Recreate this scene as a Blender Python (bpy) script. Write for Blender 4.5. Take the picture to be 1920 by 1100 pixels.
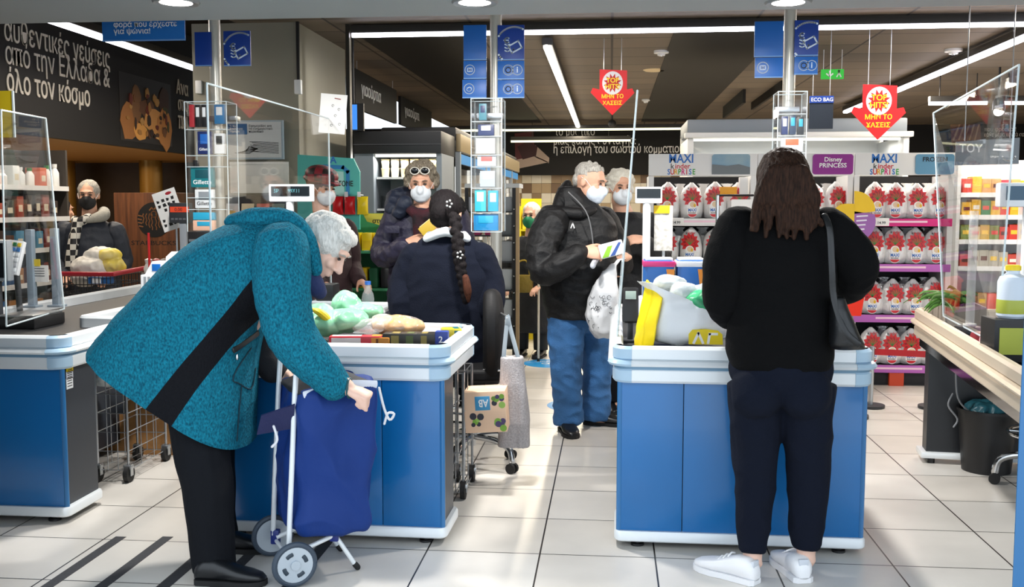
import bpy, bmesh, math, random
from mathutils import Vector, Matrix, noise
random.seed(7)
for o in list(bpy.data.objects): bpy.data.objects.remove(o, do_unlink=True)
SC = bpy.context.scene
COL = SC.collection
V = Vector
PI = math.pi
# ---------------------------------------------------------------- camera
FPX, CAMH = 1890.0, 1.45
PITCH = math.atan(165 / FPX)
YAW = math.atan(185 * math.cos(PITCH) / FPX)
cd = bpy.data.cameras.new('camera'); cam = bpy.data.objects.new('camera', cd); COL.objects.link(cam)
cd.sensor_width = 36; cd.lens = FPX / 1920 * 36; cd.clip_start = .05; cd.clip_end = 200
cam.location = (0, 0, CAMH); cam.rotation_euler = (PI / 2 - PITCH, 0, YAW)
SC.camera = cam
CR = cam.rotation_euler.to_matrix()
def ray(px, py): return CR @ V(((px - 960), -(py - 550), -FPX))
def at(px, py, Y):
    d = ray(px, py); t = Y / d.y
    return V((d.x * t, Y, CAMH + d.z * t))
def atx(px, py, X):
    d = ray(px, py); t = X / d.x
    return V((X, d.y * t, CAMH + d.z * t))
def atz(px, py, Z=0.0):
    d = ray(px, py); t = (Z - CAMH) / d.z
    return V((d.x * t, d.y * t, Z))
# ---------------------------------------------------------------- light
SC.view_settings.view_transform = 'Standard'; SC.view_settings.look = 'None'
SC.view_settings.exposure = 0.32; SC.view_settings.gamma = 1; SC.view_settings.use_curve_mapping = False
w = bpy.data.worlds.new('daylight'); SC.world = w; w.use_nodes = True
w.node_tree.nodes['Background'].inputs[0].default_value = (.80, .90, 1.0, 1)
w.node_tree.nodes['Background'].inputs[1].default_value = 1.75
SC.cycles.max_bounces = 8; SC.cycles.transparent_max_bounces = 24; SC.cycles.caustics_reflective = False; SC.cycles.caustics_refractive = False
def area(name, loc, size, power, col=(1, 1, 1), rot=(0, 0, 0), shape='RECTANGLE', sy=None, spread=PI):
    l = bpy.data.lights.new(name, 'AREA'); l.energy = power; l.color = col; l.shape = shape; l.size = size
    if sy: l.size_y = sy
    l.spread = spread
    o = bpy.data.objects.new(name, l); COL.objects.link(o); o.location = loc; o.rotation_euler = rot
    return o
CEIL = 3.0
WARM = (1, .86, .66); NEUT = (1, .96, .90)
# the shop's long ceiling luminaires; last one added out of view without fixture
for i, (x, y0, y1, p) in enumerate([(-4.35, 6.4, 11.6, 80), (-.6, 9.1, 18.9, 210), (3.55, 7.2, 16.1, 230), (6.2, 8, 17, 120)]):
    area('overhead_light', (x, (y0 + y1) / 2, 2.84), .16, p, WARM, shape='RECTANGLE', sy=y1 - y0)
area('strip_light', (1.4, 8.67, 2.9), 7.2, 190, NEUT, sy=.07)
# round downlights in the soffit over the tills
for px in (330, 890, 1478):
    p = atz(px, 4, 2.42); area('downlight_light', (p.x, p.y, 2.40), .17, 42, (1, .97, .93), shape='DISK')
area('alcove_light', (-8.2, 11.5, 2.05), 4, 85, (1, .66, .30), sy=6)
# ---------------------------------------------------------------- materials
def lin(c):
    if isinstance(c, str): c = tuple(int(c[i:i + 2], 16) for i in (0, 2, 4))
    o = []
    for v in c[:3]:
        v /= 255; o.append(v / 12.92 if v <= .04045 else ((v + .055) / 1.055) ** 2.4)
    return (*o, 1)
MATS = {}
def mat(name, col, rough=.5, metal=0, spec=.5, bump=0, bscale=60, mottle=0, mscale=30, emit=0, sheen=0, coat=0, alpha=1, bstretch=None, trans=0, col2=None):
    if name in MATS: return MATS[name]
    m = bpy.data.materials.new(name); m.use_nodes = True; MATS[name] = m
    nt = m.node_tree; b = nt.nodes['Principled BSDF']; L = nt.links
    c = lin(col); b.inputs['Base Color'].default_value = c
    b.inputs['Roughness'].default_value = rough; b.inputs['Metallic'].default_value = metal
    b.inputs['Specular IOR Level'].default_value = spec
    if sheen: b.inputs['Sheen Weight'].default_value = sheen; b.inputs['Sheen Roughness'].default_value = .5
    if coat: b.inputs['Coat Weight'].default_value = coat; b.inputs['Coat Roughness'].default_value = .08
    if alpha < 1: b.inputs['Alpha'].default_value = alpha
    if trans: b.inputs['Transmission Weight'].default_value = trans
    if emit: b.inputs['Emission Color'].default_value = c; b.inputs['Emission Strength'].default_value = emit
    if bump or mottle:
        tc = nt.nodes.new('ShaderNodeTexCoord'); mp = nt.nodes.new('ShaderNodeMapping'); L.new(tc.outputs['Object'], mp.inputs[0])
        if bstretch: mp.inputs['Scale'].default_value = bstretch
    if mottle:
        n = nt.nodes.new('ShaderNodeTexNoise'); n.inputs['Scale'].default_value = mscale; n.inputs['Detail'].default_value = 4; L.new(mp.outputs[0], n.inputs['Vector'])
        mr = nt.nodes.new('ShaderNodeMapRange'); mr.inputs[1].default_value = .3; mr.inputs[2].default_value = .7; L.new(n.outputs[0], mr.inputs[0])
        mx = nt.nodes.new('ShaderNodeMix'); mx.data_type = 'RGBA'; L.new(mr.outputs[0], mx.inputs[0])
        if col2: k = lin(col2); mx.inputs[6].default_value = c; mx.inputs[7].default_value = k
        else:
            mx.inputs[6].default_value = (*[x * (1 - mottle) for x in c[:3]], 1); mx.inputs[7].default_value = (*[min(1, x * (1 + mottle)) for x in c[:3]], 1)
        L.new(mx.outputs[2], b.inputs['Base Color'])
    if bump:
        n = nt.nodes.new('ShaderNodeTexNoise'); n.inputs['Scale'].default_value = bscale; n.inputs['Detail'].default_value = 3; L.new(mp.outputs[0], n.inputs['Vector'])
        bp = nt.nodes.new('ShaderNodeBump'); bp.inputs['Strength'].default_value = bump; bp.inputs['Distance'].default_value = .01
        L.new(n.outputs[0], bp.inputs['Height']); L.new(bp.outputs[0], b.inputs['Normal'])
    return m
def emis(name, col, s):
    if name in MATS: return MATS[name]
    m = bpy.data.materials.new(name); m.use_nodes = True; MATS[name] = m; nt = m.node_tree
    nt.nodes.remove(nt.nodes['Principled BSDF']); e = nt.nodes.new('ShaderNodeEmission')
    e.inputs[0].default_value = lin(col); e.inputs[1].default_value = s
    nt.links.new(e.outputs[0], nt.nodes['Material Output'].inputs[0]); return m
def glassy(name, tint=(255, 255, 255), base=.04, rough=.02, frost=0, fcol=(255, 255, 255)):
    """clear sheet plastic: mostly see-through, mirror-like at grazing angles, optional milkiness"""
    if name in MATS: return MATS[name]
    m = bpy.data.materials.new(name); m.use_nodes = True; MATS[name] = m; nt = m.node_tree; L = nt.links
    nt.nodes.remove(nt.nodes['Principled BSDF'])
    t = nt.nodes.new('ShaderNodeBsdfTransparent'); t.inputs[0].default_value = lin(tint)
    g = nt.nodes.new('ShaderNodeBsdfGlossy'); g.inputs['Roughness'].default_value = rough
    lw_ = nt.nodes.new('ShaderNodeLayerWeight'); lw_.inputs[0].default_value = .5
    pw_ = nt.nodes.new('ShaderNodeMath'); pw_.operation = 'POWER'; pw_.inputs[1].default_value = 4.5; L.new(lw_.outputs['Facing'], pw_.inputs[0])
    fr = nt.nodes.new('ShaderNodeMath'); fr.operation = 'MULTIPLY_ADD'; fr.inputs[1].default_value = .7; fr.inputs[2].default_value = base * .6; L.new(pw_.outputs[0], fr.inputs[0])
    mx = nt.nodes.new('ShaderNodeMixShader'); L.new(fr.outputs[0], mx.inputs[0]); L.new(t.outputs[0], mx.inputs[1]); L.new(g.outputs[0], mx.inputs[2])
    out = mx
    if frost:
        d = nt.nodes.new('ShaderNodeBsdfDiffuse'); d.inputs[0].default_value = lin(fcol)
        out = nt.nodes.new('ShaderNodeMixShader'); out.inputs[0].default_value = frost; L.new(mx.outputs[0], out.inputs[1]); L.new(d.outputs[0], out.inputs[2])
    L.new(out.outputs[0], nt.nodes['Material Output'].inputs[0]); return m
# ---------------------------------------------------------------- mesh builder
def basis(fwd, ref):
    fwd = V(fwd).normalized(); u = V(ref) - fwd * V(ref).dot(fwd)
    if u.length < 1e-5: u = fwd.orthogonal()
    u.normalize(); return u, fwd.cross(u)
def frame(o, x, up):
    """matrix: local x along x, local y along up, local z = x cross y, origin o"""
    x = V(x).normalized(); y = V(up) - x * V(up).dot(x); y.normalize(); z = x.cross(y)
    return Matrix((( x.x, y.x, z.x, o[0]), (x.y, y.y, z.y, o[1]), (x.z, y.z, z.z, o[2]), (0, 0, 0, 1)))
def catmull(pts, sub):
    if sub <= 1 or len(pts) < 3: return list(pts)
    P = [pts[0]] + list(pts) + [pts[-1]]; out = []
    for i in range(1, len(P) - 2):
        a, b, c, d = P[i - 1:i + 3]
        for k in range(sub):
            t = k / sub
            out.append([.5 * (2 * b[j] + (c[j] - a[j]) * t + (2 * a[j] - 5 * b[j] + 4 * c[j] - d[j]) * t * t + (3 * b[j] - a[j] - 3 * c[j] + d[j]) * t ** 3) for j in range(len(b))])
    out.append(list(pts[-1])); return out
class MB:
    def __init__(s, *mats):
        s.v, s.f, s.mi, s.mats, s.cur, s.M = [], [], [], list(mats), 0, None
    def m(s, mt):
        if mt not in s.mats: s.mats.append(mt)
        s.cur = s.mats.index(mt); return s
    def add(s, vs, fs):
        b = len(s.v)
        s.v += [tuple(s.M @ V(p)) for p in vs] if s.M is not None else [tuple(p) for p in vs]
        s.f += [[b + i for i in f] for f in fs]; s.mi += [s.cur] * len(fs); return s
    def box(s, c, d, bevel=0, M=None, seg=2):
        bm = bmesh.new(); bmesh.ops.create_cube(bm, size=1)
        for q in bm.verts: q.co = V((q.co.x * d[0], q.co.y * d[1], q.co.z * d[2]))
        if bevel: bmesh.ops.bevel(bm, geom=bm.edges[:], offset=min(bevel, min(d) * .49), segments=seg, affect='EDGES', profile=.6)
        bm.verts.index_update(); T = Matrix.Translation(c) if M is None else (Matrix.Translation(c) @ M)
        s.add([T @ q.co for q in bm.verts], [[q.index for q in f.verts] for f in bm.faces]); bm.free(); return s
    def box2(s, a, b, bevel=0):
        return s.box([(a[i] + b[i]) / 2 for i in range(3)], [abs(b[i] - a[i]) for i in range(3)], bevel)
    def loft(s, rings, cap0=True, cap1=True, closed=True):
        n = len(rings[0]); vs = [p for r in rings for p in r]; fs = []
        for i in range(len(rings) - 1):
            for j in range(n if closed else n - 1):
                k = (j + 1) % n; fs.append([i * n + j, i * n + k, (i + 1) * n + k, (i + 1) * n + j])
        if cap0: fs.append(list(range(n))[::-1])
        if cap1: fs.append([(len(rings) - 1) * n + j for j in range(n)])
        return s.add(vs, fs)
    def sweep(s, pts, rad, ref=(0, 0, 1), seg=12, cap='round', sub=1, power=2):
        """tube along pts; rad: float or per point float / (along ref, across)"""
        n = len(pts)
        R = [rad] * n if isinstance(rad, (int, float)) else list(rad)
        R = [(r, r) if isinstance(r, (int, float)) else r for r in R]
        P = catmull([[*p, *r] for p, r in zip(pts, R)], sub)
        pts = [V(p[:3]) for p in P]; R = [(p[3], p[4]) for p in P]; n = len(pts)
        T = [(pts[min(i + 1, n - 1)] - pts[max(i - 1, 0)]).normalized() for i in range(n)]
        u, _ = basis(T[0], ref); rings = []
        def ring(c, t, u, a, b):
            w_ = t.cross(u); out = []
            for k in range(seg):
                an = 2 * PI * k / seg; ca, sa = math.cos(an), math.sin(an)
                if power != 2:
                    ca = math.copysign(abs(ca) ** (2 / power), ca); sa = math.copysign(abs(sa) ** (2 / power), sa)
                out.append(c + u * (a * ca) + w_ * (b * sa))
            return out
        for i in range(n):
            u = u - T[i] * u.dot(T[i]); u.normalize()
            a, b = R[i]
            if i == 0 and cap == 'round':
                for q in (80, 55, 28): rings.append(ring(pts[0] - T[0] * min(a, b) * math.sin(math.radians(q)), T[0], u, a * math.cos(math.radians(q)), b * math.cos(math.radians(q))))
            rings.append(ring(pts[i], T[i], u, a, b))
            if i == n - 1 and cap == 'round':
                for q in (28, 55, 80): rings.append(ring(pts[i] + T[i] * min(a, b) * math.sin(math.radians(q)), T[i], u, a * math.cos(math.radians(q)), b * math.cos(math.radians(q))))
        return s.loft(rings)
    def cyl(s, a, b, r, r2=None, seg=20): return s.sweep([a, b], [r, r if r2 is None else r2], ref=(1, .3, .2), seg=seg, cap='flat')
    def ell(s, c, r, fwd=(0, 1, 0), up=(0, 0, 1), seg=18, rings=12):
        """ellipsoid; r = (across, along fwd, along up)"""
        f = V(fwd).normalized(); z, _ = basis(f, up); x = f.cross(z); c = V(c); vs = []; fs = []
        for i in range(1, rings):
            th = PI * i / rings
            for j in range(seg):
                ph = 2 * PI * j / seg
                vs.append(c + x * (r[0] * math.sin(th) * math.cos(ph)) + f * (r[1] * math.sin(th) * math.sin(ph)) + z * (r[2] * math.cos(th)))
        vs += [c + z * r[2], c - z * r[2]]; a, b = len(vs) - 2, len(vs) - 1
        for i in range(rings - 2):
            for j in range(seg): k = (j + 1) % seg; fs.append([i * seg + j, (i + 1) * seg + j, (i + 1) * seg + k, i * seg + k])
        for j in range(seg):
            k = (j + 1) % seg; fs.append([a, j, k]); fs.append([b, (rings - 2) * seg + k, (rings - 2) * seg + j])
        return s.add(vs, fs)
    def lathe(s, prof, o=(0, 0, 0), seg=24, sx=1, sy=1):
        rings = [[(o[0] + r * sx * math.cos(2 * PI * j / seg), o[1] + r * sy * math.sin(2 * PI * j / seg), o[2] + z) for j in range(seg)] for r, z in prof]
        return s.loft(rings, prof[0][0] > 1e-6, prof[-1][0] > 1e-6)
    def prism(s, poly, d, M):
        """2-D outline in M's xy plane, thickness d along M's z"""
        n = len(poly); a = [M @ V((x, y, 0)) for x, y in poly]; b = [M @ V((x, y, d)) for x, y in poly]
        return s.add(a + b, [list(range(n))[::-1], list(range(n, 2 * n))] + [[i, (i + 1) % n, n + (i + 1) % n, n + i] for i in range(n)])
    def quad(s, a, b, c, d): return s.add([a, b, c, d], [[0, 1, 2, 3]])
    def sheet(s, a, b, c, d, th):
        """thin slab with the four corners a b c d and thickness th"""
        a, b, c, d = map(V, (a, b, c, d)); n = (b - a).cross(d - a).normalized() * th / 2
        return s.add([a - n, b - n, c - n, d - n, a + n, b + n, c + n, d + n], [[3, 2, 1, 0], [4, 5, 6, 7], [0, 1, 5, 4], [1, 2, 6, 5], [2, 3, 7, 6], [3, 0, 4, 7]])
    def mesh(s, name, smooth=35):
        me = bpy.data.meshes.new(name); me.from_pydata(s.v, [], s.f)
        if not s.mats: print('NOMAT', name)
        for x in s.mats: me.materials.append(x)
        me.polygons.foreach_set('material_index', s.mi); me.update()
        bm = bmesh.new(); bm.from_mesh(me); bmesh.ops.recalc_face_normals(bm, faces=bm.faces[:]); bm.to_mesh(me); bm.free()
        if smooth: me.shade_smooth(); me.set_sharp_from_angle(angle=math.radians(smooth))
        return me
    def build(s, name, parent=None, smooth=35, label=None):
        return link(bpy.data.objects.new(name, s.mesh(name, smooth)), parent, label)
BASE = {}
def link(o, parent=None, label=None):
    COL.objects.link(o)
    if parent is not None:
        o.parent = parent
        if parent.name in BASE: o.matrix_parent_inverse = BASE[parent.name].inverted()
    if label: o['label'] = label
    return o
def thing(name, label, cat, loc=(0, 0, 0), rz=0, group=None):
    o = bpy.data.objects.new(name, None); COL.objects.link(o); o.empty_display_size = .05
    o.location = loc; o.rotation_euler = (0, 0, rz)
    BASE[o.name] = Matrix.Translation(loc) @ Matrix.Rotation(rz, 4, 'Z')
    return tag(o, label, cat, group)
def tag(o, label, cat, group=None):
    o['label'] = label; o['category'] = cat
    if group: o['group'] = group
    return o
def struct(o): o['kind'] = 'structure'; return o
def dup(root, loc=None, rz=0, label=None, group=None, scale=None):
    def rec(o, par):
        c = o.copy(); COL.objects.link(c)
        if par is not None: c.parent = par
        for ch in o.children: rec(ch, c)
        return c
    r = rec(root, None)
    if loc is not None: r.location = loc
    r.rotation_euler = (0, 0, rz)
    if scale: r.scale = (scale,) * 3 if isinstance(scale, (int, float)) else scale
    if label: r['label'] = label
    if group: r['group'] = group
    return r
def text(name, s, size, mt, M, parent=None, ext=.0008, bold=0, xs=1, align='LEFT', sp=1.0, shear=0, line=1.0, valign='TOP_BASELINE'):
    cu = bpy.data.curves.new(name, 'FONT'); cu.body = s; cu.size = size; cu.extrude = ext; cu.offset = bold * .35; cu.align_x = align; cu.space_character = sp; cu.shear = shear; cu.space_line = line
    cu.align_y = valign; cu.resolution_u = 3
    t = bpy.data.objects.new(name, cu); COL.objects.link(t)
    dg = bpy.context.evaluated_depsgraph_get(); me = bpy.data.meshes.new_from_object(t.evaluated_get(dg))
    bpy.data.objects.remove(t); bpy.data.curves.remove(cu)
    me.transform(M @ Matrix.Diagonal((xs, 1, 1, 1))); me.materials.clear(); me.materials.append(mt); me.name = name
    return link(bpy.data.objects.new(name, me), parent)
def bake(o, mods):
    for k, kw in mods:
        md = o.modifiers.new(k, k)
        for a, b in kw.items(): setattr(md, a, b)
    dg = bpy.context.evaluated_depsgraph_get(); me = bpy.data.meshes.new_from_object(o.evaluated_get(dg))
    o.modifiers.clear(); old = o.data; o.data = me; me.name = o.name; bpy.data.meshes.remove(old); return o
def fold(o, amp, sc, amp2=0, sc2=(1, 1, 1), seed=0):
    me = o.data; off = V((seed * 3.1, seed * 1.7, seed)); nr = [v.normal.copy() for v in me.vertices]
    for v, n in zip(me.vertices, nr):
        p = v.co; q = V((p.x * sc[0], p.y * sc[1], p.z * sc[2])) + off
        d = amp * noise.noise(q)
        if amp2: d += amp2 * (1 - 2 * abs(noise.noise(V((p.x * sc2[0], p.y * sc2[1], p.z * sc2[2])) + off)))
        v.co = p + n * d
    me.update(); return o
def blob(name, mb, parent, mt, voxel=.008, smooth=4, folds=None, label=None):
    """fuse overlapping closed shapes into one continuous surface"""
    mb.mats = [mt]; mb.mi = [0] * len(mb.f)
    o = mb.build(name, parent, smooth=0, label=label)
    bake(o, [('REMESH', dict(mode='VOXEL', voxel_size=voxel)), ('SMOOTH', dict(factor=.5, iterations=smooth))])
    if folds: fold(o, *folds)
    o.data.materials.clear(); o.data.materials.append(mt); o.data.shade_smooth(); return o
def rrect(w_, h, r, n=5, cx=0, cy=0):
    out = []
    for sx, sy, a0 in ((1, 1, 0), (-1, 1, 90), (-1, -1, 180), (1, -1, 270)):
        for k in range(n + 1):
            a = math.radians(a0 + 90 * k / n); out.append((cx + sx * (w_ / 2 - r) + r * math.cos(a), cy + sy * (h / 2 - r) + r * math.sin(a)))
    return out
def circ(r, n=24, cx=0, cy=0, sy=1): return [(cx + r * math.cos(2 * PI * k / n), cy + r * sy * math.sin(2 * PI * k / n)) for k in range(n)]
XA, YA, ZA = V((1, 0, 0)), V((0, 1, 0)), V((0, 0, 1))
# shared materials
white = mat('white_plastic', 'e4e6e8', .35); black = mat('black_plastic', '141416', .45); dark = mat('dark_grey', '2b2d31', .5)
chrome = mat('chrome', 'd0d2d4', .15, 1); steel = mat('brushed_steel', 'b4b8bc', .32, .9); alu = mat('aluminium', 'e4e9ec', .34, .1, coat=.2)
paper = mat('paper_white', 'eceae6', .7); wtext = mat('white_print', 'f2f2f2', .6); ktext = mat('black_print', '121212', .6)
acryl = glassy('clear_acrylic'); acryl_edge = mat('acrylic_edge', 'd9e6ea', .2, alpha=.75)
yellow = mat('yellow_card', 'f2d21c', .5); red = mat('red_card', 'd5161c', .45); signblue = mat('sign_blue', '0d5fb0', .4)
card = mat('cardboard', '9c7040', .8, bump=.2, bscale=40, mottle=.1); rubber = mat('black_rubber', '0d0d0e', .7)
wire = mat('zinc_wire', 'b9bdc2', .3, .9)
# ---------------------------------------------------------------- setting
TILE = 0.477
gx = atz(1016, 1020); gy = atz(1024, 972)
def floor_mat():
    m = bpy.data.materials.new('floor_tiles'); m.use_nodes = True; nt = m.node_tree; L = nt.links; b = nt.nodes['Principled BSDF']
    tc = nt.nodes.new('ShaderNodeTexCoord'); mp = nt.nodes.new('ShaderNodeMapping'); L.new(tc.outputs['Object'], mp.inputs[0])
    mp.inputs['Location'].default_value = (-gx.x + 40 * TILE, -gy.y + 40 * TILE, 0)
    br = nt.nodes.new('ShaderNodeTexBrick'); br.offset = 0; br.squash = 1; L.new(mp.outputs[0], br.inputs[0])
    br.inputs['Color1'].default_value = lin('dad6cf'); br.inputs['Color2'].default_value = lin('cec8bf'); br.inputs['Mortar'].default_value = lin('2a2622')
    br.inputs['Scale'].default_value = 1; br.inputs['Mortar Size'].default_value = .0036; br.inputs['Mortar Smooth'].default_value = .1; br.inputs['Bias'].default_value = -.2
    br.inputs['Brick Width'].default_value = TILE; br.inputs['Row Height'].default_value = TILE
    n = nt.nodes.new('ShaderNodeTexNoise'); n.inputs['Scale'].default_value = 2.4; n.inputs['Detail'].default_value = 6; L.new(tc.outputs['Object'], n.inputs['Vector'])
    cr = nt.nodes.new('ShaderNodeMapRange'); cr.inputs[1].default_value = .3; cr.inputs[2].default_value = .75; cr.inputs[3].default_value = .86; cr.inputs[4].default_value = 1.06; L.new(n.outputs[0], cr.inputs[0])
    mx = nt.nodes.new('ShaderNodeMix'); mx.data_type = 'RGBA'; mx.blend_type = 'MULTIPLY'; mx.inputs[0].default_value = 1; L.new(br.outputs[0], mx.inputs[6]); L.new(cr.outputs[0], mx.inputs[7]); L.new(mx.outputs[2], b.inputs['Base Color'])
    rr = nt.nodes.new('ShaderNodeMapRange'); rr.inputs[3].default_value = .22; rr.inputs[4].default_value = .42; L.new(n.outputs[0], rr.inputs[0]); L.new(rr.outputs[0], b.inputs['Roughness'])
    bp = nt.nodes.new('ShaderNodeBump'); bp.inputs['Strength'].default_value = .4; bp.inputs['Distance'].default_value = .003; bp.invert = True; L.new(br.outputs['Fac'], bp.inputs['Height']); L.new(bp.outputs[0], b.inputs['Normal'])
    return m
def ceil_mat():
    m = bpy.data.materials.new('ceiling_planks'); m.use_nodes = True; nt = m.node_tree; L = nt.links; b = nt.nodes['Principled BSDF']
    tc = nt.nodes.new('ShaderNodeTexCoord'); mp = nt.nodes.new('ShaderNodeMapping'); L.new(tc.outputs['Object'], mp.inputs[0]); mp.inputs['Location'].default_value = (30, 30, 0)
    br = nt.nodes.new('ShaderNodeTexBrick'); br.offset = 0; L.new(mp.outputs[0], br.inputs[0])
    br.inputs['Color1'].default_value = lin('6d6153'); br.inputs['Color2'].default_value = lin('5a5047'); br.inputs['Mortar'].default_value = lin('26221e'); br.inputs['Scale'].default_value = 1
    br.inputs['Mortar Size'].default_value = .012; br.inputs['Brick Width'].default_value = 1.2; br.inputs['Row Height'].default_value = .6
    L.new(br.outputs[0], b.inputs['Base Color']); b.inputs['Roughness'].default_value = .7
    return m
struct(MB(floor_mat()).box2((-13, .2, -.1), (9.2, 21, 0)).build('floor', smooth=0))
fasc = mat('fascia_black', '151414', .6, spec=.3)
struct(MB(ceil_mat()).box2((-3.2, 5.3, CEIL), (9.2, 21, CEIL + .1)).build('ceiling', smooth=0))
struct(MB(fasc).box2((-13, 5.22, 3.7), (-3.2, 21, 3.8)).build('ceiling_high', smooth=0))
struct(MB(fasc).box2((-3.2, 5.3, CEIL + .1), (-3.15, 21, 3.8)).build('ceiling_step', smooth=0))
for x0, x1 in ((-2.3, -1.3), (.55, 1.5)): struct(MB(fasc).box2((x0, 9.0, CEIL - .012), (x1, 19, CEIL - .001)).build('ceiling_raft', smooth=0))
soff = mat('soffit_paint', '969ea2', .6)
struct(MB(soff).box2((-13, 2.4, 2.42), (9.2, 5.22, 3.8)).build('ceiling_soffit', smooth=0))
brown = mat('dark_brown', '3a2a1d', .55, mottle=.25, mscale=3)
struct(MB(brown).box2((-13, 20.6, 0), (9.2, 20.8, CEIL)).build('wall_back', smooth=0))
struct(MB(mat('store_wall_right', '4a423c', .7)).box2((9.0, 4, 0), (9.2, 21, CEIL)).build('wall_right', smooth=0))
struct(MB(mat('alcove_wall', '2c211b', .6, mottle=.4, mscale=1.2)).box2((-12.9, 5.3, 0), (-12.7, 21, CEIL)).build('wall_left', smooth=0))
# black fascia over the side opening, warm lowered ceiling behind it
FX = -5.6
struct(MB(fasc).box2((FX - .08, 5.22, 2.13), (FX, 15.8, 3.7)).build('trim_1', smooth=0))
struct(MB(mat('alcove_ceiling', '8a6536', .6)).box2((-12.7, 5.3, 2.13), (FX - .08, 15.8, 2.2)).build('ceiling_alcove', smooth=0))
struct(MB(mat('alcove_back', '2e2119', .6, mottle=.5, mscale=2)).box2((-12.7, 15.6, 0), (FX, 15.8, 2.13)).build('wall_alcove', smooth=0))
for i, x in enumerate((-11.2, -10.0, -8.4, -7.0)):
    struct(MB(mat('gold_column', '8a6a2e', .35, .4)).cyl((x, 14.9, 0), (x, 14.9, 2.13), .17).build('column', smooth=40))
# tactile strips let into the tiles
for px in (227, 315, 417, 503, 622):
    p = atz(px, 1006)
    struct(MB(mat('tactile_strip', '35363a', .75, mottle=.2, mscale=80)).box2((p.x - .024, 1.8, 0), (p.x + .024, gy.y - TILE * .5 if False else p.y, .0015)).build('floor_strip', smooth=0))
# beige column with cable duct
colm = mat('column_paint', '8d8a7d', .6, mottle=.05, mscale=2)
CX0, CX1, CY0 = at(363, 200, 8.5).x, at(560, 200, 8.5).x, 8.5
struct(MB(colm).box2((CX0, CY0, 0), (CX1, 10.05, CEIL - .001)).build('column', smooth=0))
ap = at(656, 200, 8.67).x
struct(MB(mat('post_dark', '3a3833', .4, .5)).box2((ap - .02, 8.63, 0), (ap + .012, 8.70, CEIL - .001)).build('trim_2', smooth=0))
# door frame post at the picture's edge
p0 = at(1910, 850, 2.6)
struct(MB(mat('door_blue', '2b6596', .3)).box2((p0.x, 2.6, 0), (p0.x + .09, 2.604, 2.42)).build('trim_3', smooth=0))
# back wall: banner band over a checker of tiles
struct(MB(fasc).box2((-6, 20.3, 2.06), (8.9, 20.6, CEIL)).build('trim_4', smooth=0))
chk = MB(mat('tile_cream', 'cbbd9c', .4)); cols = ['e2d8c0', 'f0e9d8', '7a5f44', 'b8a07c', 'e8dec8', '9a8060', 'f0e9d8']
rnd = random.Random(3)
for i in range(44):
    for j in range(8):
        chk.m(mat('tile_' + (c := rnd.choice(cols)), c, .4)); chk.box2((-3.2 + i * .2, 20.55, .5 + j * .2), (-3.2 + i * .2 + .195, 20.6, .5 + j * .2 + .195))
struct(chk.build('wall_back_tiling', smooth=0))

# added wall out of view, keeps daylight off the far checkout
struct(MB(mat('light_block_wall', '3a3f46', .7)).box2((-9, 3.25, 0), (-2.3, 3.4, 2.42)).build('wall_light_block', smooth=0))
# ---------------------------------------------------------------- checkout counters
blue_pan = mat('panel_blue', '0c66a6', .28, coat=.3, mottle=.10, mscale=1.6)
capm = mat('corner_blue_grey', 'a9c4d8', .35); groove = mat('groove_blue', '6f93ad', .4); slate = mat('slate_side', '30353d', .4)
belt = mat('belt_black', '1d1e20', .55, bump=.1, bscale=200); inner = mat('tray_grey', '8d9195', .4)
def rpoly(pts, r, n=5):
    out = []
    for i, p in enumerate(pts):
        a, b = V((*pts[i - 1], 0)), V((*pts[(i + 1) % len(pts)], 0)); p = V((*p, 0))
        d1, d2 = (a - p).normalized(), (b - p).normalized(); ang = d1.angle(d2); t = r / math.tan(ang / 2)
        s, e = p + d1 * t, p + d2 * t
        for k in range(n + 1):
            u = k / n; q = s * (1 - u) ** 2 + p * 2 * u * (1 - u) + e * u * u; out.append((q.x, q.y))
    return out
def rail(mb, path, prof, closed=True):
    n = len(path); rings = []
    for i in range(n):
        a = path[i - 1] if (closed or i) else path[i]; b = path[(i + 1) % n] if (closed or i < n - 1) else path[i]
        t = V((b[0] - a[0], b[1] - a[1], 0)).normalized(); nn = V((t.y, -t.x, 0))
        rings.append([(path[i][0] + nn.x * o, path[i][1] + nn.y * o, z) for o, z in prof])
    if closed: rings.append(rings[0])
    return mb.loft(rings, not closed, not closed)
Z0, Z1, Z2, Z3 = .712, .768, .808, .866
RIMP = [(-.03, Z0), (.022, Z0), (.03, Z0 + .01), (.03, Z1 - .004), (.022, Z1 + .004), (.022, Z1 + .012), (.046, Z1 + .016), (.052, (Z1 + Z2) / 2 + .006), (.044, Z2 - .002), (.024, Z2 + .002), (.030, Z2 + .006), (.030, Z3 - .012), (.018, Z3), (-.004, Z3), (-.012, Z3 - .012), (-.012, Z0 + .06)]
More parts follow.
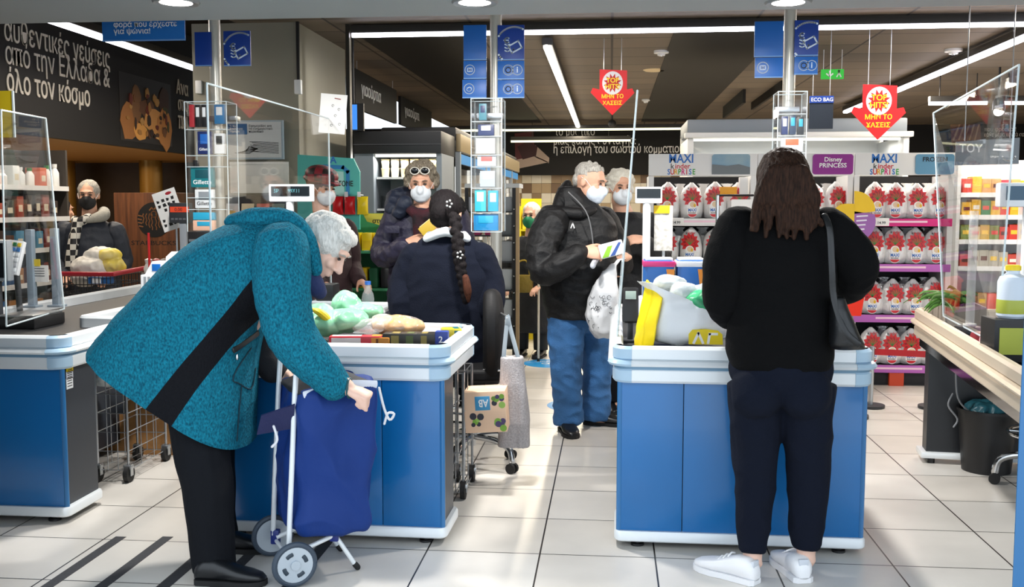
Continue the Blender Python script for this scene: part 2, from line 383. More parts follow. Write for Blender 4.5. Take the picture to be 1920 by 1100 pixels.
def counter(label, O, rz, seam, tail=1.8, W=1.0, D=.74, TW=.40):
    t = thing('checkout_counter', label, 'checkout', O, rz, 'checkout counters'); M = BASE[t.name]
    def nb(*m): b = MB(*m); b.M = M; return b
    a = nb(blue_pan)
    xs = [0] + seam + [W]
    for x0, x1 in zip(xs, xs[1:]): a.box2((x0 + .0015, .0, .075), (x1 - .0015, .02, Z0), .002)
    a.build('front_panel', t, label='blue laminate front panels')
    b = nb(slate); b.box2((.004, .02, .075), (W - .004, .30, Z0)); b.build('body', t, label='dark grey pedestal sides')
    for x in (0, W): e = nb(mat('edge_blue', '2f6fa5', .3)); e.cyl((x, .008, .075), (x, .008, Z0), .012, seg=10); e.build('edge_trim', t)
    k = nb(alu); rail(k, rpoly([(0, 0), (W, 0), (W, .30), (0, .30)], .02), [(-.01, .03), (.014, .03), (.02, .036), (.02, .066), (.014, .075), (-.01, .075)]); k.build('base_rail', t, label='pale aluminium base rail')
    for x, y in ((.08, .04), (W - .08, .04), (.08, .26), (W - .08, .26)):
        f = nb(black); f.cyl((x, y, 0), (x, y, .01), .028); f.cyl((x, y, .01), (x, y, .05), .012); f.build('foot', t)
    path = rpoly([(0, 0), (W, 0), (W, D), (TW, D + .05), (TW, tail), (0, tail)], .05)
    r = nb(alu); rail(r, path, RIMP); r.build('rim', t, smooth=30, label='brushed aluminium tray rim')
    big = [(o + .0025 if o > 0 else o, z) for o, z in RIMP]
    for i in (0, 1, 2): c = nb(capm); rail(c, path[i * 6:i * 6 + 6], big, False); c.build('corner_cap', t, label='blue grey rounded corner cap')
    s = nb(groove); rail(s, path, [(.0, Z1 - .0), (.026, Z1 - .0), (.026, Z1 + .018), (.0, Z1 + .018)]); s.build('bumper_groove', t)
    p = nb(belt); p.prism(rpoly([(0, 0), (W, 0), (W, D), (TW, D + .05), (TW, tail), (0, tail)], .03), .03, M @ Matrix.Translation((0, 0, .775)) if False else Matrix.Translation((0, 0, .775))); p.build('conveyor_bed', t, label='black conveyor bed')
    g = nb(slate); g.box2((.06, .30, .06), (TW - .06, tail - .06, Z0 + .02)); g.build('tail_body', t)
    return t
c1f = atz(830, 1007, .03); c0f = atz(125, 968, .03); c2f = atz(1160, 1012, .03)
counter0 = counter('checkout counter with the three small stickers on its dark side', (c0f.x - 1.0, c0f.y, 0), 0, [.26], tail=2.9, TW=.66)
counter1 = counter('checkout counter covered with groceries, beside the blue shopping trolley', (c1f.x - 1.0, c1f.y + .012, 0), math.radians(-1.0), [.74])
counter2 = counter('checkout counter with the yellow and white bag on top', (c2f.x, c2f.y, 0), math.radians(-.4), [.265])
# stickers on counter 0's side
sx = c0f.x
for py0, py1, m_, nm in ((682, 695, yellow, 'yellow'), (697, 708, mat('sticker_grey', 'b9bcc4', .5), 'grey'), (710, 726, white, 'white')):
    a = atx(124, py0, sx); b = atx(137, py1, sx)
    sb = MB(m_); sb.box2((sx - .002, a.y, b.z), (sx + .001, b.y, a.z))
    sb.m(ktext)
    for k in range(3): z = b.z + (a.z - b.z) * (.25 + .25 * k); sb.box2((sx, a.y + .008, z - .002), (sx + .0014, b.y - .008, z + .002))
    o = sb.build('sticker', smooth=0); tag(o, f'small {nm} sticker on the dark side of a checkout', 'sticker', 'stickers on the checkout')
# far counter on the other side: bench with knee space
t3 = thing('checkout_counter', 'checkout bench with open knee space and clear screens, beside the egg stand', 'checkout', (1.6, 3.0, 0), 0, 'checkout counters')
A3, B3 = V((1.42, 3.2, 0)), V((1.765, 5.95, 0)); dr = (B3 - A3).normalized(); nr = V((dr.y, -dr.x, 0)); L3 = (B3 - A3).length
M3 = Matrix(((dr.x, -nr.x, 0, A3.x), (dr.y, -nr.y, 0, A3.y), (0, 0, 1, 0), (0, 0, 0, 1)))
def m3(*m): b = MB(*m); b.M = M3; return b
warm_lit_alu = mat('warm_lit_aluminium', 'd8c8b2', .35, .2)  # aluminium with the warm lamplight mixed into its base colour
b = m3(warm_lit_alu); rail(b, rpoly([(0, -.75), (L3, -.75), (L3, 0), (0, 0)], .05), RIMP); b.build('rim', t3, smooth=30)
b = m3(belt); b.box2((.02, -.74, .77), (L3 - .02, -.01, .80)); b.build('conveyor_bed', t3)
b = m3(mat('dark_glass_panel', '1b1416', .08, coat=1)); b.box2((0, -.02, .655), (L3 - .05, 0, Z0)); b.build('apron_panel', t3, label='glossy dark apron panel')
b = m3(mat('slate_dark', '17191d', .4)); b.box2((L3 - .14, -.72, .06), (L3 - .02, -.04, Z0)); b.build('pedestal', t3)
b = m3(alu); b.box2((L3 - .17, -.75, .03), (L3 + .01, -.01, .065), .01); b.build('base_rail', t3)
for x in (L3 - .13, L3 - .03):
    b = m3(black); b.cyl((x, -.07, 0), (x, -.07, .05), .02); b.build('foot', t3)
# ---------------------------------------------------------------- poles, hanging signs, banners
def card_frame(px0, py0, px1, py1, Y):
    a, b = at(px0, py1, Y), at(px1, py0, Y); c = at(px1, py1, Y)
    return a, (c.x - a.x), (b.z - c.z)
def stroke(mb, M, pts, wd, d=.001, z=0):
    """flat pen stroke along 2-D points in M's plane"""
    for (x0, y0), (x1, y1) in zip(pts, pts[1:]):
        L = math.hypot(x1 - x0, y1 - y0)
        if L < 1e-6: continue
        nx, ny = -(y1 - y0) / L * wd / 2, (x1 - x0) / L * wd / 2; ex, ey = (x1 - x0) / L * wd * .35, (y1 - y0) / L * wd * .35
        mb.prism([(x0 + nx - ex, y0 + ny - ey), (x0 - nx - ex, y0 - ny - ey), (x1 - nx + ex, y1 - ny + ey), (x1 + nx + ex, y1 + ny + ey)], d, M @ Matrix.Translation((0, 0, z)))
def arc(cx, cy, r, a0=0, a1=360, n=26): return [(cx + r * math.cos(math.radians(a0 + (a1 - a0) * k / n)), cy + r * math.sin(math.radians(a0 + (a1 - a0) * k / n))) for k in range(n + 1)]
def facing(o): return frame(o, XA, ZA)      # local x right, y up, z towards the viewer side (-Y)
pole_m = mat('pole_cream', 'c9c6bb', .3, .35); iconw = mat('icon_white', 'dfeaf5', .5); cardb = mat('card_blue', '1b63b5', .38); cardd = mat('card_deep_blue', '1a3f95', .38)
PY = 6.3
def till_icons(mb, M, cx, cy, r, kind):
    stroke(mb, M, arc(cx, cy, r), r * .16)
    if kind == 'dot': stroke(mb, M, arc(cx, cy, r * .52), r * .2)
    if kind == 'i': stroke(mb, M, [(cx, cy - r * .45), (cx, cy + r * .2)], r * .22); stroke(mb, M, [(cx, cy + r * .45), (cx, cy + r * .52)], r * .24)
    if kind == 'cash': stroke(mb, M, [(cx - r * .5, cy - r * .35), (cx + r * .5, cy - r * .35), (cx + r * .5, cy + r * .35), (cx - r * .5, cy + r * .35), (cx - r * .5, cy - r * .35)], r * .13); stroke(mb, M, arc(cx, cy, r * .2, n=10), r * .13)
    if kind == 'hand': stroke(mb, M, arc(cx, cy, r * .5, 200, 350, 8), r * .15); stroke(mb, M, [(cx - r * .4, cy + r * .1), (cx + r * .1, cy + r * .35), (cx + r * .5, cy + r * .1)], r * .15)
def euro_card(mb, M, w_, h):
    R = h * .52; cx, cy = w_ * .62, h * .42
    pts = [(x, y) for x, y in arc(cx, cy, R, 0, 360, 60)]
    seg = []
    for p in pts + [(9, 9)]:
        if .004 < p[0] < w_ - .004 and .004 < p[1] < h - .004: seg.append(p)
        else:
            if len(seg) > 1: stroke(mb, M, seg, h * .05)
            seg = []
    c = (cx - R * .38, cy + R * .28); stroke(mb, M, arc(*c, R * .14, 50, 310, 12), R * .07); stroke(mb, M, [(c[0] - R * .2, c[1]), (c[0] + R * .06, c[1])], R * .05)
    for k in range(3): y = c[1] - R * (.28 + .17 * k); stroke(mb, M, [(c[0] - R * .14, y + R * .06), (c[0], y), (c[0] + R * .14, y + R * .06)], R * .06)
    a = math.radians(28); ca, sa = math.cos(a), math.sin(a); bx, by = cx - R * .12, cy - R * .42
    q = lambda x, y: (min(bx + R * (x * ca - y * sa), w_ - .003), by + R * (x * sa + y * ca))
    stroke(mb, M, [q(0, 0), q(.62, 0), q(.62, .42), q(0, .42), q(0, 0)], R * .08); stroke(mb, M, arc(*q(.16, .12), R * .03, n=8), R * .05)
def till_pole(px_top, px_bot, tlabel, slabel, parts):
    p = at(px_bot, 600, PY); q = at(px_top, 60, PY); x = (p.x + q.x) / 2
    t = thing('sign_pole', tlabel, 'pole', (x, PY, 0), 0, 'poles by the tills')
    MB(pole_m).cyl((x, PY, 0), (x, PY, CEIL), .036, seg=24).build('pole_shaft', t); MB(pole_m).cyl((x, PY, 0), (x, PY, .015), .09).build('base_plate', t)
    s = thing('till_sign', slabel, 'sign', (x, PY - .05, 2.1), 0, 'till signs on the poles')
    for (x0, y0, x1, y1, m_, fn) in parts:
        o, w_, h = card_frame(x0, y0, x1, y1, PY - .045); M = facing(o)
        c = MB(m_); c.box2((o.x, PY - .045, o.z), (o.x + w_, PY - .030, o.z + h), .002); cp = c.build('sign_card', s)
        e = MB(mat('card_edge', '6f9fd8', .4)); e.box2((o.x, PY - .046, o.z), (o.x + w_, PY - .0449, o.z + .006)); e.build('card_edge', cp)
        if fn:
            ic = MB(iconw); fn(ic, facing(o + V((0, -.0005, 0))), w_, h); ic.build('icon_print', cp, smooth=0)
    return x
two = lambda mb, M, w_, h: (till_icons(mb, M, w_ * .40, h * .5, h * .27, 'dot'), till_icons(mb, M, w_ * .74, h * .5, h * .27, 'i'))
one = lambda k: (lambda mb, M, w_, h: till_icons(mb, M, w_ * .28, h * .5, h * .27, k))
PX1 = till_pole(406, 412, 'cream pole rising behind the woman in teal', 'blue payment sign on the pole in front of the beige column', [(366, 60, 397, 124, cardd, None), (420, 58, 470, 124, cardd, euro_card)])
PX2 = till_pole(922, 938, 'cream pole standing behind the seated cashier', 'blue payment sign with four service icons above the cashier', [(869, 47, 912, 113, cardb, None), (933, 47, 983, 113, cardd, euro_card), (869, 114, 912, 148, cardb, one('cash')), (933, 114, 983, 149, cardb, two), (867, 149, 912, 184, cardb, one('hand')), (933, 150, 983, 184, cardb, two)])
PX3 = till_pole(1478, 1472, 'cream pole above the woman in black', 'blue payment sign above the woman in black', [(1414, 40, 1468, 107, cardb, None), (1489, 38, 1534, 105, cardd, euro_card), (1415, 108, 1468, 146, cardb, one('cash')), (1489, 106, 1533, 140, cardb, two)])
# hanging blue notice, three lines
t = thing('hanging_sign', 'bright blue hanging sign with three lines of white writing', 'sign', at(270, 78, 6.0))
o, w_, h = card_frame(192, 12, 347, 78, 6.0)
MB(mat('notice_blue', '1c6fc0', .35)).box2((o.x, 6.0, o.z), (o.x + w_, 6.012, o.z + h), .002).build('sign_board', t)
MB(mat('card_edge', '6f9fd8', .4)).box2((o.x, 5.998, o.z), (o.x + w_, 6.0, o.z + .008)).build('lower_edge', t)
text('lettering', 'Θυμηθείτε την κάθε\nφορά που έρχεστε\nγια ψώνια!', .046, wtext, facing(V((o.x + .075, 5.997, o.z + .125))), t, bold=.0016, line=.88, xs=1.0)
for k in (.1, w_ - .1): MB(steel).cyl((o.x + k, 6.006, o.z + h), (o.x + k, 6.006, 3.7), .002, seg=8).build('suspension_wire', t)
# fascia lettering along the side opening, reading away from the street
def on_fascia(px, py):
    p = atx(px, py, FX); return frame(V((FX + .002, p.y, p.z)), YA, ZA)
serif = mat('banner_print', 'c9c4bb', .6)
t = thing('wall_banner', 'large white Greek lettering and cheese picture on black fascia', 'banner', (FX + .004, 10, 2.2))
def fas_line(s, pa, pb, size, bold):
    a, b = atx(*pa, FX), atx(*pb, FX); o_ = text('lettering', s, 1, serif, Matrix.Identity(4), t, ext=.004, bold=bold)
    wd = max(v.co.x for v in o_.data.vertices); L = b.y - a.y
    o_.data.transform(frame(V((FX + .006, a.y, a.z)), YA, ZA) @ Matrix.Diagonal((L / wd, size, 1, 1)))
fas_line('αυθεντικές γεύσεις', (6, 74), (205, 128), .30, .000)
fas_line('από την Ελλάδα &', (8, 118), (205, 168), .30, .000)
fas_line('όλο τον κόσμο', (11, 170), (168, 203), .30, .03)
fas_line('Ανα', (330, 175), (352, 180), .26, 0); fas_line('σπο', (333, 206), (352, 210), .26, 0); fas_line('ποι', (334, 240), (352, 243), .30, .03)
pic = MB(mat('photo_shadow', '16110f', .5))
a, b = atx(226, 260, FX), atx(322, 260, FX)
Mf = frame(V((FX + .001, a.y, 2.2)), YA, ZA); PL = b.y - a.y
pic.prism([(0, 0), (PL, 0), (PL, .78), (0, .78)], .002, Mf)
rr = random.Random(5)
for c_, u, v_, ru, rv, k in [('8a5a2c', .16, .22, .17, .24, 6), ('c08a45', .36, .12, .13, .10, 9), ('b9854a', .62, .28, .20, .15, 12), ('5a3a24', .5, .42, .16, .12, 8), ('a8723a', .84, .20, .15, .26, 14), ('6b4a2a', .3, .45, .1, .22, 7), ('7a2f22', .68, .12, .07, .06, 9), ('3a2318', .85, .55, .12, .2, 10), ('d2ab6a', .73, .12, .09, .07, 11), ('40451f', .5, .16, .12, .05, 8)]:
    pic.m(mat('photo_' + c_, c_, .6)); pic.prism([(u * PL + ru * PL * math.cos(2 * PI * q / 14) * rr.uniform(.8, 1.1), v_ + rv * math.sin(2 * PI * q / 14) * rr.uniform(.8, 1.1)) for q in range(14)], .003 + k * .0004, Mf)
for k in range(34):
    c_ = rr.choice(['2a1a12', '6b4526', '4a2d1a', '8f6634', '1d1410', '5a2018', '3a3a1c', 'a37c46']); u, v_ = rr.uniform(.06, .92), rr.uniform(.06, .62); ru, rv = rr.uniform(.02, .05), rr.uniform(.02, .08)
    pic.m(mat('photo_' + c_, c_, .6)); pic.prism([(u * PL + ru * PL * math.cos(2 * PI * q / 10) * rr.uniform(.7, 1.1), v_ + rv * math.sin(2 * PI * q / 10) * rr.uniform(.7, 1.1)) for q in range(10)], .0095 + k * .0002, Mf)
pic.build('food_picture', t, smooth=0)
# banner on the back wall
t = thing('wall_banner', 'black banner with white Greek writing high on the far wall', 'banner', (0, 20.29, 2.1)); BY = 20.28
for s, px0, px1, py, bd in (('το μυστικό', 1040, 1115, 254, 0), ('μιας καλής συνταγής:', 1037, 1192, 271, 0), ('η επιλογή του σωστού κομματιού', 1037, 1282, 287, .03)):
    a, b = at(px0, py, BY), at(px1, py, BY); o_ = text('lettering', s, 1, wtext, Matrix.Identity(4), t, ext=.004, bold=bd); wd = max(v.co.x for v in o_.data.vertices)
    o_.data.transform(facing(a) @ Matrix.Diagonal(((b.x - a.x) / wd, .23, 1, 1)))
pm = MB(mat('meat_red', '5a2228', .5)); Mb = facing(V((0, BY + .01, 0)))
def P2(*pp): return [(at(x, y, BY).x, at(x, y, BY).z) for x, y in pp]
pm.prism(P2((965, 250), (1000, 246), (1003, 290), (966, 300)), .004, Mb)
pm.m(mat('meat_dark', '3a1519', .5)); pm.prism(P2((970, 275), (990, 264), (1008, 275), (1005, 292), (980, 299)), .008, Mb)
pm.m(mat('board_beige', 'b7a294', .5)); pm.prism(P2((1004, 272), (1030, 296), (1029, 306), (1003, 294)), .006, Mb); pm.prism(P2((960, 301), (1003, 292), (1029, 304), (962, 318)), .006, Mb)
pm.build('meat_picture', t, smooth=0)
t = thing('wall_banner', 'dark banner with brown photographs over the far snack shelves', 'banner', (7.5, 20.29, 2.1))
Bq = MB(mat('photo_brown', '7a4a38', .5)); Bq.prism(P2((1782, 228), (1838, 226), (1840, 262), (1784, 266)), .004, Mb)
Bq.m(mat('photo_tan', 'b08a70', .5))
for k in range(5): stroke(Bq, Mb, P2((1788 + k * 10, 262), (1800 + k * 9, 232)), .03, z=.004)
Bq.build('photo_panel', t, smooth=0)
for s, px0, px1, py in (('που φρέσκα !', 1845, 1905, 246), ('κάθε μέρα κοντά σας', 1845, 1925, 256)):
    a, b = at(px0, py, BY), at(px1, py, BY); o_ = text('lettering', s, 1, wtext, Matrix.Identity(4), t, ext=.003); wd = max(v.co.x for v in o_.data.vertices)
    o_.data.transform(facing(a) @ Matrix.Diagonal(((b.x - a.x) / wd, .11, 1, 1)))
# aisle signs: dark boards hung lengthwise
def aisle(pa, pb, X, s, label):
    a, b = atx(*pa, X), atx(*pb, X); a2, b2 = a.y, b.y
    t = thing('aisle_sign', label, 'sign', (X, a2, 2.5), 0, 'dark aisle signs')
    return t, a, b
for X, px0, px1, yt, yb, s, lab in ((-2.75, 660, 738, 128, 206, 'γιαούρτια', 'black aisle sign for yogurt, nearer of the two signs'), (-3.0, 747, 805, 180, 236, 'γιαούρτι', 'black aisle sign hanging behind the yogurt sign')):
    a, c = atx(px0, yb, X), atx(px1, yt + 55, X); top = atx(px0, yt, X).z
    t = thing('aisle_sign', lab, 'sign', (X, a.y, a.z), 0, 'dark aisle signs')
    MB(fasc).box2((X, a.y, a.z + .02), (X + .04, c.y, top), .004).build('sign_board', t)
    o_ = text('lettering', s, 1, wtext, Matrix.Identity(4), t, ext=.002); wd = max(v.co.x for v in o_.data.vertices)
    o_.data.transform(frame(V((X + .043, a.y + .25, (a.z + top) / 2 - .03)), YA, ZA) @ Matrix.Diagonal(((c.y - a.y) * .45 / wd, .2, 1, 1)))
    for yy in (a.y + .15, c.y - .15): MB(steel).cyl((X + .02, yy, top), (X + .02, yy, CEIL), .004, seg=8).build('suspension_rod', t)
for px0, px1, yt, yb, X, lab in ((1408, 1465, 148, 206, 2.1, 'black aisle board hanging behind the payment sign'), (1355, 1393, 172, 222, 1.75, 'black aisle board hanging over the white freezer')):
    p, q = atx(px0, yb, X), atx(px1, yt, X); y0, y1 = min(p.y, q.y), max(p.y, q.y)
    t = thing('aisle_sign', lab, 'sign', (X, y0, p.z), 0, 'dark aisle signs')
    MB(fasc).box2((X, y0, p.z), (X + .04, y1, p.z + .42), .004).build('sign_board', t)
    for yy in (y0 + .15, y1 - .15): MB(steel).cyl((X + .02, yy, p.z + .42), (X + .02, yy, CEIL), .004, seg=8).build('suspension_rod', t)
# red arrow signs
def arrow(cx, y0, y1, Yd, wpx, lines, label, rz=0):
    top, bot = at(cx, y0, Yd), at(cx, y1, Yd); H = top.z - bot.z; W = (at(cx + wpx / 2, y1, Yd) - at(cx - wpx / 2, y1, Yd)).x
    t = thing('arrow_sign', label, 'sign', (bot.x, Yd, bot.z), 0, 'red promotional arrow signs')
    M = facing(V((bot.x, Yd, bot.z))); s = .33
    out = [(0, 0), (W / 2, H * .48), (W / 2 - .02, H * .58), (W * s, H * .56), (W * s, H * .97), (-W * s * .9, H * 1.0), (-W * s * .9, H * .56), (-W / 2 + .02, H * .60), (-W / 2, H * .50)]
    b = MB(red); b.prism(out, .012, M); b.build('arrow_board', t, smooth=0)
    d = MB(mat('badge_grey', 'd9d9dc', .5)); d.prism(circ(W * .235, 32, 0, H * .70, 1.12), .002, M @ Matrix.Translation((0, 0, .012))); d.build('badge', t, smooth=0)
    st = MB(mat('burst_red', 'b3151b', .5)); st.prism([((W * .21 if k % 2 else W * .13) * math.cos(2 * PI * k / 24), H * .70 + (W * .22 if k % 2 else W * .13) * math.sin(2 * PI * k / 24)) for k in range(24)], .002, M @ Matrix.Translation((0, 0, .014))); st.build('burst', t, smooth=0)
    text('lettering', 'TOP\nHITS!', W * .15, yellow, M @ Matrix.Translation((0, H * .71, .017)), t, bold=.003, align='CENTER', line=.92)
    text('lettering', lines, W * .125, yellow, M @ Matrix.Translation((0, H * .37, .013)), t, bold=.003, align='CENTER', line=1.2)
    for k in (-.2, .2): MB(steel).cyl((bot.x + k * W, Yd, bot.z + H * .98), (bot.x + k * W, Yd, CEIL), .003, seg=8).build('suspension_wire', t)
arrow(1148, 130, 216, 9.6, 82, 'ΜΗΝ ΤΟ\nΧΑΣΕΙΣ', 'red arrow sign with yellow writing hanging over the man in jeans')
arrow(1645, 158, 262, 9.0, 102, 'ΜΗΝ ΤΟ\nΧΑΣΕΙΣ', 'red arrow sign hanging over the white freezer')
# exit sign
o, w_, h = card_frame(1540, 130, 1582, 148, 10.5); t = thing('exit_sign', 'green emergency exit sign hanging from the ceiling', 'sign', (o.x + w_ / 2, 10.5, o.z))
MB(emis('exit_green', '3fae45', 1.0)).box2((o.x, 10.5, o.z), (o.x + w_, 10.53, o.z + h)).build('sign_body', t)
ex = MB(wtext); Mx = facing(V((o.x, 10.498, o.z))); stroke(ex, Mx, [(.08, .075), (.08, .03)], .016); stroke(ex, Mx, [(.05, .05), (.08, .025), (.11, .05)], .014); stroke(ex, Mx, [(.15, .02), (.17, .06), (.19, .02)], .012); stroke(ex, Mx, arc(.17, .075, .008, n=8), .01); ex.build('icon_print', t, smooth=0)
for k in (.02, w_ - .02): MB(white).cyl((o.x + k, 10.51, o.z + h), (o.x + k, 10.51, CEIL), .004, seg=8).build('suspension_rod', t)
# dark notice board by the freezer
o, w_, h = card_frame(1517, 180, 1562, 220, 9.2); t = thing('notice_board', 'navy notice board with white print behind the bright freezer', 'sign', (o.x, 9.2, o.z))
MB(mat('navy_board', '16212e', .5)).box2((o.x, 9.2, o.z - .1), (o.x + w_, 9.23, o.z + h)).build('board', t); MB(cardd).box2((o.x, 9.19, o.z + h - .06), (o.x + w_, 9.2, o.z + h)).build('header_strip', t)
text('lettering', 'ECO BAG', .045, wtext, facing(V((o.x + .01, 9.188, o.z + h - .047))), t, bold=.001)
for k in (.03, w_ - .03): MB(steel).cyl((o.x + k, 9.215, o.z + h), (o.x + k, 9.215, CEIL), .003, seg=8).build('suspension_rod', t)
# luminaires
lum = emis('led_tube', 'fff6e6', 9); lumf = mat('luminaire_body', '2a2826', .5)
def led(p, q, label, r=.035, m_=None, drop=True, hous=.05):
    t = thing('linear_light', label, 'ceiling light', (p + q) / 2, 0, 'linear ceiling lights'); d = (q - p).normalized()
    up = V((0, 0, 1)); b = MB(lumf); b.sweep([p + up * hous, q + up * hous], [(.035, .05)] * 2, ref=(0, 0, 1), seg=8, cap='flat', power=8); b.build('housing', t)
    MB(m_ or lum).sweep([p, q], [(.02, r)] * 2, ref=(0, 0, 1), seg=10, cap='flat', power=4).build('diffuser', t)
    for f_ in (.18, .82):
        c = p.lerp(q, f_); MB(lumf).cyl(c + up * hous, (c.x, c.y, CEIL - .003), .006, seg=8).build('suspension_rod', t)
    return t
HZ = 2.88
led(atz(1026, 88, HZ), atz(1084, 238, HZ), 'long diagonal ceiling light running back above the man in jeans')
led(V((3.5, 7.2, HZ)), V((3.58, 16.1, HZ)), 'long bright ceiling light behind the red arrow over the freezer', m_=emis('led_tube_bright', 'f4f2ff', 12))
led(V((-4.33, 6.4, HZ)), V((-4.37, 11.6, HZ)), 'long ceiling light beside the black fascia with writing', m_=emis('led_tube_bright', 'f4f2ff', 12))
led(V((ap + .03, 8.67, 2.91)), V((5.2, 8.67, 2.91)), 'long horizontal light strip under the front edge of the ceiling', r=.022, m_=emis('led_tube_bright', 'f4f2ff', 12), hous=.045)
soft = emis('led_tube_soft', 'f3efc0', 2.2)
led(at(846, 245, 18.6), at(1290, 241, 18.6), 'upper pale light strip in front of the far banner', r=.02, m_=soft)
led(at(958, 265, 18.9), at(1182, 263, 18.9), 'lower pale light strip in front of the far banner', r=.02, m_=soft)
led(at(1742, 194, 12.5), at(1850, 193, 12.5), 'short light strip near the far snack shelves', r=.025, m_=emis('led_tube_bright', 'f4f2ff', 12)); led(at(1868, 193, 12.5), at(1990, 193, 12.5), 'light strip in the far corner beyond the spotlight', r=.025, m_=emis('led_tube_bright', 'f4f2ff', 12))
# soffit downlights
for px, lab in ((330, 'over the black fascia'), (890, 'over the seated cashier'), (1478, 'over the woman in black')):
    p = atz(px, 4, 2.42); t = thing('downlight', 'round white downlight in the soffit ' + lab, 'ceiling light', (p.x, p.y, 2.42), 0, 'soffit downlights')
    MB(mat('downlight_ring', '8f9498', .35, .5)).lathe([(.088, -.004), (.105, -.010), (.112, 0), (.112, .004), (.088, .004)], p, 32).build('trim_ring', t)
    MB(emis('downlight_glow', 'fff8ee', 14)).lathe([(0, -.006), (.06, -.007), (.089, -.002), (.089, .002), (0, .002)], p, 32).build('diffuser', t)
# small ceiling fittings
def puck(px, py, r, lab, cat='smoke detector', nm='smoke_detector'):
    p = atz(px, py, CEIL); t = thing(nm, lab, cat, (p.x, p.y, CEIL), 0)
    MB(white).lathe([(0, -.05), (r * .5, -.05), (r * .55, -.03), (r, -.025), (r, 0)], p, 20).build('housing', t); MB(chrome).lathe([(0, -.058), (r * .2, -.056), (r * .22, -.048)], p, 12).build('sensor', t)
puck(1240, 95, .075, 'white smoke detector on the ceiling nearest the red arrow'); puck(1788, 92, .085, 'white smoke detector beside the bright ceiling light'); puck(1211, 186, .06, 'small white ceiling detector beyond the red arrow')
p = atz(1227, 131, CEIL); o = MB(mat('warm_disc', 'cdb890', .5)).lathe([(0, -.012), (.11, -.012), (.13, 0)], p, 24).build('ceiling_vent'); tag(o, 'round beige disc vent in the plank ceiling', 'vent')
t = thing('ceiling_unit', 'black and white box unit hanging under the ceiling planks', 'ceiling unit', at(1088, 135, 12.4)); p = at(1088, 135, 12.4)
MB(black).box2((p.x - .12, p.y, p.z - .05), (p.x + .15, p.y + .3, p.z + .05), .01).build('housing', t); MB(white).box2((p.x - .24, p.y, p.z - .05), (p.x - .12, p.y + .3, p.z - .03), .004).build('flap', t); MB(steel).cyl((p.x, p.y + .15, p.z), (p.x, p.y + .15, CEIL), .008).build('suspension_rod', t)
for px, py, Yd, lab in ((1148, 232, 17.5, 'small dark dome camera under the far ceiling'), (1872, 200, 12.0, 'black spotlight on the rail near the far snack shelves')):
    p = at(px, py, Yd); t = thing('spotlight' if px > 1500 else 'dome_camera', lab, 'spotlight' if px > 1500 else 'camera', p)
    if px > 1500:
        MB(black).cyl(p + V((0, 0, .06)), p - V((.03, .1, .06)), .06, .07).build('lamp_head', t); MB(emis('spot_glow', 'fff4e0', 8)).cyl(p - V((.0305, .101, .061)), p - V((.031, .104, .063)), .055).build('lamp_lens', t)
    else: MB(dark).ell(p, (.07, .07, .07)).build('dome', t)
    MB(black).cyl(p + V((0, 0, .05)), (p.x, p.y, CEIL), .012).build('suspension_rod', t)
# ---------------------------------------------------------------- figure toolkit
skin = mat('skin', 'd9a78c', .5, bump=.05, bscale=120, mottle=.06, mscale=25); skin_pale = mat('skin_pale', 'e0b8a4', .5, bump=.05, bscale=120, mottle=.06, mscale=25)
eyew = mat('eye_dark', '2a211c', .2)
def rotv(v, ax, deg): return Matrix.Rotation(math.radians(deg), 3, V(ax).normalized()) @ V(v)
def hand(mb, wr, d, pn, sgn=1, s=1.0, curl=(25, 30, 20), spread=4, thumb=(.55, .6, .35), tcurl=25):
    """palm, four jointed fingers and a thumb; d finger direction, pn palm side, sgn which side the thumb leaves"""
    d = V(d).normalized(); pn = V(pn) - d * V(pn).dot(d); pn.normalize(); sd = d.cross(pn) * sgn; wr = V(wr)
    k0 = wr + d * .088 * s
    mb.sweep([wr - d * .03 * s, wr + d * .012 * s, wr + d * .05 * s, k0], [(.024 * s, .018 * s), (.027 * s, .017 * s), (.038 * s, .016 * s), (.038 * s, .012 * s)], ref=sd, seg=14)
    for i, (off, ln, r) in enumerate(((.029, .080, .0092), (.0095, .088, .0096), (-.0105, .082, .0090), (-.029, .064, .0080))):
        p = k0 + sd * off * s - d * (.004 * abs(i - 1)) * s; dd = (d + sd * off * spread * .35).normalized()
        pts = [p - d * .02 * s, p]; ax = sd if (rotv(d, sd, 5) - d).dot(pn) > 0 else -sd
        for seg_, c in zip((.46, .30, .24), curl):
            dd = rotv(dd, ax, c * (1 + .10 * (i - 1))); p = p + dd * ln * seg_ * s; pts.append(p)
        mb.sweep(pts, [r * s * 1.06, r * s * 1.1, r * s, r * s * .95, r * s * .82], ref=sd, seg=10)
    b = wr + d * .018 * s + sd * .024 * s; td = (sd * thumb[0] + d * thumb[1] + pn * thumb[2]).normalized(); p1 = b + td * .04 * s
    t2 = (td + d * .35 + pn * (tcurl / 60)).normalized(); p2 = p1 + t2 * .032 * s; p3 = p2 + (t2 + pn * .3 - sd * .25).normalized() * .024 * s
    mb.sweep([b - td * .01 * s, b, p1, p2, p3], [.014 * s, .016 * s, .0115 * s, .0105 * s, .009 * s], ref=pn, seg=10)
def fist_curl(): return (70, 85, 60)
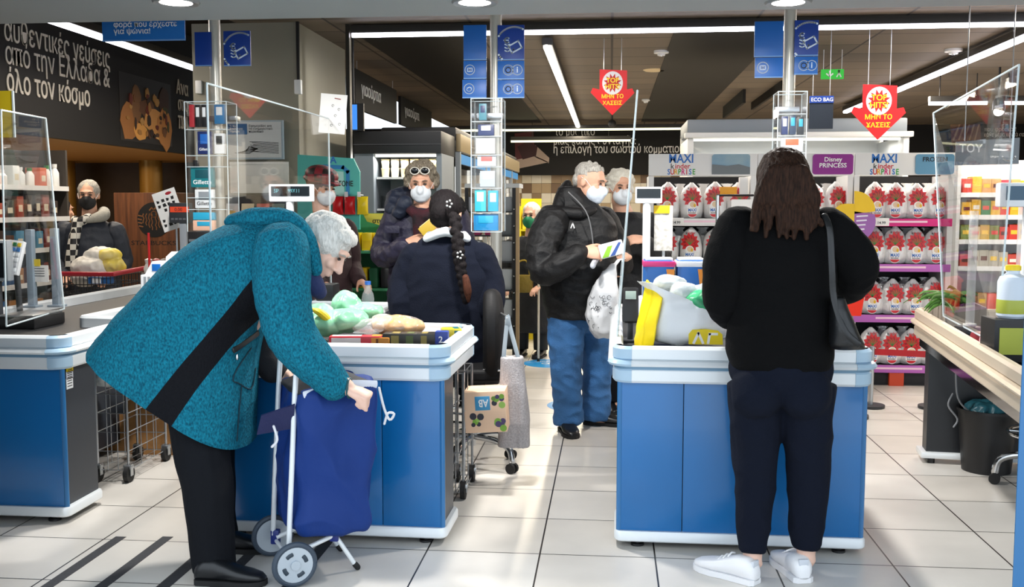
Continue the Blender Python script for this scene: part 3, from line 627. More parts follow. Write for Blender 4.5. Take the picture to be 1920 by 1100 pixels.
def head(mb, c, f, up, s=1.0):
    f = V(f).normalized(); up = V(up) - f * V(up).dot(f); up.normalize(); x = f.cross(up); c = V(c)
    g = lambda a, b, h: c + (x * a + f * b + up * h) * s
    mb.ell(g(0, -.012, .028), (.076 * s, .096 * s, .092 * s), f, up); mb.ell(g(0, .022, -.035), (.062 * s, .070 * s, .078 * s), f, up)
    mb.ell(g(0, .052, -.083), (.032 * s, .030 * s, .026 * s), f, up); mb.sweep([g(0, .084, .022), g(0, .100, -.012), g(0, .110, -.030)], [.009 * s, .012 * s, .015 * s], ref=x, seg=10)
    for k in (-1, 1):
        mb.ell(g(k * .078, -.006, -.004), (.012 * s, .020 * s, .032 * s), f, up, 10, 8); mb.ell(g(k * .017, .096, -.034), (.010 * s, .010 * s, .008 * s), f, up, 8, 6); mb.ell(g(k * .032, .07, -.022), (.026 * s, .022 * s, .024 * s), f, up, 10, 8)
    mb.ell(g(0, .088, -.060), (.024 * s, .010 * s, .0065 * s), f, up, 10, 6); mb.ell(g(0, .086, -.072), (.020 * s, .010 * s, .0075 * s), f, up, 10, 6); mb.ell(g(0, .082, .034), (.052 * s, .016 * s, .012 * s), f, up, 12, 8)
    return g
def face(t, g, f, up, s=1.0, brow='6a5a4c'):
    for k in (-1, 1):
        MB(eyew).ell(g(k * .031, .087, .012), (.013 * s, .007 * s, .0065 * s), f, up, 10, 8).build('eye', t)
        MB(mat('brow_' + brow, brow, .8)).sweep([g(k * .016, .097, .031), g(k * .032, .097, .036), g(k * .048, .084, .032)], [.003 * s, .0042 * s, .002 * s], ref=up, seg=6).build('eyebrow', t)
def neck(mb, g, base, s=1.0): mb.sweep([g(0, -.01, -.02), g(0, -.02, -.085), base], [.055 * s, .056 * s, .068 * s], ref=(1, 0, 0), seg=14)
def mask(t, g, f, up, m_, s=1.0, x=None):
    b = MB(); b.ell(g(0, .056, -.050), (.069 * s, .058 * s, .062 * s), f, up); b.ell(g(0, .098, -.030), (.026 * s, .034 * s, .034 * s), f, up); b.ell(g(0, .088, -.058), (.036 * s, .030 * s, .034 * s), f, up); b.ell(g(0, .066, -.082), (.046 * s, .044 * s, .032 * s), f, up)
    o = blob('face_mask', b, t, m_, .005, 6)
    for k in (-1, 1): MB(white).sweep([g(k * .066, .05, -.02), g(k * .083, .01, .012), g(k * .084, -.022, .020)], .0018, seg=6).build('ear_loop', o)
    return o
def torso_core(mb, hip, chest, nk, hw=.09): mb.sweep([hip, (V(hip) + V(chest)) / 2, chest, nk], [(.12, .09), (.105, .085), (.12, .085), (.06, .055)], ref=(1, 0, 0), seg=14, sub=2)
def limb(mb, *pr, cap='round', sub=3, ref=(1, .2, .1), seg=16):
    mb.sweep([V(p) for p, r in pr], [r for p, r in pr], ref=ref, cap=cap, sub=sub, seg=seg)
def shoe(t, heel, d, m_, L=.27, sole=None, h=.085, w_=.047):
    """closed shoe standing on the floor; heel point on the floor, d toe direction"""
    d = V((d[0], d[1], 0)).normalized(); x = V((d.y, -d.x, 0)); heel = V((heel[0], heel[1], 0)); rings = []
    for u, hw, hh in ((0, .45, .55), (.05, .72, .85), (.15, .80, 1.0), (.30, .80, 1.0), (.45, .85, .82), (.62, 1.0, .62), (.80, .98, .48), (.93, .72, .36), (1.0, .30, .22)):
        c = heel + d * L * u; r = []
        for k in range(14):
            a = 2 * PI * k / 14; z = math.sin(a); r.append(c + x * (w_ * hw * math.copysign(abs(math.cos(a)) ** .7, math.cos(a))) + V((0, 0, .016 + max(0, (h - .016) * hh) * (.5 + .5 * math.copysign(abs(z) ** .8, z)))))
        rings.append(r)
    b = MB(m_); b.loft(rings); o = b.build('shoe', t, smooth=60)
    sb = MB(sole or rubber); out = []
    for u, hw in ((0, .5), (.04, .78), (.3, .84), (.5, .9), (.64, 1.06), (.82, 1.02), (.95, .72), (1.01, .3)): out.append((u, hw))
    poly = [heel + d * L * u + x * w_ * hw for u, hw in out] + [heel + d * L * u - x * w_ * hw for u, hw in out[::-1]]
    n = len(poly); sb.add([p + V((0, 0, .001)) for p in poly] + [p + V((0, 0, .022)) for p in poly], [list(range(n))[::-1], list(range(n, 2 * n))] + [[i, (i + 1) % n, n + (i + 1) % n, n + i] for i in range(n)]); sb.build('sole', o, smooth=30)
    return o
def hair_mat(name, c, c2=None, mott=.25): return mat(name, c, .65, spec=.12, bump=.5, bscale=90, bstretch=(3, 3, .4), mottle=mott, mscale=60, col2=c2)
def curls(mb, c, f, up, r, n, rad, seed, lo=-.2, face_cut=.55):
    f = V(f).normalized(); up = V(up) - f * V(up).dot(f); up.normalize(); x = f.cross(up); rd = random.Random(seed); k = 0
    while k < n:
        v = V((rd.gauss(0, 1), rd.gauss(0, 1), rd.gauss(0, 1))).normalized()
        if v.z < lo or (v.y > face_cut and v.z < .45): continue
        p = V(c) + x * v.x * r[0] + f * v.y * r[1] + up * v.z * r[2]; mb.ell(p, (rad * rd.uniform(.7, 1.2),) * 3, f, up, 8, 6); k += 1
# ---------------------------------------------------------------- woman in teal bending over the trolley
teal = mat('teal_boucle', '05485e', .95, spec=.2, bump=.9, bscale=150, mottle=.45, mscale=150, col2='148099', bstretch=(1, 1, .6)); navyk = mat('navy_black_knit', '14151b', .85, bump=.3, bscale=220)
trou = mat('charcoal_trouser', '0f1116', .9, spec=.2, bump=.2, bscale=160); silver = hair_mat('hair_silver', 'b5b4ae', 'e2e0da')
YT = 3.87
t = thing('person', 'person in a teal coat bending over a blue shopping trolley', 'person', (-1.55, YT, 0))
A = lambda x, y, Y=YT: at(x, y, Y)
hf, hu = V((.74, -.10, -.67)), V((.67, 0, .74)); hc = A(608, 462)
b = MB(); g = head(b, hc, hf, hu, 1.0); neck(b, g, A(520, 470))
torso_core(b, A(385, 690), A(490, 510), A(525, 470))
wn, wf = A(652, 727, 3.68), A(535, 704, 4.06)
limb(b, (A(530, 480, 3.70), .05), (A(542, 610, 3.64), .045), (wn, .030)); limb(b, (A(530, 490, 4.02), .05), (A(490, 640, 4.06), .045), (wf, .030))
hand(b, wn, (1, -.05, -.33), (-.2, .25, -1), sgn=-1, s=.98, curl=(80, 92, 55), thumb=(.12, .9, .3), tcurl=35); hand(b, wf, (.95, -.1, -.25), (-.1, -.5, -.85), sgn=-1, s=.92, curl=(50, 60, 40))
an, af = A(398, 1058, 3.70), A(415, 1010, 4.02)
for kp, an_, Y in ((A(382, 870, 3.74), an, 3.74), (A(388, 850, 4.0), af, 3.98)): limb(b, (A(385, 720, Y), .08), (kp, .055), (an_, .035))
body = blob('body', b, t, skin_pale, .0055, 3); face(t, g, hf, hu, brow='9a958c')
h = MB(); h.ell(g(0, -.022, .036), (.088, .104, .096), hf, hu)
for k in (-1, 1): h.ell(g(k * .066, -.04, -.012), (.026, .060, .062), hf, hu)
h.ell(g(0, -.075, -.03), (.07, .045, .075), hf, hu); h.ell(g(0, .04, .088), (.07, .05, .03), hf, hu)
o = blob('hair', h, t, silver, .006, 3, (.006, (30, 30, 12), .004, (60, 60, 25)), label='short silver hair')
coatm = [(190, 646, 466, 832, .27), (222, 604, 468, 760, .27), (262, 558, 470, 695, .262), (318, 500, 478, 640, .25), (375, 452, 495, 590, .25), (432, 420, 540, 560, .235), (482, 407, 578, 522, .185), (528, 408, 588, 480, .115)]
CT = catmull([list(map(float, q)) for q in coatm], 8); rings = []; NS = 96
for q in CT:
    d_, e_ = A(q[0], q[1]), A(q[2], q[3]); c = (d_ + e_) / 2; u = (d_ - e_) / 2; r = []
    for k in range(NS):
        th = 2 * PI * k / NS; ca, sa = math.cos(th), math.sin(th); r.append(c + u * math.copysign(abs(ca) ** (.5 + .3 * len(rings) / len(CT)), ca) - YA * (q[4] * math.copysign(abs(sa) ** .82, sa)))
    rings.append(r)
c = MB(teal, navyk); c.loft(rings)
pl = [(A(*q, 3.62).x, A(*q, 3.62).z) for q in ((303, 733), (452, 545), (338, 778), (452, 606))]
def panel_mat():
    m = teal.copy(); m.name = 'teal_coat_with_panel'; nt = m.node_tree; L = nt.links; bs = nt.nodes['Principled BSDF']; tc = nt.nodes.new('ShaderNodeTexCoord'); sp = nt.nodes.new('ShaderNodeSeparateXYZ'); L.new(tc.outputs['Object'], sp.inputs[0])
    def mt(op, a, b):
        n = nt.nodes.new('ShaderNodeMath'); n.operation = op
        for i, v in enumerate((a, b)):
            if isinstance(v, (int, float)): n.inputs[i].default_value = v
            else: L.new(v, n.inputs[i])
        return n.outputs[0]
    def ln(p, q): dx, dz = q[0] - p[0], q[1] - p[1]; return mt('ADD', mt('MULTIPLY', sp.outputs[2], dx), mt('ADD', mt('MULTIPLY', sp.outputs[0], -dz), dz * p[0] - dx * p[1]))
    f = mt('MULTIPLY', mt('MULTIPLY', mt('LESS_THAN', ln(pl[0], pl[1]), 0.0), mt('GREATER_THAN', ln(pl[2], pl[3]), 0.0)), mt('LESS_THAN', sp.outputs[1], YT - .03))
    src = bs.inputs['Base Color'].links[0].from_socket; mx = nt.nodes.new('ShaderNodeMix'); mx.data_type = 'RGBA'; L.new(f, mx.inputs[0]); L.new(src, mx.inputs[6]); mx.inputs[7].default_value = lin('101116'); L.new(mx.outputs[2], bs.inputs['Base Color']); return m
c.mats[0] = panel_mat()
for i, f_ in enumerate(c.f):
    if len(f_) != 4 and min(f_) == 0: c.mi[i] = 1
co = c.build('coat', t, smooth=60, label='teal boucle coat with black side panels'); fold(co, .006, (5, 5, 5), .004, (9, 9, 9), 2)
def sleeve(pr, m_, name='sleeve', fs=(.004, (9, 9, 9), .004, (14, 14, 14), 3), par=None):
    s_ = MB(); limb(s_, *pr, cap='round', sub=4, seg=20); return blob(name, s_, par or co, m_, .007, 3, fs)
sleeve([(A(528, 468, 3.70), .108), (A(530, 550, 3.665), .104), (A(548, 628, 3.65), .092), (A(595, 684, 3.66), .078), (A(626, 718, 3.68), .064)], teal)
sleeve([(A(520, 500, 4.02), .10), (A(492, 590, 4.06), .085), (A(492, 650, 4.06), .075), (A(512, 690, 4.05), .06)], navyk)
hd = MB()
for Yk in (3.70, 4.03):
    s_ = (Yk - YT) * .45; limb(hd, (A(436, 415, YT + s_), .030), (A(485, 408, YT + s_ * 1.5), .040), (A(545, 412, YT + s_ * 1.7), .036), (A(578, 450, YT + s_ * 1.6), .030), (A(592, 505, YT + s_ * 1.3), .026))
hd.ell(A(470, 422), (.09, .10, .04), (1, 0, .1), (0, 0, 1)); hd.ell(A(440, 415), (.085, .03, .025), (1, 0, .1), (0, 0, 1))
blob('hood', hd, co, teal, .007, 4, (.004, (12, 12, 12)), label='teal hood lying on the shoulders')
def onsurf(o, px, py, off=.003):
    ok, l, n, i = o.ray_cast(V((0, 0, CAMH)), ray(px, py).normalized()); return l + n * off if ok else at(px, py, 3.61)
for pp in ([(470, 652), (444, 690), (436, 712), (446, 718), (470, 728), (478, 690)], [(452, 722), (448, 760), (443, 826)]): MB(mat('seam_dark', '06303d', .9)).sweep([onsurf(co, *q) for q in pp], .0028, seg=6, sub=4).build('pocket_seam', co)
zp = MB(black); zp.sweep([onsurf(co, 437, 656), onsurf(co, 460, 640), onsurf(co, 482, 624)], [(.013, .006)] * 3, ref=(0, 0, 1), seg=8); zo = zp.build('pocket_zip', co); MB(chrome).ell(onsurf(co, 442, 668, .006), (.006, .004, .014), seg=8, rings=6).build('zip_pull', zo)
sc_ = MB(); limb(sc_, (A(560, 490, 3.80), .05), (A(585, 530, 3.80), .045), (A(600, 548, 3.85), .03)); limb(sc_, (A(560, 490, 3.95), .05), (A(590, 535, 3.93), .04)); blob('scarf', sc_, t, mat('scarf_navy', '1b2a55', .85, bump=.3), .007, 3, (.004, (15, 15, 15)))
MB(mat('bracelet_green', '15454a', .4)).sweep([wn + V((.006, 0, 0)) + V((.0, math.cos(a) * .034, math.sin(a) * .036)) for a in [k * PI / 10 for k in range(21)]], .005, seg=8).build('bracelet', t)
tr = MB()
limb(tr, (A(368, 700, 3.81), .11), (A(372, 790, 3.78), .112), (A(385, 890, 3.73), .100), (A(395, 990, 3.71), .088), (A(402, 1068, 3.70), .080), cap='flat'); limb(tr, (A(385, 700, 3.95), .11), (A(388, 790, 3.99), .115), (A(395, 880, 4.0), .095), (A(405, 960, 4.01), .080), (A(412, 1012, 4.02), .075), cap='flat'); tr.ell(A(372, 690), (.16, .14, .12))
blob('trousers', tr, t, trou, .008, 4, (.006, (8, 8, 4), .006, (12, 12, 6), 5))
for hp, dd in ((atz(368, 1092), (1, .02)), (atz(388, 1033), (1, .1))):
    shoe(t, hp, dd, mat('shoe_black', '131417', .35), L=.275, h=.10)
# ---------------------------------------------------------------- woman in black seen from behind
YW = 3.95; A = lambda x, y, Y=YW: at(x, y, Y)
blk = mat('black_sweat', '070708', .95, spec=.15, bump=.25, bscale=180); nav = mat('navy_jogger', '0e1320', .95, spec=.15, bump=.25, bscale=180)
t = thing('person', 'person in a black sweatshirt and navy joggers with long brown hair, seen from behind', 'person', (.64, YW, 0))
hf, hu = V((-.05, 1, -.15)), V((0, .1, 1)); hc = A(1466, 347)
b = MB(); g = head(b, hc, hf, hu, .98); neck(b, g, A(1465, 430), .9); torso_core(b, A(1465, 690), A(1465, 470), A(1465, 415))
wl, wr_ = A(1405, 585, 4.42), A(1555, 545, 4.42)
limb(b, (A(1385, 430), .05), (A(1352, 560, 3.93), .042), (wl, .03)); limb(b, (A(1550, 430), .05), (A(1618, 505, 3.95), .042), (wr_, .03))
hand(b, wl, (.2, 1, -.1), (0, 0, -1), sgn=-1, s=.92); hand(b, wr_, (-.25, 1, -.05), (0, 0, -1), sgn=1, s=.92)
al, ar = A(1411, 1048, 3.90), A(1511, 1040, 3.94)
limb(b, (A(1420, 720), .08), (A(1416, 880), .055), (al, .036)); limb(b, (A(1512, 720), .08), (A(1515, 880), .055), (ar, .036))
fl_, fr_ = V((-.78, .62, 0)), V((-.22, 1, 0)); hl, hr = atz(1420, 1096), atz(1508, 1094)
limb(b, (al, .036), (V((al.x, al.y, .06)), .034), (V((hl.x, hl.y, .05)) + fl_.normalized() * .12, .03)); limb(b, (ar, .036), (V((ar.x, ar.y, .06)), .034), (V((hr.x, hr.y, .05)) + fr_.normalized() * .12, .03))
blob('body', b, t, skin_pale, .0055, 3); face(t, g, hf, hu)
hb = mat('hair_brown', '170d08', .6, spec=.12, bump=.5, bscale=90, bstretch=(3, 3, .4), mottle=.3, mscale=60, col2='3a251a'); h = MB(); h.ell(g(0, -.02, .035), (.098, .112, .106), hf, hu)
W0 = hc + V((0, -.075, 0))
rg = []
for z, hw, dp in ((.09, .06, .05), (.05, .088, .07), (0, .102, .075), (-.05, .110, .07), (-.09, .116, .06), (-.12, .116, .05), (-.135, .095, .035)): rg.append([hc + V((hw * math.cos(2 * PI * k / 24), -.055 + dp * math.sin(2 * PI * k / 24), z)) for k in range(24)])
h.loft(rg)
rd = random.Random(4)
for k in range(16):
    x0 = -.1 + .2 * k / 15; limb(h, (hc + V((x0 * .6, -.12, .06)), .014), (hc + V((x0, -.128, -.04)), .017), (hc + V((x0 * 1.08 + rd.uniform(-.01, .01), -.118, -.10)), .014), (hc + V((x0 * 1.15 + rd.uniform(-.015, .015), -.135, -.145 - rd.uniform(0, .06))), .008))
blob('hair', h, t, hb, .006, 2, (.004, (40, 40, 8), .003, (90, 60, 8)), label='long straight brown hair')
sw = MB(); rg = []
for y, x0, x1, dp in ((398, 1422, 1512, .06), (410, 1388, 1548, .085), (430, 1366, 1570, .11), (480, 1362, 1568, .135), (560, 1366, 1562, .135), (630, 1364, 1560, .14), (668, 1366, 1562, .145), (690, 1370, 1558, .14)):
    a, c_ = A(x0, y), A(x1, y); m_ = (a + c_) / 2; hw = (c_ - a).length / 2; rg.append([m_ + V((hw * math.copysign(abs(math.cos(2 * PI * k / 40)) ** .85, math.cos(2 * PI * k / 40)), dp * math.sin(2 * PI * k / 40), 0)) for k in range(40)])
sw.loft(rg); swo = blob('sweatshirt', sw, t, blk, .009, 5, (.008, (6, 6, 8), .006, (8, 8, 12), 7), label='black sweatshirt')
sleeve([(A(1385, 428), .085), (A(1360, 490, 3.93), .082), (A(1358, 560, 3.95), .080), (A(1382, 592, 4.15), .066), (A(1402, 588, 4.36), .046)], blk, par=swo)
sleeve([(A(1552, 430), .085), (A(1592, 470, 3.94), .084), (A(1607, 508, 3.97), .080), (A(1585, 540, 4.16), .066), (A(1558, 546, 4.36), .046)], blk, par=swo)
rb = MB(blk); limb(rb, (A(1424, 402, 3.90), .018), (A(1467, 412, 3.86), .02), (A(1512, 402, 3.90), .018)); rb.build('collar', swo)
jg = MB(); limb(jg, (A(1420, 720), .115), (A(1417, 800), .098), (A(1416, 890, 3.94), .080), (A(1413, 980, 3.92), .066), (A(1411, 1034, 3.90), .050), cap='flat'); limb(jg, (A(1510, 720), .115), (A(1512, 800), .098), (A(1515, 890, 3.95), .080), (A(1512, 980, 3.94), .066), (A(1511, 1026, 3.94), .050), cap='flat')
jg.ell(A(1464, 690), (.195, .145, .14)); jg.ell(A(1420, 735, 3.88), (.10, .09, .10)); jg.ell(A(1508, 735, 3.88), (.10, .09, .10))
jo = blob('joggers', jg, t, nav, .008, 4, (.005, (8, 8, 5), .007, (10, 10, 9), 9))
sneak = mat('sneaker_white', 'e8e8ea', .4)
for hp, dd in ((hl, fl_), (hr, fr_)):
    s_ = shoe(t, hp, dd, sneak, L=.28, sole=sneak, h=.098, w_=.051)
    d_ = V((dd[0], dd[1], 0)).normalized(); MB(mat('heel_tab', 'c9ced6', .4)).box(V((hp.x, hp.y, .078)) + d_ * .012, (.04, .012, .03), .004, Matrix.Rotation(math.atan2(d_.y, d_.x) - PI / 2, 4, 'Z')).build('heel_tab', s_)
    lc = MB(mat('lace_white', 'f4f4f4', .6)); x_ = V((d_.y, -d_.x, 0)); h0 = V((hp.x, hp.y, 0))
    for k in range(4): q = h0 + d_ * (.115 + .022 * k) + ZA * (.100 - .012 * k); lc.sweep([q - x_ * .026 - ZA * .008, q, q + x_ * .026 - ZA * .008], .0035, seg=6)
    lc.build('lace', s_)
t = thing('shoulder_bag', 'black leather shoulder bag hanging at the hip of the person in black', 'bag', A(1590, 655, 3.86))
lth = mat('bag_leather', '101113', .35, bump=.1, bscale=90); bb = MB(); rg = []
for y, x0, x1, dp in ((556, 1558, 1584, .03), (580, 1556, 1592, .05), (620, 1555, 1608, .06), (645, 1555, 1622, .055), (655, 1560, 1624, .03)):
    a, c_ = A(x0, y, 3.83), A(x1, y, 3.83); m_ = (a + c_) / 2; hw = (c_ - a).length / 2; rg.append([m_ + V((hw * math.cos(2 * PI * k / 24), dp * math.sin(2 * PI * k / 24), 0)) for k in range(24)])
bb.loft(rg); blob('bag_body', bb, t, lth, .006, 4, (.003, (12, 12, 12)))
MB(lth).sweep([A(1545, 402, 3.84), A(1556, 430, 3.80), A(1560, 500, 3.79), A(1564, 560, 3.80), A(1585, 620, 3.77), A(1612, 646, 3.78)], [(.012, .004)] * 6, ref=(1, 0, 0), seg=8, sub=4).build('strap', t)
for q in ((1527, 394), (1537, 412)): MB(chrome).ell(A(*q, 3.83), (.008, .005, .008), seg=10, rings=8).build('strap_stud', t)
# ---------------------------------------------------------------- seated cashier, back to the camera
YC = 5.6; A = lambda x, y, Y=YC: at(x, y, Y)
t = thing('person', 'person with a long black braid and navy sweater, seated at the till', 'person', (A(838, 600).x, YC, 0))
hf, hu = V((.25, 1, -.12)), V((0, .1, 1)); hc = A(838, 400)
b = MB(); g = head(b, hc, hf, hu, 1.0); neck(b, g, A(836, 455)); torso_core(b, A(835, 690), A(836, 520), A(836, 455))
for k, sh, el, wr in ((-1, A(775, 480), A(752, 580, 5.55), A(790, 600, 5.95)), (1, A(905, 480), A(925, 580, 5.55), A(885, 600, 5.95))):
    limb(b, (sh, .035), (el, .025), (wr, .028)); hand(b, wr, (-k * .3, 1, -.05), (0, 0, -1), sgn=k, s=.95)
for k in (-1, 1):
    hp, kn, an_ = A(836 + k * 34, 690, 5.62), A(836 + k * 40, 690, 6.05), A(836 + k * 36, 800, 6.05); limb(b, (hp, .08), (kn, .055), (V((an_.x, an_.y, .30)), .035), (V((an_.x, an_.y + .12, .27)), .03))
blob('body', b, t, skin, .0065, 3); face(t, g, hf, hu)
hbk = hair_mat('hair_black', '0c0a0b', '1c1719', .3); h = MB(); h.ell(g(0, -.018, .032), (.092, .106, .102), hf, hu); h.ell(g(0, -.06, -.02), (.075, .06, .07), hf, hu)
h.ell(g(0, -.11, -.005), (.05, .035, .055), hf, hu)
bp_ = [A(852, 405, 5.47), A(858, 450, 5.43), A(862, 490, 5.42), A(868, 530, 5.42), A(875, 562, 5.43)]
cp = catmull([[*p] for p in bp_], 6)
for i, p in enumerate(cp):
    f_ = i / len(cp); s_ = .030 if f_ < .55 else .026 * (1.55 - f_); k = 1 if i % 2 else -1; h.ell(V(p) + V((k * .008, 0, 0)), (s_, .022, .026), seg=10, rings=8)
blob('hair', h, t, hbk, .006, 1, (.003, (60, 60, 20), .002, (120, 120, 60)), label='black hair in a long braid')
tb = MB(hair_mat('hair_tip_brown', '3a2219', '5a3527', .3)); limb(tb, (A(873, 520, 5.405), .018), (A(877, 545, 5.405), .022), (A(878, 565, 5.41), .006)); tb.build('braid_end', t, label='loose brown end of the braid')
for px, py in ((842, 382), (862, 478)):
    cl = MB(mat('clip_silver', 'c8c8c8', .25, .6)); c_ = A(px, py, 5.445 if py < 400 else 5.395)
    for k in range(5): cl.ell(c_ + V((.014 * math.cos(k * 1.26), 0, .018 * math.sin(k * 1.26))), (.007, .006, .007), seg=8, rings=6)
    cl.build('hair_clip_print' if False else 'hair_clip', t)
col = MB(); limb(col, (A(800, 447, 5.52), .022), (A(836, 434, 5.49), .028), (A(876, 447, 5.52), .022)); limb(col, (A(800, 447, 5.52), .022), (A(806, 440, 5.66), .022)); limb(col, (A(876, 447, 5.52), .022), (A(870, 440, 5.66), .022)); blob('shirt_collar', col, t, mat('shirt_white', 'd9dde2', .7), .005, 3)
nvy = mat('sweater_navy', '0d1220', .95, spec=.2, bump=.3, bscale=180); sw = MB(); rg = []
for y, x0, x1, dp in ((440, 800, 876, .07), (450, 786, 893, .09), (475, 766, 912, .12), (520, 754, 926, .14), (560, 752, 926, .14), (610, 758, 922, .15), (660, 762, 918, .15), (695, 770, 912, .14)):
    a, c_ = A(x0, y), A(x1, y); m_ = (a + c_) / 2; hw = (c_ - a).length / 2; rg.append([m_ + V((hw * math.copysign(abs(math.cos(2 * PI * k / 36)) ** .85, math.cos(2 * PI * k / 36)), dp * math.sin(2 * PI * k / 36), 0)) for k in range(36)])
sw.loft(rg); swo = blob('sweater', sw, t, nvy, .009, 4, (.006, (7, 7, 7), .004, (10, 10, 12), 11))
for k, pts in ((-1, [(A(778, 482), .085), (A(757, 530), .082), (A(755, 580, 5.55), .075), (A(775, 600, 5.75), .062), (A(788, 600, 5.9), .045)]), (1, [(A(900, 482), .085), (A(918, 530), .082), (A(918, 580, 5.55), .075), (A(900, 600, 5.75), .062), (A(888, 600, 5.9), .045)])): sleeve(pts, nvy, par=swo)
tz = MB()
for k in (-1, 1): limb(tz, (A(836 + k * 32, 690, 5.58), .11), (A(836 + k * 40, 690, 6.03), .08), (V((A(836 + k * 36, 800, 6.05).x, 6.05, .34)), .06), cap='round')
blob('trousers', tz, t, trou, .01, 3)
for k in (-1, 1):
    q = A(836 + k * 36, 800, 6.0); o = shoe(t, (q.x, q.y - .02, 0), (0, 1), mat('shoe_black', '131417', .35)); o.location.z = .22
# ---------------------------------------------------------------- customer with sunglasses on her head
YS = 6.6; A = lambda x, y, Y=YS: at(x, y, Y)
t = thing('person', 'person in a dark padded jacket and mask with sunglasses pushed up on curly hair', 'person', (A(792, 600).x, YS, 0))
hf, hu = V((.10, -1, -.12)), V((0, -.12, 1)); hc = A(790, 346)
b = MB(); g = head(b, hc, hf, hu, 1.0); neck(b, g, A(794, 398)); torso_core(b, A(800, 590), A(796, 460), A(794, 400))
wr1 = A(764, 455, 6.33); limb(b, (A(742, 405), .05), (A(716, 478, 6.55), .042), (wr1, .03)); hand(b, wr1, (.95, -.25, .12), (.1, .75, -.35), sgn=1, s=.95, curl=(30, 45, 30))
wr2 = A(838, 500, 6.45); limb(b, (A(858, 405), .05), (A(872, 490), .042), (wr2, .03)); hand(b, wr2, (-.8, -.3, 0), (0, .5, -.6), sgn=-1, s=.92)
for k in (-1, 1): limb(b, (A(798 + k * 24, 600), .08), (A(798 + k * 28, 720), .055), (V((A(798 + k * 28, 790).x, YS, .08)), .036), (V((A(798 + k * 28, 790).x, YS - .12, .032)), .018))
blob('body', b, t, skin, .0065, 3); face(t, g, hf, hu); mask(t, g, hf, hu, mat('mask_white', 'dfe5ea', .7))
h = MB(); h.ell(g(0, -.03, .05), (.092, .095, .095), hf, hu); curls(h, g(0, -.02, .035), hf, hu, (.100, .10, .115), 130, .022, 5, -.4, .35); blob('hair', h, t, hair_mat('hair_ash', '4a4038', 'a59a86', .4), .006, 2, (.004, (50, 50, 50)), label='curly ash grey hair')
sg = MB(mat('sunglass_black', '0c0c0d', .15)); sl = []
for k in (-1, 1): sg.ell(g(k * .033, .085, .098), (.027, .008, .020), hf, hu + hf * .3, 14, 8)
sgo = sg.build('sunglasses', t); fr = MB(mat('sunglass_frame', 'd8d4c8', .3))
for k in (-1, 1): fr.sweep([g(k * .033 + .029 * math.cos(a), .088 - .006 * math.sin(a), .098 + .022 * math.sin(a)) for a in [q * PI / 10 for q in range(21)]], .0035, seg=6)
fr.build('sunglass_frame', sgo)
jk = mat('jacket_aubergine', '25233a', .55, bump=.35, bscale=60); sw = MB(); rg = []
for y, x0, x1, dp in ((392, 757, 840, .07), (402, 738, 862, .10), (425, 730, 872, .13), (470, 734, 868, .145), (520, 730, 872, .15), (570, 724, 878, .155), (620, 720, 880, .155)):
    a, c_ = A(x0, y), A(x1, y); m_ = (a + c_) / 2; hw = (c_ - a).length / 2; rg.append([m_ + V((hw * math.copysign(abs(math.cos(2 * PI * k / 36)) ** .85, math.cos(2 * PI * k / 36)), dp * math.sin(2 * PI * k / 36), 0)) for k in range(36)])
sw.loft(rg); jo = blob('jacket', sw, t, jk, .009, 3, (.006, (7, 7, 9), .008, (9, 9, 16), 13), label='dark aubergine padded jacket')
sleeve([(A(744, 408), .085), (A(724, 450), .080), (A(718, 478, 6.55), .078), (A(738, 474, 6.41), .064), (A(758, 460, 6.34), .05)], jk, fs=(.005, (9, 9, 9), .008, (14, 14, 18), 3), par=jo)
sleeve([(A(856, 408), .085), (A(868, 450), .080), (A(868, 490, 6.57), .075), (A(848, 500, 6.47), .055)], jk, par=jo)
hd = MB(); limb(hd, (A(735, 392, 6.57), .05), (A(742, 372, 6.65), .06), (A(762, 362, 6.7), .05)); limb(hd, (A(748, 400, 6.49), .04), (A(760, 380, 6.47), .045)); blob('hood', hd, jo, mat('hood_navy', '1a2336', .6, bump=.4, bscale=50), .007, 2, (.008, (14, 14, 14), .006, (20, 20, 20)))
fu = MB(); curls(fu, A(850, 388, 6.55), (0, -1, 0), (0, 0, 1), (.07, .06, .06), 70, .02, 8, -2, 2); fu.ell(A(850, 388, 6.55), (.07, .06, .06)); blob('fur_trim', fu, jo, mat('fur_black', '121113', .9, bump=.8, bscale=80), .007, 1, (.004, (60, 60, 60)))
sc_ = MB(); limb(sc_, (A(768, 392, 6.47), .035), (A(795, 405, 6.43), .042), (A(822, 388, 6.47), .035)); limb(sc_, (A(786, 405, 6.44), .045), (A(790, 440, 6.44), .05), (A(792, 480, 6.44), .045), cap='flat'); blob('scarf', sc_, t, mat('scarf_wine', '4a1622', .9, bump=.4, mottle=.5, mscale=14, col2='151016'), .007, 2, (.006, (16, 16, 12)), label='wine red and black scarf')
pk = MB(jk); pk.box(A(772, 395, 6.45) + V((-.13, 0, -.12)), (.10, .012, .05), .005); pk.build('pocket_flap', jo)
tz = MB()
for k in (-1, 1): limb(tz, (A(798 + k * 24, 600), .11), (A(798 + k * 28, 720), .08), (V((A(798 + k * 28, 790).x, YS, .07)), .065), cap='flat')
blob('trousers', tz, t, trou, .01, 3)
for k in (-1, 1): q = A(798 + k * 28, 790); shoe(t, (q.x, YS + .09, 0), (k * .1, -1), mat('shoe_black', '131417', .35))
t = thing('wallet', 'yellow wallet held by the person with sunglasses', 'wallet', A(806, 428, 6.28)); w_ = MB(mat('wallet_yellow', 'c9a72a', .5)); Mw = frame(A(796, 440, 6.275), V((.75, .2, .62)), V((-.55, 0, .8)))
w_.M = Mw; w_.box((.045, .02, 0), (.11, .07, .012), .004); w_.build('cover', t); w2 = MB(mat('wallet_flap', 'e6dc9a', .5)); w2.M = Mw; w2.box((.05, .035, -.009), (.09, .05, .005), .002); w2.build('flap', t)
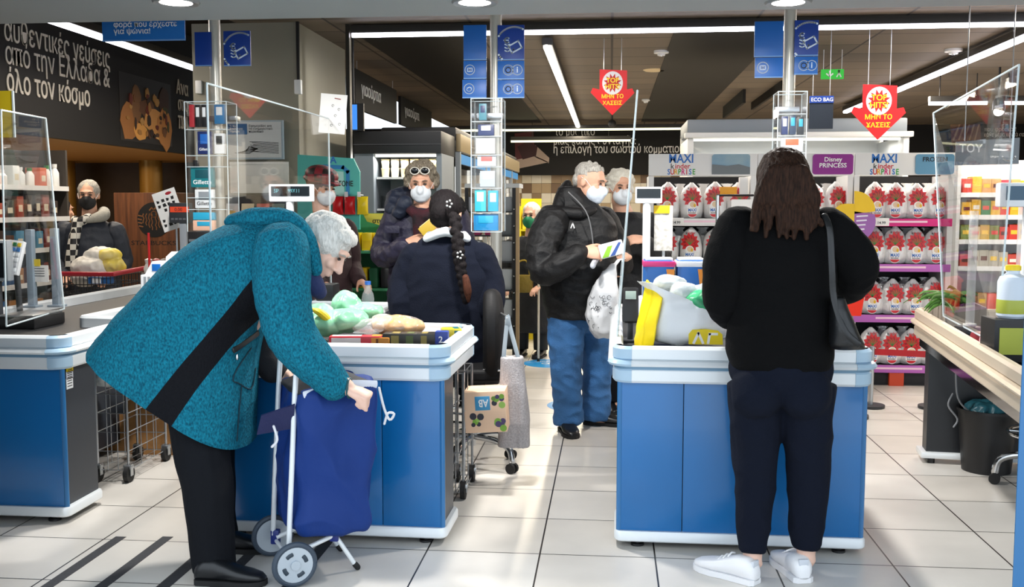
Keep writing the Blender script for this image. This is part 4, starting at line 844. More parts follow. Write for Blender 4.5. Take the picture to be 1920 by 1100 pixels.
# ---------------------------------------------------------------- man in jeans
YM = 6.45; A = lambda x, y, Y=YM: at(x, y, Y)
t = thing('person', 'person in a black jacket and blue jeans holding a packet, wearing a mask', 'person', (A(1090, 800).x, YM, 0))
hf, hu = V((.86, -.42, -.28)), V((.28, -.05, 1)); hc = A(1106, 342)
b = MB(); g = head(b, hc, hf, hu, 1.06); neck(b, g, A(1078, 395)); torso_core(b, A(1085, 590), A(1078, 450), A(1078, 398))
wn, wf = A(1092, 473, 6.12), A(1172, 482, 6.50)
limb(b, (A(1040, 415, 6.30), .055), (A(1020, 500, 6.2), .047), (wn, .033)); hand(b, wn, (1, -.1, -.02), (.15, .8, -.3), sgn=1, s=1.08, curl=(28, 45, 30), thumb=(.5, .8, .3))
limb(b, (A(1135, 415, 6.62), .055), (A(1160, 490, 6.62), .047), (wf, .033)); hand(b, wf, (-.75, -.55, 0), (-.1, -.2, 1), sgn=1, s=1.05, curl=(40, 50, 30))
an, af = A(1064, 785, 6.40), A(1114, 778, 6.62)
limb(b, (A(1060, 600, 6.4), .085), (A(1062, 692, 6.4), .058), (an, .038), (V((an.x + .03, an.y - .10, .032)), .018)); limb(b, (A(1112, 600, 6.55), .085), (A(1120, 690, 6.6), .058), (af, .038), (V((af.x + .1, af.y - .03, .032)), .018))
blob('body', b, t, skin, .0065, 3); face(t, g, hf, hu, 1.06); mask(t, g, hf, hu, mat('mask_blue_white', 'd5dfeb', .7), 1.06)
h = MB(); h.ell(g(0, -.04, .05), (.080, .076, .070), hf, hu); h.ell(g(0, -.07, -.0), (.072, .04, .06), hf, hu); curls(h, g(0, -.015, .045), hf, hu, (.074, .088, .078), 60, .015, 9, -.1, .6); blob('hair', h, t, hair_mat('hair_grey', '8d8983', 'c9c4ba', .3), .006, 2, (.003, (50, 50, 50)), label='short grey hair')
jb = mat('jacket_black', '0d0d0f', .6, spec=.35, bump=.35, bscale=50); sw = MB(); rg = []
for y, x0, x1, dp in ((352, 1048, 1092, .06), (375, 1040, 1112, .09), (398, 1024, 1140, .13), (420, 1014, 1154, .16), (470, 1010, 1160, .18), (530, 1014, 1152, .19), (570, 1020, 1140, .185), (594, 1026, 1132, .18)):
    a, c_ = A(x0, y), A(x1, y); m_ = (a + c_) / 2; hw = (c_ - a).length / 2; rg.append([m_ + V((hw * math.copysign(abs(math.cos(2 * PI * k / 36)) ** .85, math.cos(2 * PI * k / 36)), dp * math.sin(2 * PI * k / 36), 0)) for k in range(36)])
sw.loft(rg); jo = blob('jacket', sw, t, jb, .009, 3, (.008, (6, 6, 8), .010, (8, 8, 12), 17), label='black zipped jacket')
sleeve([(A(1036, 415, 6.30), .10), (A(1018, 460, 6.22), .098), (A(1020, 505, 6.18), .094), (A(1050, 498, 6.13), .078), (A(1084, 477, 6.12), .062)], jb, fs=(.006, (8, 8, 8), .010, (11, 11, 14), 5), par=jo)
sleeve([(A(1130, 415, 6.62), .10), (A(1155, 460, 6.65), .09), (A(1164, 495, 6.62), .082), (A(1168, 486, 6.54), .06)], jb, par=jo)
ck = MB(); limb(ck, (A(1046, 395, 6.36), .045), (A(1054, 365, 6.42), .042), (A(1064, 345, 6.5), .030)); limb(ck, (A(1054, 398, 6.32), .04), (A(1090, 400, 6.30), .035), (A(1112, 395, 6.36), .03)); ck.ell(A(1066, 375, 6.52), (.09, .08, .10)); blob('stand_collar', ck, jo, jb, .008, 3)
MB(mat('zip_grey', '8a8a8c', .35, .5)).sweep([A(1066, 360, 6.29), A(1098, 395, 6.25), A(1110, 440, 6.245), A(1114, 500, 6.25)], .004, seg=6, sub=4).build('zip', jo)
lg = MB(wtext); stroke(lg, facing(A(1072, 418, 6.243)), [(-.005, -.03), (.006, .0), (.016, -.03)], .006); lg.build('logo', jo, smooth=0)
jn = mat('denim', '2f5f92', .85, bump=.4, bscale=120, mottle=.25, mscale=7); tz = MB()
limb(tz, (A(1064, 592, 6.42), .125), (A(1062, 640, 6.41), .112), (A(1062, 692, 6.4), .098), (A(1064, 740, 6.4), .092), (A(1066, 792, 6.4), .094), cap='flat'); limb(tz, (A(1114, 592, 6.54), .125), (A(1118, 640, 6.57), .112), (A(1120, 690, 6.6), .098), (A(1118, 740, 6.61), .094), (A(1116, 782, 6.62), .096), cap='flat'); tz.ell(A(1088, 590, 6.48), (.19, .17, .12))
blob('jeans', tz, t, jn, .008, 3, (.006, (8, 8, 6), .010, (10, 10, 14), 21))
shoe(t, (an.x - .03, an.y + .06, 0), (.28, -1), mat('shoe_black', '131417', .35), L=.29, h=.10, w_=.052); shoe(t, (af.x - .07, af.y + .02, 0), (1, -.18), mat('shoe_black', '131417', .35), L=.30, h=.10, w_=.052)
t = thing('snack_packet', 'white and green packet held in the hands of the person in jeans', 'packet', A(1145, 472, 6.15)); pkt = MB(mat('packet_white', 'dfe3e8', .35)); Mp = frame(A(1134, 480, 6.10), V((.95, .1, .25)), V((-.2, .2, .95)))
pkt.M = Mp; pkt.box((.05, .03, 0), (.15, .09, .025), .012); pkt.build('wrapper', t); p2 = MB(mat('packet_green', '7fb526', .4)); p2.M = Mp; p2.prism([(-.02, -.012), (.02, -.012), (.06, .05), (.03, .05)], .003, Matrix.Translation((0, 0, .0125))); p2.m(mat('packet_blue', '2a4a8c', .4)); p2.prism([(.03, -.012), (.06, -.012), (.115, .055), (.10, .06)], .003, Matrix.Translation((0, 0, .0125))); p2.build('packet_print', t, smooth=0)
# white carrier bag hanging from his hand
t = thing('carrier_bag', 'white plastic carrier bag with grey print hanging in front of the jeans', 'bag', A(1135, 633, 6.25)); wb = MB(); rg = []
plast = mat('bag_white_film', 'e3e5e8', .3, spec=.6, bump=.25, bscale=25, alpha=.92)
for y, cx, w_, dp in ((496, 1150, 8, .012), (515, 1140, 26, .03), (545, 1133, 48, .06), (590, 1130, 60, .085), (618, 1132, 52, .08), (632, 1134, 34, .05)):
    c_ = A(cx, y, 6.22); hw = w_ / 2 / 293; rg.append([c_ + V((hw * math.cos(2 * PI * k / 24), dp * math.sin(2 * PI * k / 24), 0)) for k in range(24)])
wb.loft(rg); wo = blob('bag_film', wb, t, plast, .007, 1, (.008, (12, 12, 7), .008, (18, 18, 9), 4))
wp = MB(mat('bag_print', '55585c', .6)); rd = random.Random(12)
for k in range(26):
    a = rd.uniform(-2.5, -.9); z = rd.uniform(552, 612); q = A(1130, z, 6.22); hw = (.07 + .028 * min(1, (z - 545) / 45)); p_ = q + V((hw * 1.03 * math.cos(a), .088 * math.sin(a), 0)); stroke(wp, facing(p_), arc(0, 0, rd.uniform(.006, .014), rd.uniform(0, 180), rd.uniform(200, 360), 7), .003)
wp.build('bag_print', t, smooth=0); MB(plast).sweep([A(1150, 500, 6.22), A(1160, 487, 6.30), A(1170, 484, 6.42)], [(.012, .004)] * 3, ref=(1, 0, 0), seg=8).build('handle', t)
# ---------------------------------------------------------------- white-haired customer behind the screen
YH = 7.1; A = lambda x, y, Y=YH: at(x, y, Y)
t = thing('person', 'person with white hair and black coat reaching over behind the clear screen', 'person', (A(1185, 600).x, YH, 0))
hf, hu = V((.3, -.95, -.15)), V((0, -.1, 1)); hc = A(1163, 352); b = MB(); g = head(b, hc, hf, hu, 1.0); neck(b, g, A(1170, 402)); torso_core(b, A(1180, 560), A(1175, 440), A(1170, 405))
wr = A(1208, 450, 6.72); limb(b, (A(1215, 420), .035), (A(1232, 450), .03), (A(1236, 478, 6.9), .028), (wr, .03)); hand(b, wr, (-.95, -.3, .05), (0, .6, -.5), sgn=-1, s=.95, curl=(30, 40, 25))
wl_ = A(1142, 500, 7.0); limb(b, (A(1130, 420), .035), (A(1123, 480), .028), (wl_, .03)); hand(b, wl_, (.3, -.6, -.5), (.3, .3, .8), sgn=1, s=.95)
for k in (-1, 1): limb(b, (A(1178 + k * 18, 580), .08), (A(1178 + k * 22, 670), .055), (V((A(1178 + k * 22, 700).x, YH, .08)), .036), (V((A(1178 + k * 22, 700).x, YH - .12, .032)), .018))
blob('body', b, t, skin, .007, 3); face(t, g, hf, hu); mask(t, g, hf, hu, mat('mask_white', 'dfe5ea', .7))
h = MB(); h.ell(g(0, -.025, .038), (.094, .10, .096), hf, hu); curls(h, g(0, -.02, .02), hf, hu, (.094, .10, .10), 60, .022, 15, -.5, .4); blob('hair', h, t, hair_mat('hair_white', 'cfcabd', 'ece6d6', .3), .007, 3)
cb = mat('coat_black', '121215', .7, bump=.3, bscale=60); sw = MB(); rg = []
for y, x0, x1, dp in ((398, 1142, 1200, .07), (410, 1126, 1220, .11), (440, 1120, 1228, .14), (520, 1122, 1232, .15), (600, 1118, 1238, .16)):
    a, c_ = A(x0, y), A(x1, y); m_ = (a + c_) / 2; hw = (c_ - a).length / 2; rg.append([m_ + V((hw * math.cos(2 * PI * k / 32), dp * math.sin(2 * PI * k / 32), 0)) for k in range(32)])
sw.loft(rg); jo = blob('coat', sw, t, cb, .01, 3, (.006, (7, 7, 9), .006, (9, 9, 12), 3)); sleeve([(A(1215, 418), .08), (A(1232, 450), .078), (A(1238, 480, 6.88), .074), (A(1214, 456, 6.74), .052)], cb, par=jo); sleeve([(A(1130, 420), .08), (A(1122, 470), .075), (A(1130, 498, 7.05), .055)], cb, par=jo)
MB(mat('watch_dark', '1a1a1c', .3)).sweep([wr + V((.004, .032 * math.cos(a), .034 * math.sin(a))) for a in [k * PI / 8 for k in range(17)]], .006, seg=8).build('wristwatch', t)
tz = MB()
for k in (-1, 1): limb(tz, (A(1178 + k * 18, 580), .10), (A(1178 + k * 22, 670), .08), (V((A(1178 + k * 22, 700).x, YH, .07)), .065), cap='flat')
blob('trousers', tz, t, trou, .01, 3)
for k in (-1, 1): q = A(1178 + k * 22, 700); shoe(t, (q.x, YH + .09, 0), (k * .1, -1), mat('shoe_black', '131417', .35))
# ---------------------------------------------------------------- far customers
def bystander(label, Y, hpx, hf, coat, hairm, maskm, w_=.42, bottom=.45, sk=skin, seed=1, elbow=None, hair_fn=None, legs='16181d', facef=True):
    hc = at(*hpx, Y); x = hc.x; t = thing('person', label, 'person', (x, Y, 0)); hf = V(hf); hu = ZA + hf * .1; b = MB(); g = head(b, hc, hf, hu, 1.0); zs = hc.z - .20
    P = lambda dx, dz, dy=0: V((x + dx, Y + dy, zs + dz))
    neck(b, g, P(0, -.04)); torso_core(b, P(0, -.62), P(0, -.2), P(0, -.05)); S = w_ / 2
    fx = V((hf.x, hf.y, 0)).normalized()
    for k in (-1, 1):
        sd = V((-fx.y, fx.x, 0)) * k * S; el = P(0, -.36) + sd * 1.1 + fx * .02; wr = P(0, -.46) + sd * .72 + fx * .22
        limb(b, (P(0, -.10) + sd * .85, .035), (P(0, -.24) + sd * 1.0, .03), (el, .025), (wr, .028)); hand(b, wr, fx - ZA * .2 - sd * .8, (0, 0, -1), sgn=-k, s=.95)
        hp = P(0, -.64) + sd * .45; limb(b, (hp, .08), (V((hp.x, hp.y, .45)), .055), (V((hp.x, hp.y, .08)), .036), (V((hp.x, hp.y, .034)) + fx * .10, .018))
    blob('body', b, t, sk, .008, 2); face(t, g, hf, hu)
    if maskm: mask(t, g, hf, hu, maskm)
    h = MB(); h.ell(g(0, -.025, .036), (.088, .10, .094), hf, hu)
    if hair_fn: hair_fn(h, g, hf, hu)
    blob('hair', h, t, hairm, .008, 3, (.004, (40, 40, 40)))
    sw = MB(); rg = []; sx = V((-fx.y, fx.x, 0))
    for dz, f_, dp in ((0, .42, .07), (-.03, .70, .10), (-.08, .92, .125), (-.2, 1.0, .145), (-.45, .98, .15), (bottom - zs, 1.08, .16)):
        c_ = P(0, dz); rg.append([c_ + sx * (S * f_ * math.cos(2 * PI * k / 28)) + fx * (dp * math.sin(2 * PI * k / 28)) for k in range(28)])
    sw.loft(rg); co = blob('coat', sw, t, coat, .011, 3, (.007, (7, 7, 9), .006, (9, 9, 12), seed))
    for k in (-1, 1):
        sd = sx * k * S; sleeve([(P(0, -.10) + sd * .85, .085), (P(0, -.24) + sd * 1.02, .08), (P(0, -.37) + sd * 1.08, .075), (P(0, -.45) + sd * .76 + fx * .19, .05)], coat, par=co)
    tz = MB()
    for k in (-1, 1): hp = P(0, -.64) + sx * k * S * .45; limb(tz, (hp, .11), (V((hp.x, hp.y, .45)), .085), (V((hp.x, hp.y, .07)), .07), cap='flat')
    blob('trousers', tz, t, mat('trouser_' + legs, legs, .8), .012, 2)
    for k in (-1, 1): hp = P(0, -.64) + sx * k * S * .45; shoe(t, hp - fx * .09, fx, mat('shoe_black', '131417', .35))
    return t, g, P, co, x, fx, hf, hu
mblack = mat('mask_black', '17171a', .7); T, g, P, co, x, fx, hf, hu = bystander('person with grey hair, black mask and checked scarf beside the wooden board', 8.0, (166, 366), (.3, -.95, -.1), mat('jacket_navy', '1c2330', .6, bump=.3, bscale=40), hair_mat('hair_grey', '8d8983', 'c9c4ba', .3), mblack, w_=.46, seed=5)
chm = bpy.data.materials.new('check_scarf'); chm.use_nodes = True; nt = chm.node_tree; ck = nt.nodes.new('ShaderNodeTexChecker'); tc = nt.nodes.new('ShaderNodeTexCoord'); ck.inputs['Scale'].default_value = 22; ck.inputs[1].default_value = lin('d9d6cd'); ck.inputs[2].default_value = lin('1c1c1f'); nt.links.new(tc.outputs['Object'], ck.inputs[0]); nt.links.new(ck.outputs[0], nt.nodes['Principled BSDF'].inputs['Base Color'])
s_ = MB(); limb(s_, (P(-.07, 0, -.10), .035), (P(-.02, -.02, -.13), .04), (P(.05, .02, -.11), .035)); limb(s_, (P(-.03, -.02, -.13), .04), (P(-.06, -.2, -.16), .045), (P(-.11, -.5, -.17), .045), cap='flat'); blob('scarf', s_, T, chm, .008, 2)
hd = MB(); limb(hd, (P(.05, .0, -.12), .03), (P(.13, .03, -.03), .05), (P(.09, .06, .07), .05)); blob('hood', hd, co, mat('hood_grey', '9a9890', .8, bump=.4), .009, 2)
T, g, P, co, x, fx, hf, hu = bystander('person with dark hair and long black coat standing behind the snack shelf', 9.1, (116, 394), (.5, .8, -.1), mat('coat_black', '121215', .7), hair_mat('hair_black', '0c0a0b', '1c1719', .3), None, w_=.44, seed=7, bottom=.3, hair_fn=lambda h, g, f, u: h.ell(g(0, -.04, -.06), (.10, .09, .13), f, u))
T, g, P, co, x, fx, hf, hu = bystander('person in a green mask and black coat carrying a golden handbag in the far aisle', 9.6, (996, 404), (-.25, -.95, -.1), mat('coat_black', '121215', .7), hair_mat('hair_white', 'cfcabd', 'ece6d6', .3), mat('mask_green', '17784f', .7), w_=.44, seed=9, bottom=.25)
t2 = thing('handbag', 'golden handbag carried by the person in the green mask', 'bag', P(-.06, -.55, -.2)); hb_ = MB(mat('bag_gold', '8a7530', .35, .3, bump=.4, bscale=40)); hb_.box(P(-.06, -.43, -.27), (.20, .08, .17), .035); hb_.build('bag_body', t2); MB(mat('bag_gold_strap', 'b79b3c', .3, .4)).sweep([P(-.13, -.36, -.27), P(-.11, -.24, -.27), P(-.02, -.22, -.27), P(.01, -.36, -.27)], .008, seg=8, sub=4).build('handle', t2)
t2 = thing('walking_stick', 'white walking stick held upright beside the golden handbag', 'stick', (at(1010, 590, 9.3).x, 9.3, 0)); q = at(1010, 488, 9.3); MB(mat('stick_cream', 'd5cdbb', .4)).cyl((q.x, 9.3, .02), q, .010).build('shaft', t2); MB(black).ell(q, (.05, .02, .02)).build('handle', t2); MB(rubber).cyl((q.x, 9.3, 0), (q.x, 9.3, .03), .014).build('tip', t2)
T, g, P, co, x, fx, hf, hu = bystander('person in a red plaid hat and white mask behind the till display', 7.0, (605, 352), (.75, -.6, -.25), mat('coat_wine', '2a1418', .8, bump=.3), hair_mat('hair_chestnut', '4a3020', '7a5638', .3), mat('mask_white', 'dfe5ea', .7), w_=.44, seed=11, bottom=.3, hair_fn=lambda h, g, f, u: curls(h, g(0, -.03, -.01), f, u, (.095, .10, .10), 60, .022, 3, -.7, .3))
pl_ = bpy.data.materials.new('plaid_felt'); pl_.use_nodes = True; nt = pl_.node_tree; ck = nt.nodes.new('ShaderNodeTexChecker'); tc = nt.nodes.new('ShaderNodeTexCoord'); ck.inputs['Scale'].default_value = 18; ck.inputs[1].default_value = lin('7a1c28'); ck.inputs[2].default_value = lin('1a1114'); nt.links.new(tc.outputs['Object'], ck.inputs[0]); nt.links.new(ck.outputs[0], nt.nodes['Principled BSDF'].inputs['Base Color'])
h = MB(); h.ell(g(0, -.03, .085), (.115, .13, .07), hf, hu); h.ell(g(0, -.03, .05), (.125, .14, .03), hf, hu); h.ell(g(0, .09, .055), (.08, .07, .014), hf, hu); blob('hat', h, T, pl_, .007, 3, label='red and black plaid hat')
# ---------------------------------------------------------------- store fixtures behind the tills
def pbox(name, label, cat, px0, py0, px1, py1, Y, dep, m_, bev=.004, group=None, part=None):
    a, c = at(px0, py1, Y), at(px1, py0, Y); o = MB(m_).box2((a.x, Y, a.z), (c.x, Y + dep, c.z), bev).build(name)
    return tag(o, label, cat, group) if label else o
ORD = ['first', 'second', 'third', 'fourth', 'fifth', 'sixth', 'seventh', 'eighth', 'ninth', 'tenth', 'eleventh', 'twelfth']
fridge_w = mat('fridge_white', 'd6d8d8', .4); fridge_g = mat('fridge_grey', '7f878f', .45, .2); lit = emis('fridge_light', 'fdfcf2', 1.6); fridge_k = mat('fridge_black', '1b1b1d', .45)
# --- egg stand
EY = 8.3; ex0, ex1 = at(1216, 300, EY).x, at(1792, 300, EY).x
ztop, zh = at(1400, 288, EY).z, at(1400, 329, EY).z
es = thing('egg_display_stand', 'tall white and magenta promotional stand filled with wrapped chocolate eggs', 'display stand', ((ex0 + ex1) / 2, EY + .25, 0))
pw = mat('stand_white', 'e6e5e3', .5); pmag = mat('stand_magenta', 'd01a78', .5); ppur = mat('stand_purple', 'b45fb4', .5); pdark = mat('stand_dark', '19181b', .7); pora = mat('stand_orange', 'c23d12', .5)
MB(pdark).box2((ex0, EY + .42, .1), (ex1, EY + .45, zh)).build('back_panel', es)
towers = [(1216, 1420), (1420, 1602), (1602, 1792)]
for a_, b_ in towers:
    xa, xb = at(a_, 300, EY).x, at(b_, 300, EY).x
    MB(pw).box2((xa + .002, EY - .02, zh), (xb - .002, EY + .02, ztop), .002).build('header_board', es)
    for x in (xa, xb - .05): MB(pw).box2((x + .003, EY, .10), (x + .045, EY + .42, zh - .002)).build('side_panel', es)
    MB(pdark).box2((xa + .02, EY + .04, .0), (xb - .02, EY + .42, .10)).build('plinth', es)
MB(pora).box2((at(1668, 700, EY).x, EY, 0), (at(1695, 700, EY).x, EY + .04, .105)).build('orange_foot', es, label='orange cardboard foot')
zrow = [at(1400, 410, EY).z, at(1400, 494, EY).z, at(1400, 588, EY).z, at(1400, 681, EY).z]
for ti, (a_, b_) in enumerate(towers):
    xa, xb = at(a_, 300, EY).x, at(b_, 300, EY).x
    for ri, z in enumerate(zrow):
        sh = MB(pdark).box2((xa + .047, EY + .02, z - .012), (xb - .047, EY + .42, z)).build('shelf', es)
        m_ = pw if ti == 0 else (pmag if ri == 0 else ppur)
        MB(m_).box2((xa + .01, EY - .006, z - .058), (xb - .01, EY + .02, z + .002), .002).build('shelf_edge', sh)
        st = MB(mat('strip_print', 'f0c9d8', .5)); st.box2((xa + .2, EY - .0075, z - .030), (xb - .2, EY - .006, z - .014)); st.build('edge_print', sh)
hm = {}
def maxi(cx, par=es):
    M = facing(V((at(cx, 300, EY).x, EY - .021, 0))); z = lambda py: at(cx, py, EY).z
    c1, c2, c3 = mat('logo_blue', '1c68b8', .5), mat('logo_red', 'c4161c', .5), mat('logo_black', '1a1a1a', .5)
    text('lettering', 'MAXI', .098, c1, M @ Matrix.Translation((0, z(305), 0)), par, bold=.006, align='CENTER', xs=.85)
    text('lettering', 'k', .058, c3, M @ Matrix.Translation((-.085, z(316), 0)), par, bold=.002); text('lettering', 'inder', .058, c2, M @ Matrix.Translation((-.050, z(316), 0)), par, bold=.002)
    for i, (ch, cc) in enumerate(zip('SURPRISE', ('1c68b8', 'c4161c', 'e0a818', '3a9a3a', 'd01a78', 'c4161c', '1c68b8', '3a9a3a'))): text('lettering', ch, .062, mat('logo_' + cc, cc, .5), M @ Matrix.Translation((-.098 + .0285 * i, z(327), 0)), par, bold=.004, align='CENTER', xs=.78)
maxi(1277); maxi(1657)
def hpanel(px0, px1, m_, words, mt, size, oval=True):
    a, b = at(px0, 327, EY), at(px1, 289, EY); w_, h = b.x - a.x, b.z - a.z
    pts = rrect(w_, h, .022, 6, w_ / 2, h / 2) if oval else [(0, 0), (w_, 0), (w_, h), (0, h)]
    o = MB(m_); o.prism(pts, .006, facing(V((a.x, EY - .021, a.z)))); o = o.build('picture_panel', es, smooth=0)
    if words: text('lettering', words, size, mt, facing(V((a.x + w_ / 2, EY - .0285, a.z + h * .64))), o, bold=.002, align='CENTER', line=.95)
    return o, a, w_, h
o, a, w_, h = hpanel(1334, 1406, mat('panel_sky', '5b8fb5', .5, mottle=.3, mscale=4, col2='9db3b8'), None, wtext, .04); gp = MB(mat('panel_rock', '6c7377', .5)); gp.prism([(0, 0), (w_, 0), (w_, h * .35), (w_ * .7, h * .5), (w_ * .4, h * .42), (0, h * .5)], .003, facing(V((a.x, EY - .0275, a.z)))); gp.build('panel_print', o, smooth=0)
hpanel(1522, 1599, mat('panel_purple', '8a1b86', .5), 'Disney\nPRINCESS', wtext, .05); hpanel(1714, 1788, mat('panel_ice', '5f94b4', .5), 'FROZEN', ktext, .05)
# white freezer price card, round leaflets
ylf = mat('leaflet_yellow', 'efc416', .5); lil = mat('leaflet_lilac', '9b62ab', .5)
t = thing('leaflet', 'yellow and lilac rounded leaflet fixed to the egg stand beside the person in black', 'leaflet', at(1605, 420, EY - .06)); c = at(1602, 396, EY - .05)
lf = MB(ylf); M = facing(V((c.x, EY - .05, c.z)))
lf.prism([(0, -.02)] + arc(0, 0, .16, 0, 92, 12) + [(0, 0)], .004, M); lf.build('yellow_upper', t, smooth=0)
lf = MB(lil); lf.prism([(0, 0)] + arc(0, -.08, .165, 20, -90, 14), .004, M); lf.build('lilac_lower', t, smooth=0)
lf = MB(ylf); lf.prism(arc(-.07, -.04, .10, 90, 270, 14) + [(0, -.14), (0, .06)], .004, M); lf.build('yellow_flap', t, smooth=0)
lf = MB(mat('leaflet_print', 'e8e2ee', .5))
for k in range(5): stroke(lf, M, [(.02, -.04 - .035 * k), (.10 - .008 * k, -.035 - .035 * k)], .012, z=.004)
lf.build('leaflet_print', t, smooth=0)
# --- eggs
foil = mat('foil_white', 'e2e0dd', .28, .15, bump=.6, bscale=28); foils = mat('foil_silver', 'b9b7b6', .25, .5, bump=.6, bscale=30); pet = mat('petal_red', 'c9161a', .35); petd = mat('petal_dark', '8e0f14', .35); lw = mat('egg_white', 'f1efec', .4); lr = mat('egg_red', 'd3222a', .4); yelp = mat('petal_yellow', 'e0b020', .4); grn = mat('stem_green', '3f7a34', .5)
def make_egg():
    t = thing('chocolate_egg', 'x', 'chocolate egg'); b = MB(foil); rg = []
    for z, hw, dp in ((0, .06, .035), (.012, .092, .055), (.07, .102, .062), (.15, .102, .058), (.22, .094, .045), (.27, .076, .028), (.30, .052, .016), (.318, .026, .010), (.33, .012, .006)): rg.append([V((hw * math.cos(2 * PI * k / 28), dp * math.sin(2 * PI * k / 28), z)) for k in range(28)])
    b.loft(rg); o = b.build('foil_wrapper', t, smooth=60); fold(o, .006, (18, 18, 10), .006, (26, 26, 12), 3)
    for v in o.data.vertices: v.co.z = max(v.co.z, 0)
    M = facing(V((0, -.060, .190))); pb = MB(pet)
    for k, (m_, n, r0, r1, z) in enumerate(((pet, 12, .068, .090, 0), (petd, 11, .045, .066, .0015), (pet, 10, .034, .056, .003))):
        pb.m(m_); pb.prism([((r1 if q % 2 else r0) * 1.0 * math.cos(PI * q / n - .1), (r1 if q % 2 else r0) * 1.08 * math.sin(PI * q / n - .1)) for q in range(2 * n)], .0015, M @ Matrix.Translation((0, 0, z)))
    pb.build('petal_print', t, smooth=0)
    text('lettering', 'k', .034, ktext, facing(V((-.042, -.040, .272))), t, bold=.001, ext=.0004); text('lettering', 'inder', .034, lr, facing(V((-.022, -.040, .272))), t, bold=.001, ext=.0004)
    sp = MB(grn)
    for k in range(5): a = math.radians(40 + 25 * k); stroke(sp, M @ Matrix.Translation((0, 0, .0047)), [(0, -.02), (.05 * math.cos(a), .05 * math.sin(a) - .01)], .006)
    sp.build('stem_print', t, smooth=0)
    M2 = facing(V((0, -.066, .0))); lb = MB(lw); lb.prism(circ(.047, 26, 0, .060, 1.15) , .003, M2); lo = lb.build('egg_label', t, smooth=0)
    l2 = MB(lw); l2.prism(circ(.038, 24, 0, .126, .95), .003, M2 @ Matrix.Translation((0, 0, -.001))); l2.build('label_top', t, smooth=0)
    l3 = MB(mat('label_cream', 'e3c9a6', .5)); l3.prism(circ(.026, 20, .003, .130), .001, M2 @ Matrix.Translation((0, 0, .0022))); l3.m(yelp); l3.prism(circ(.011, 14, .022, .122, 1.5), .001, M2 @ Matrix.Translation((0, 0, .0034))); l3.build('label_print', t, smooth=0)
    r_ = MB(lr); r_.prism(arc(0, .060, .046, 205, 335, 14), .001, M2 @ Matrix.Translation((0, .0, .0032))); r_.build('label_base', lo, smooth=0)
    text('lettering', 'MAXI', .040, mat('logo_blue', '1c68b8', .5), M2 @ Matrix.Translation((0, .066, .0035)), lo, bold=.003, align='CENTER', xs=.8, ext=.0004)
    text('lettering', 'kinder', .027, ktext, M2 @ Matrix.Translation((0, .045, .0035)), lo, bold=.0008, align='CENTER', ext=.0004)
    return t
rows = [(0, 'in the tower beside the till display', 'till display', [[1252, 1296, 1340, 1383], [1252, 1296, 1340, 1383]]), (1, 'in the tower behind the person in black', 'purple picture', [[1526, 1566]]), (2, 'in the tower beside the clear screen', 'yellow leaflet', [[1639, 1678, 1717, 1755], [1640, 1679, 1717, 1755], [1639, 1678, 1716, 1754], [1639, 1677, 1716, 1755]])]
first = None; rd = random.Random(21); rname = ['top', 'second', 'third', 'bottom']
for ti, tl, ref, rr_ in rows:
    for ri, pxs in enumerate(rr_):
        for k, px in enumerate(pxs):
            lab = f'white foil chocolate egg with red petals, {ORD[k]} from the {ref} on the {rname[ri]} shelf'
            p = at(px, 400, EY + .10); loc = (p.x, EY + .10, zrow[ri] + .001); rz = rd.uniform(-.22, .22)
            if first is None: first = make_egg(); first.location = loc; first.rotation_euler.z = rz; first['label'] = lab; first['group'] = 'wrapped chocolate eggs on the stand'; e = first
            else: e = dup(first, loc, rz, lab, 'wrapped chocolate eggs on the stand')
            e.scale = (.88, .88, rd.uniform(.84, .91))
# second row of silver bags behind
for ti, tl, ref, rr_ in rows:
    for ri, pxs in enumerate(rr_):
        for k, px in enumerate(pxs[:-1] if len(pxs) > 2 else pxs[:1]):
            p = at(px + 22, 400, EY + .28); b = MB(rd.choice([foils, foil, foils])); rg = []
            for z, hw, dp in ((0, .05, .035), (.07, .095, .055), (.18, .09, .05), (.26, .055, .025), (.285, .035, .012), (.31, .06, .006)): rg.append([V((hw * math.cos(2 * PI * q / 20), dp * math.sin(2 * PI * q / 20), z)) for q in range(20)])
            b.loft(rg); o = b.build('foil_bag', smooth=60); fold(o, .006, (18, 18, 10), .006, (26, 26, 12), 3 + k); [setattr(v.co, 'z', max(v.co.z, 0)) for v in o.data.vertices]; o.location = (p.x, EY + .28, zrow[ri] + .001); o.scale = (.82, .85, .92)
            tag(o, f'plain foil bag behind the eggs, {ORD[k]} from the {ref} on the {rname[ri]} shelf', 'foil bag', 'foil bags behind the eggs')
for px, ri, nm in ((1268, 0, 'white shelf'), (1652, 0, 'magenta shelf')):
    p = at(px, 415, EY); o = MB(paper).box2((p.x - .06, EY - .012, zrow[0] - .055), (p.x + .06, EY - .008, zrow[0] + .008)).build('price_card'); tag(o, f'white price card on the {nm} edge of the egg stand', 'price card'); text('lettering', '14.99', .03, ktext, facing(V((p.x, EY - .0125, zrow[0] - .04))), o, bold=.001, align='CENTER')
o = pbox('leaflet_box', 'orange card pack lying on the egg stand above the black clamp', 'card pack', 1350, 350, 1382, 364, EY + .02, .03, mat('card_orange', 'e8a016', .5)); o = pbox('white_carton', 'plain white carton standing among the eggs near the dark hair', 'carton', 1386, 332, 1403, 366, EY + .04, .06, pw); o.location.z += 0
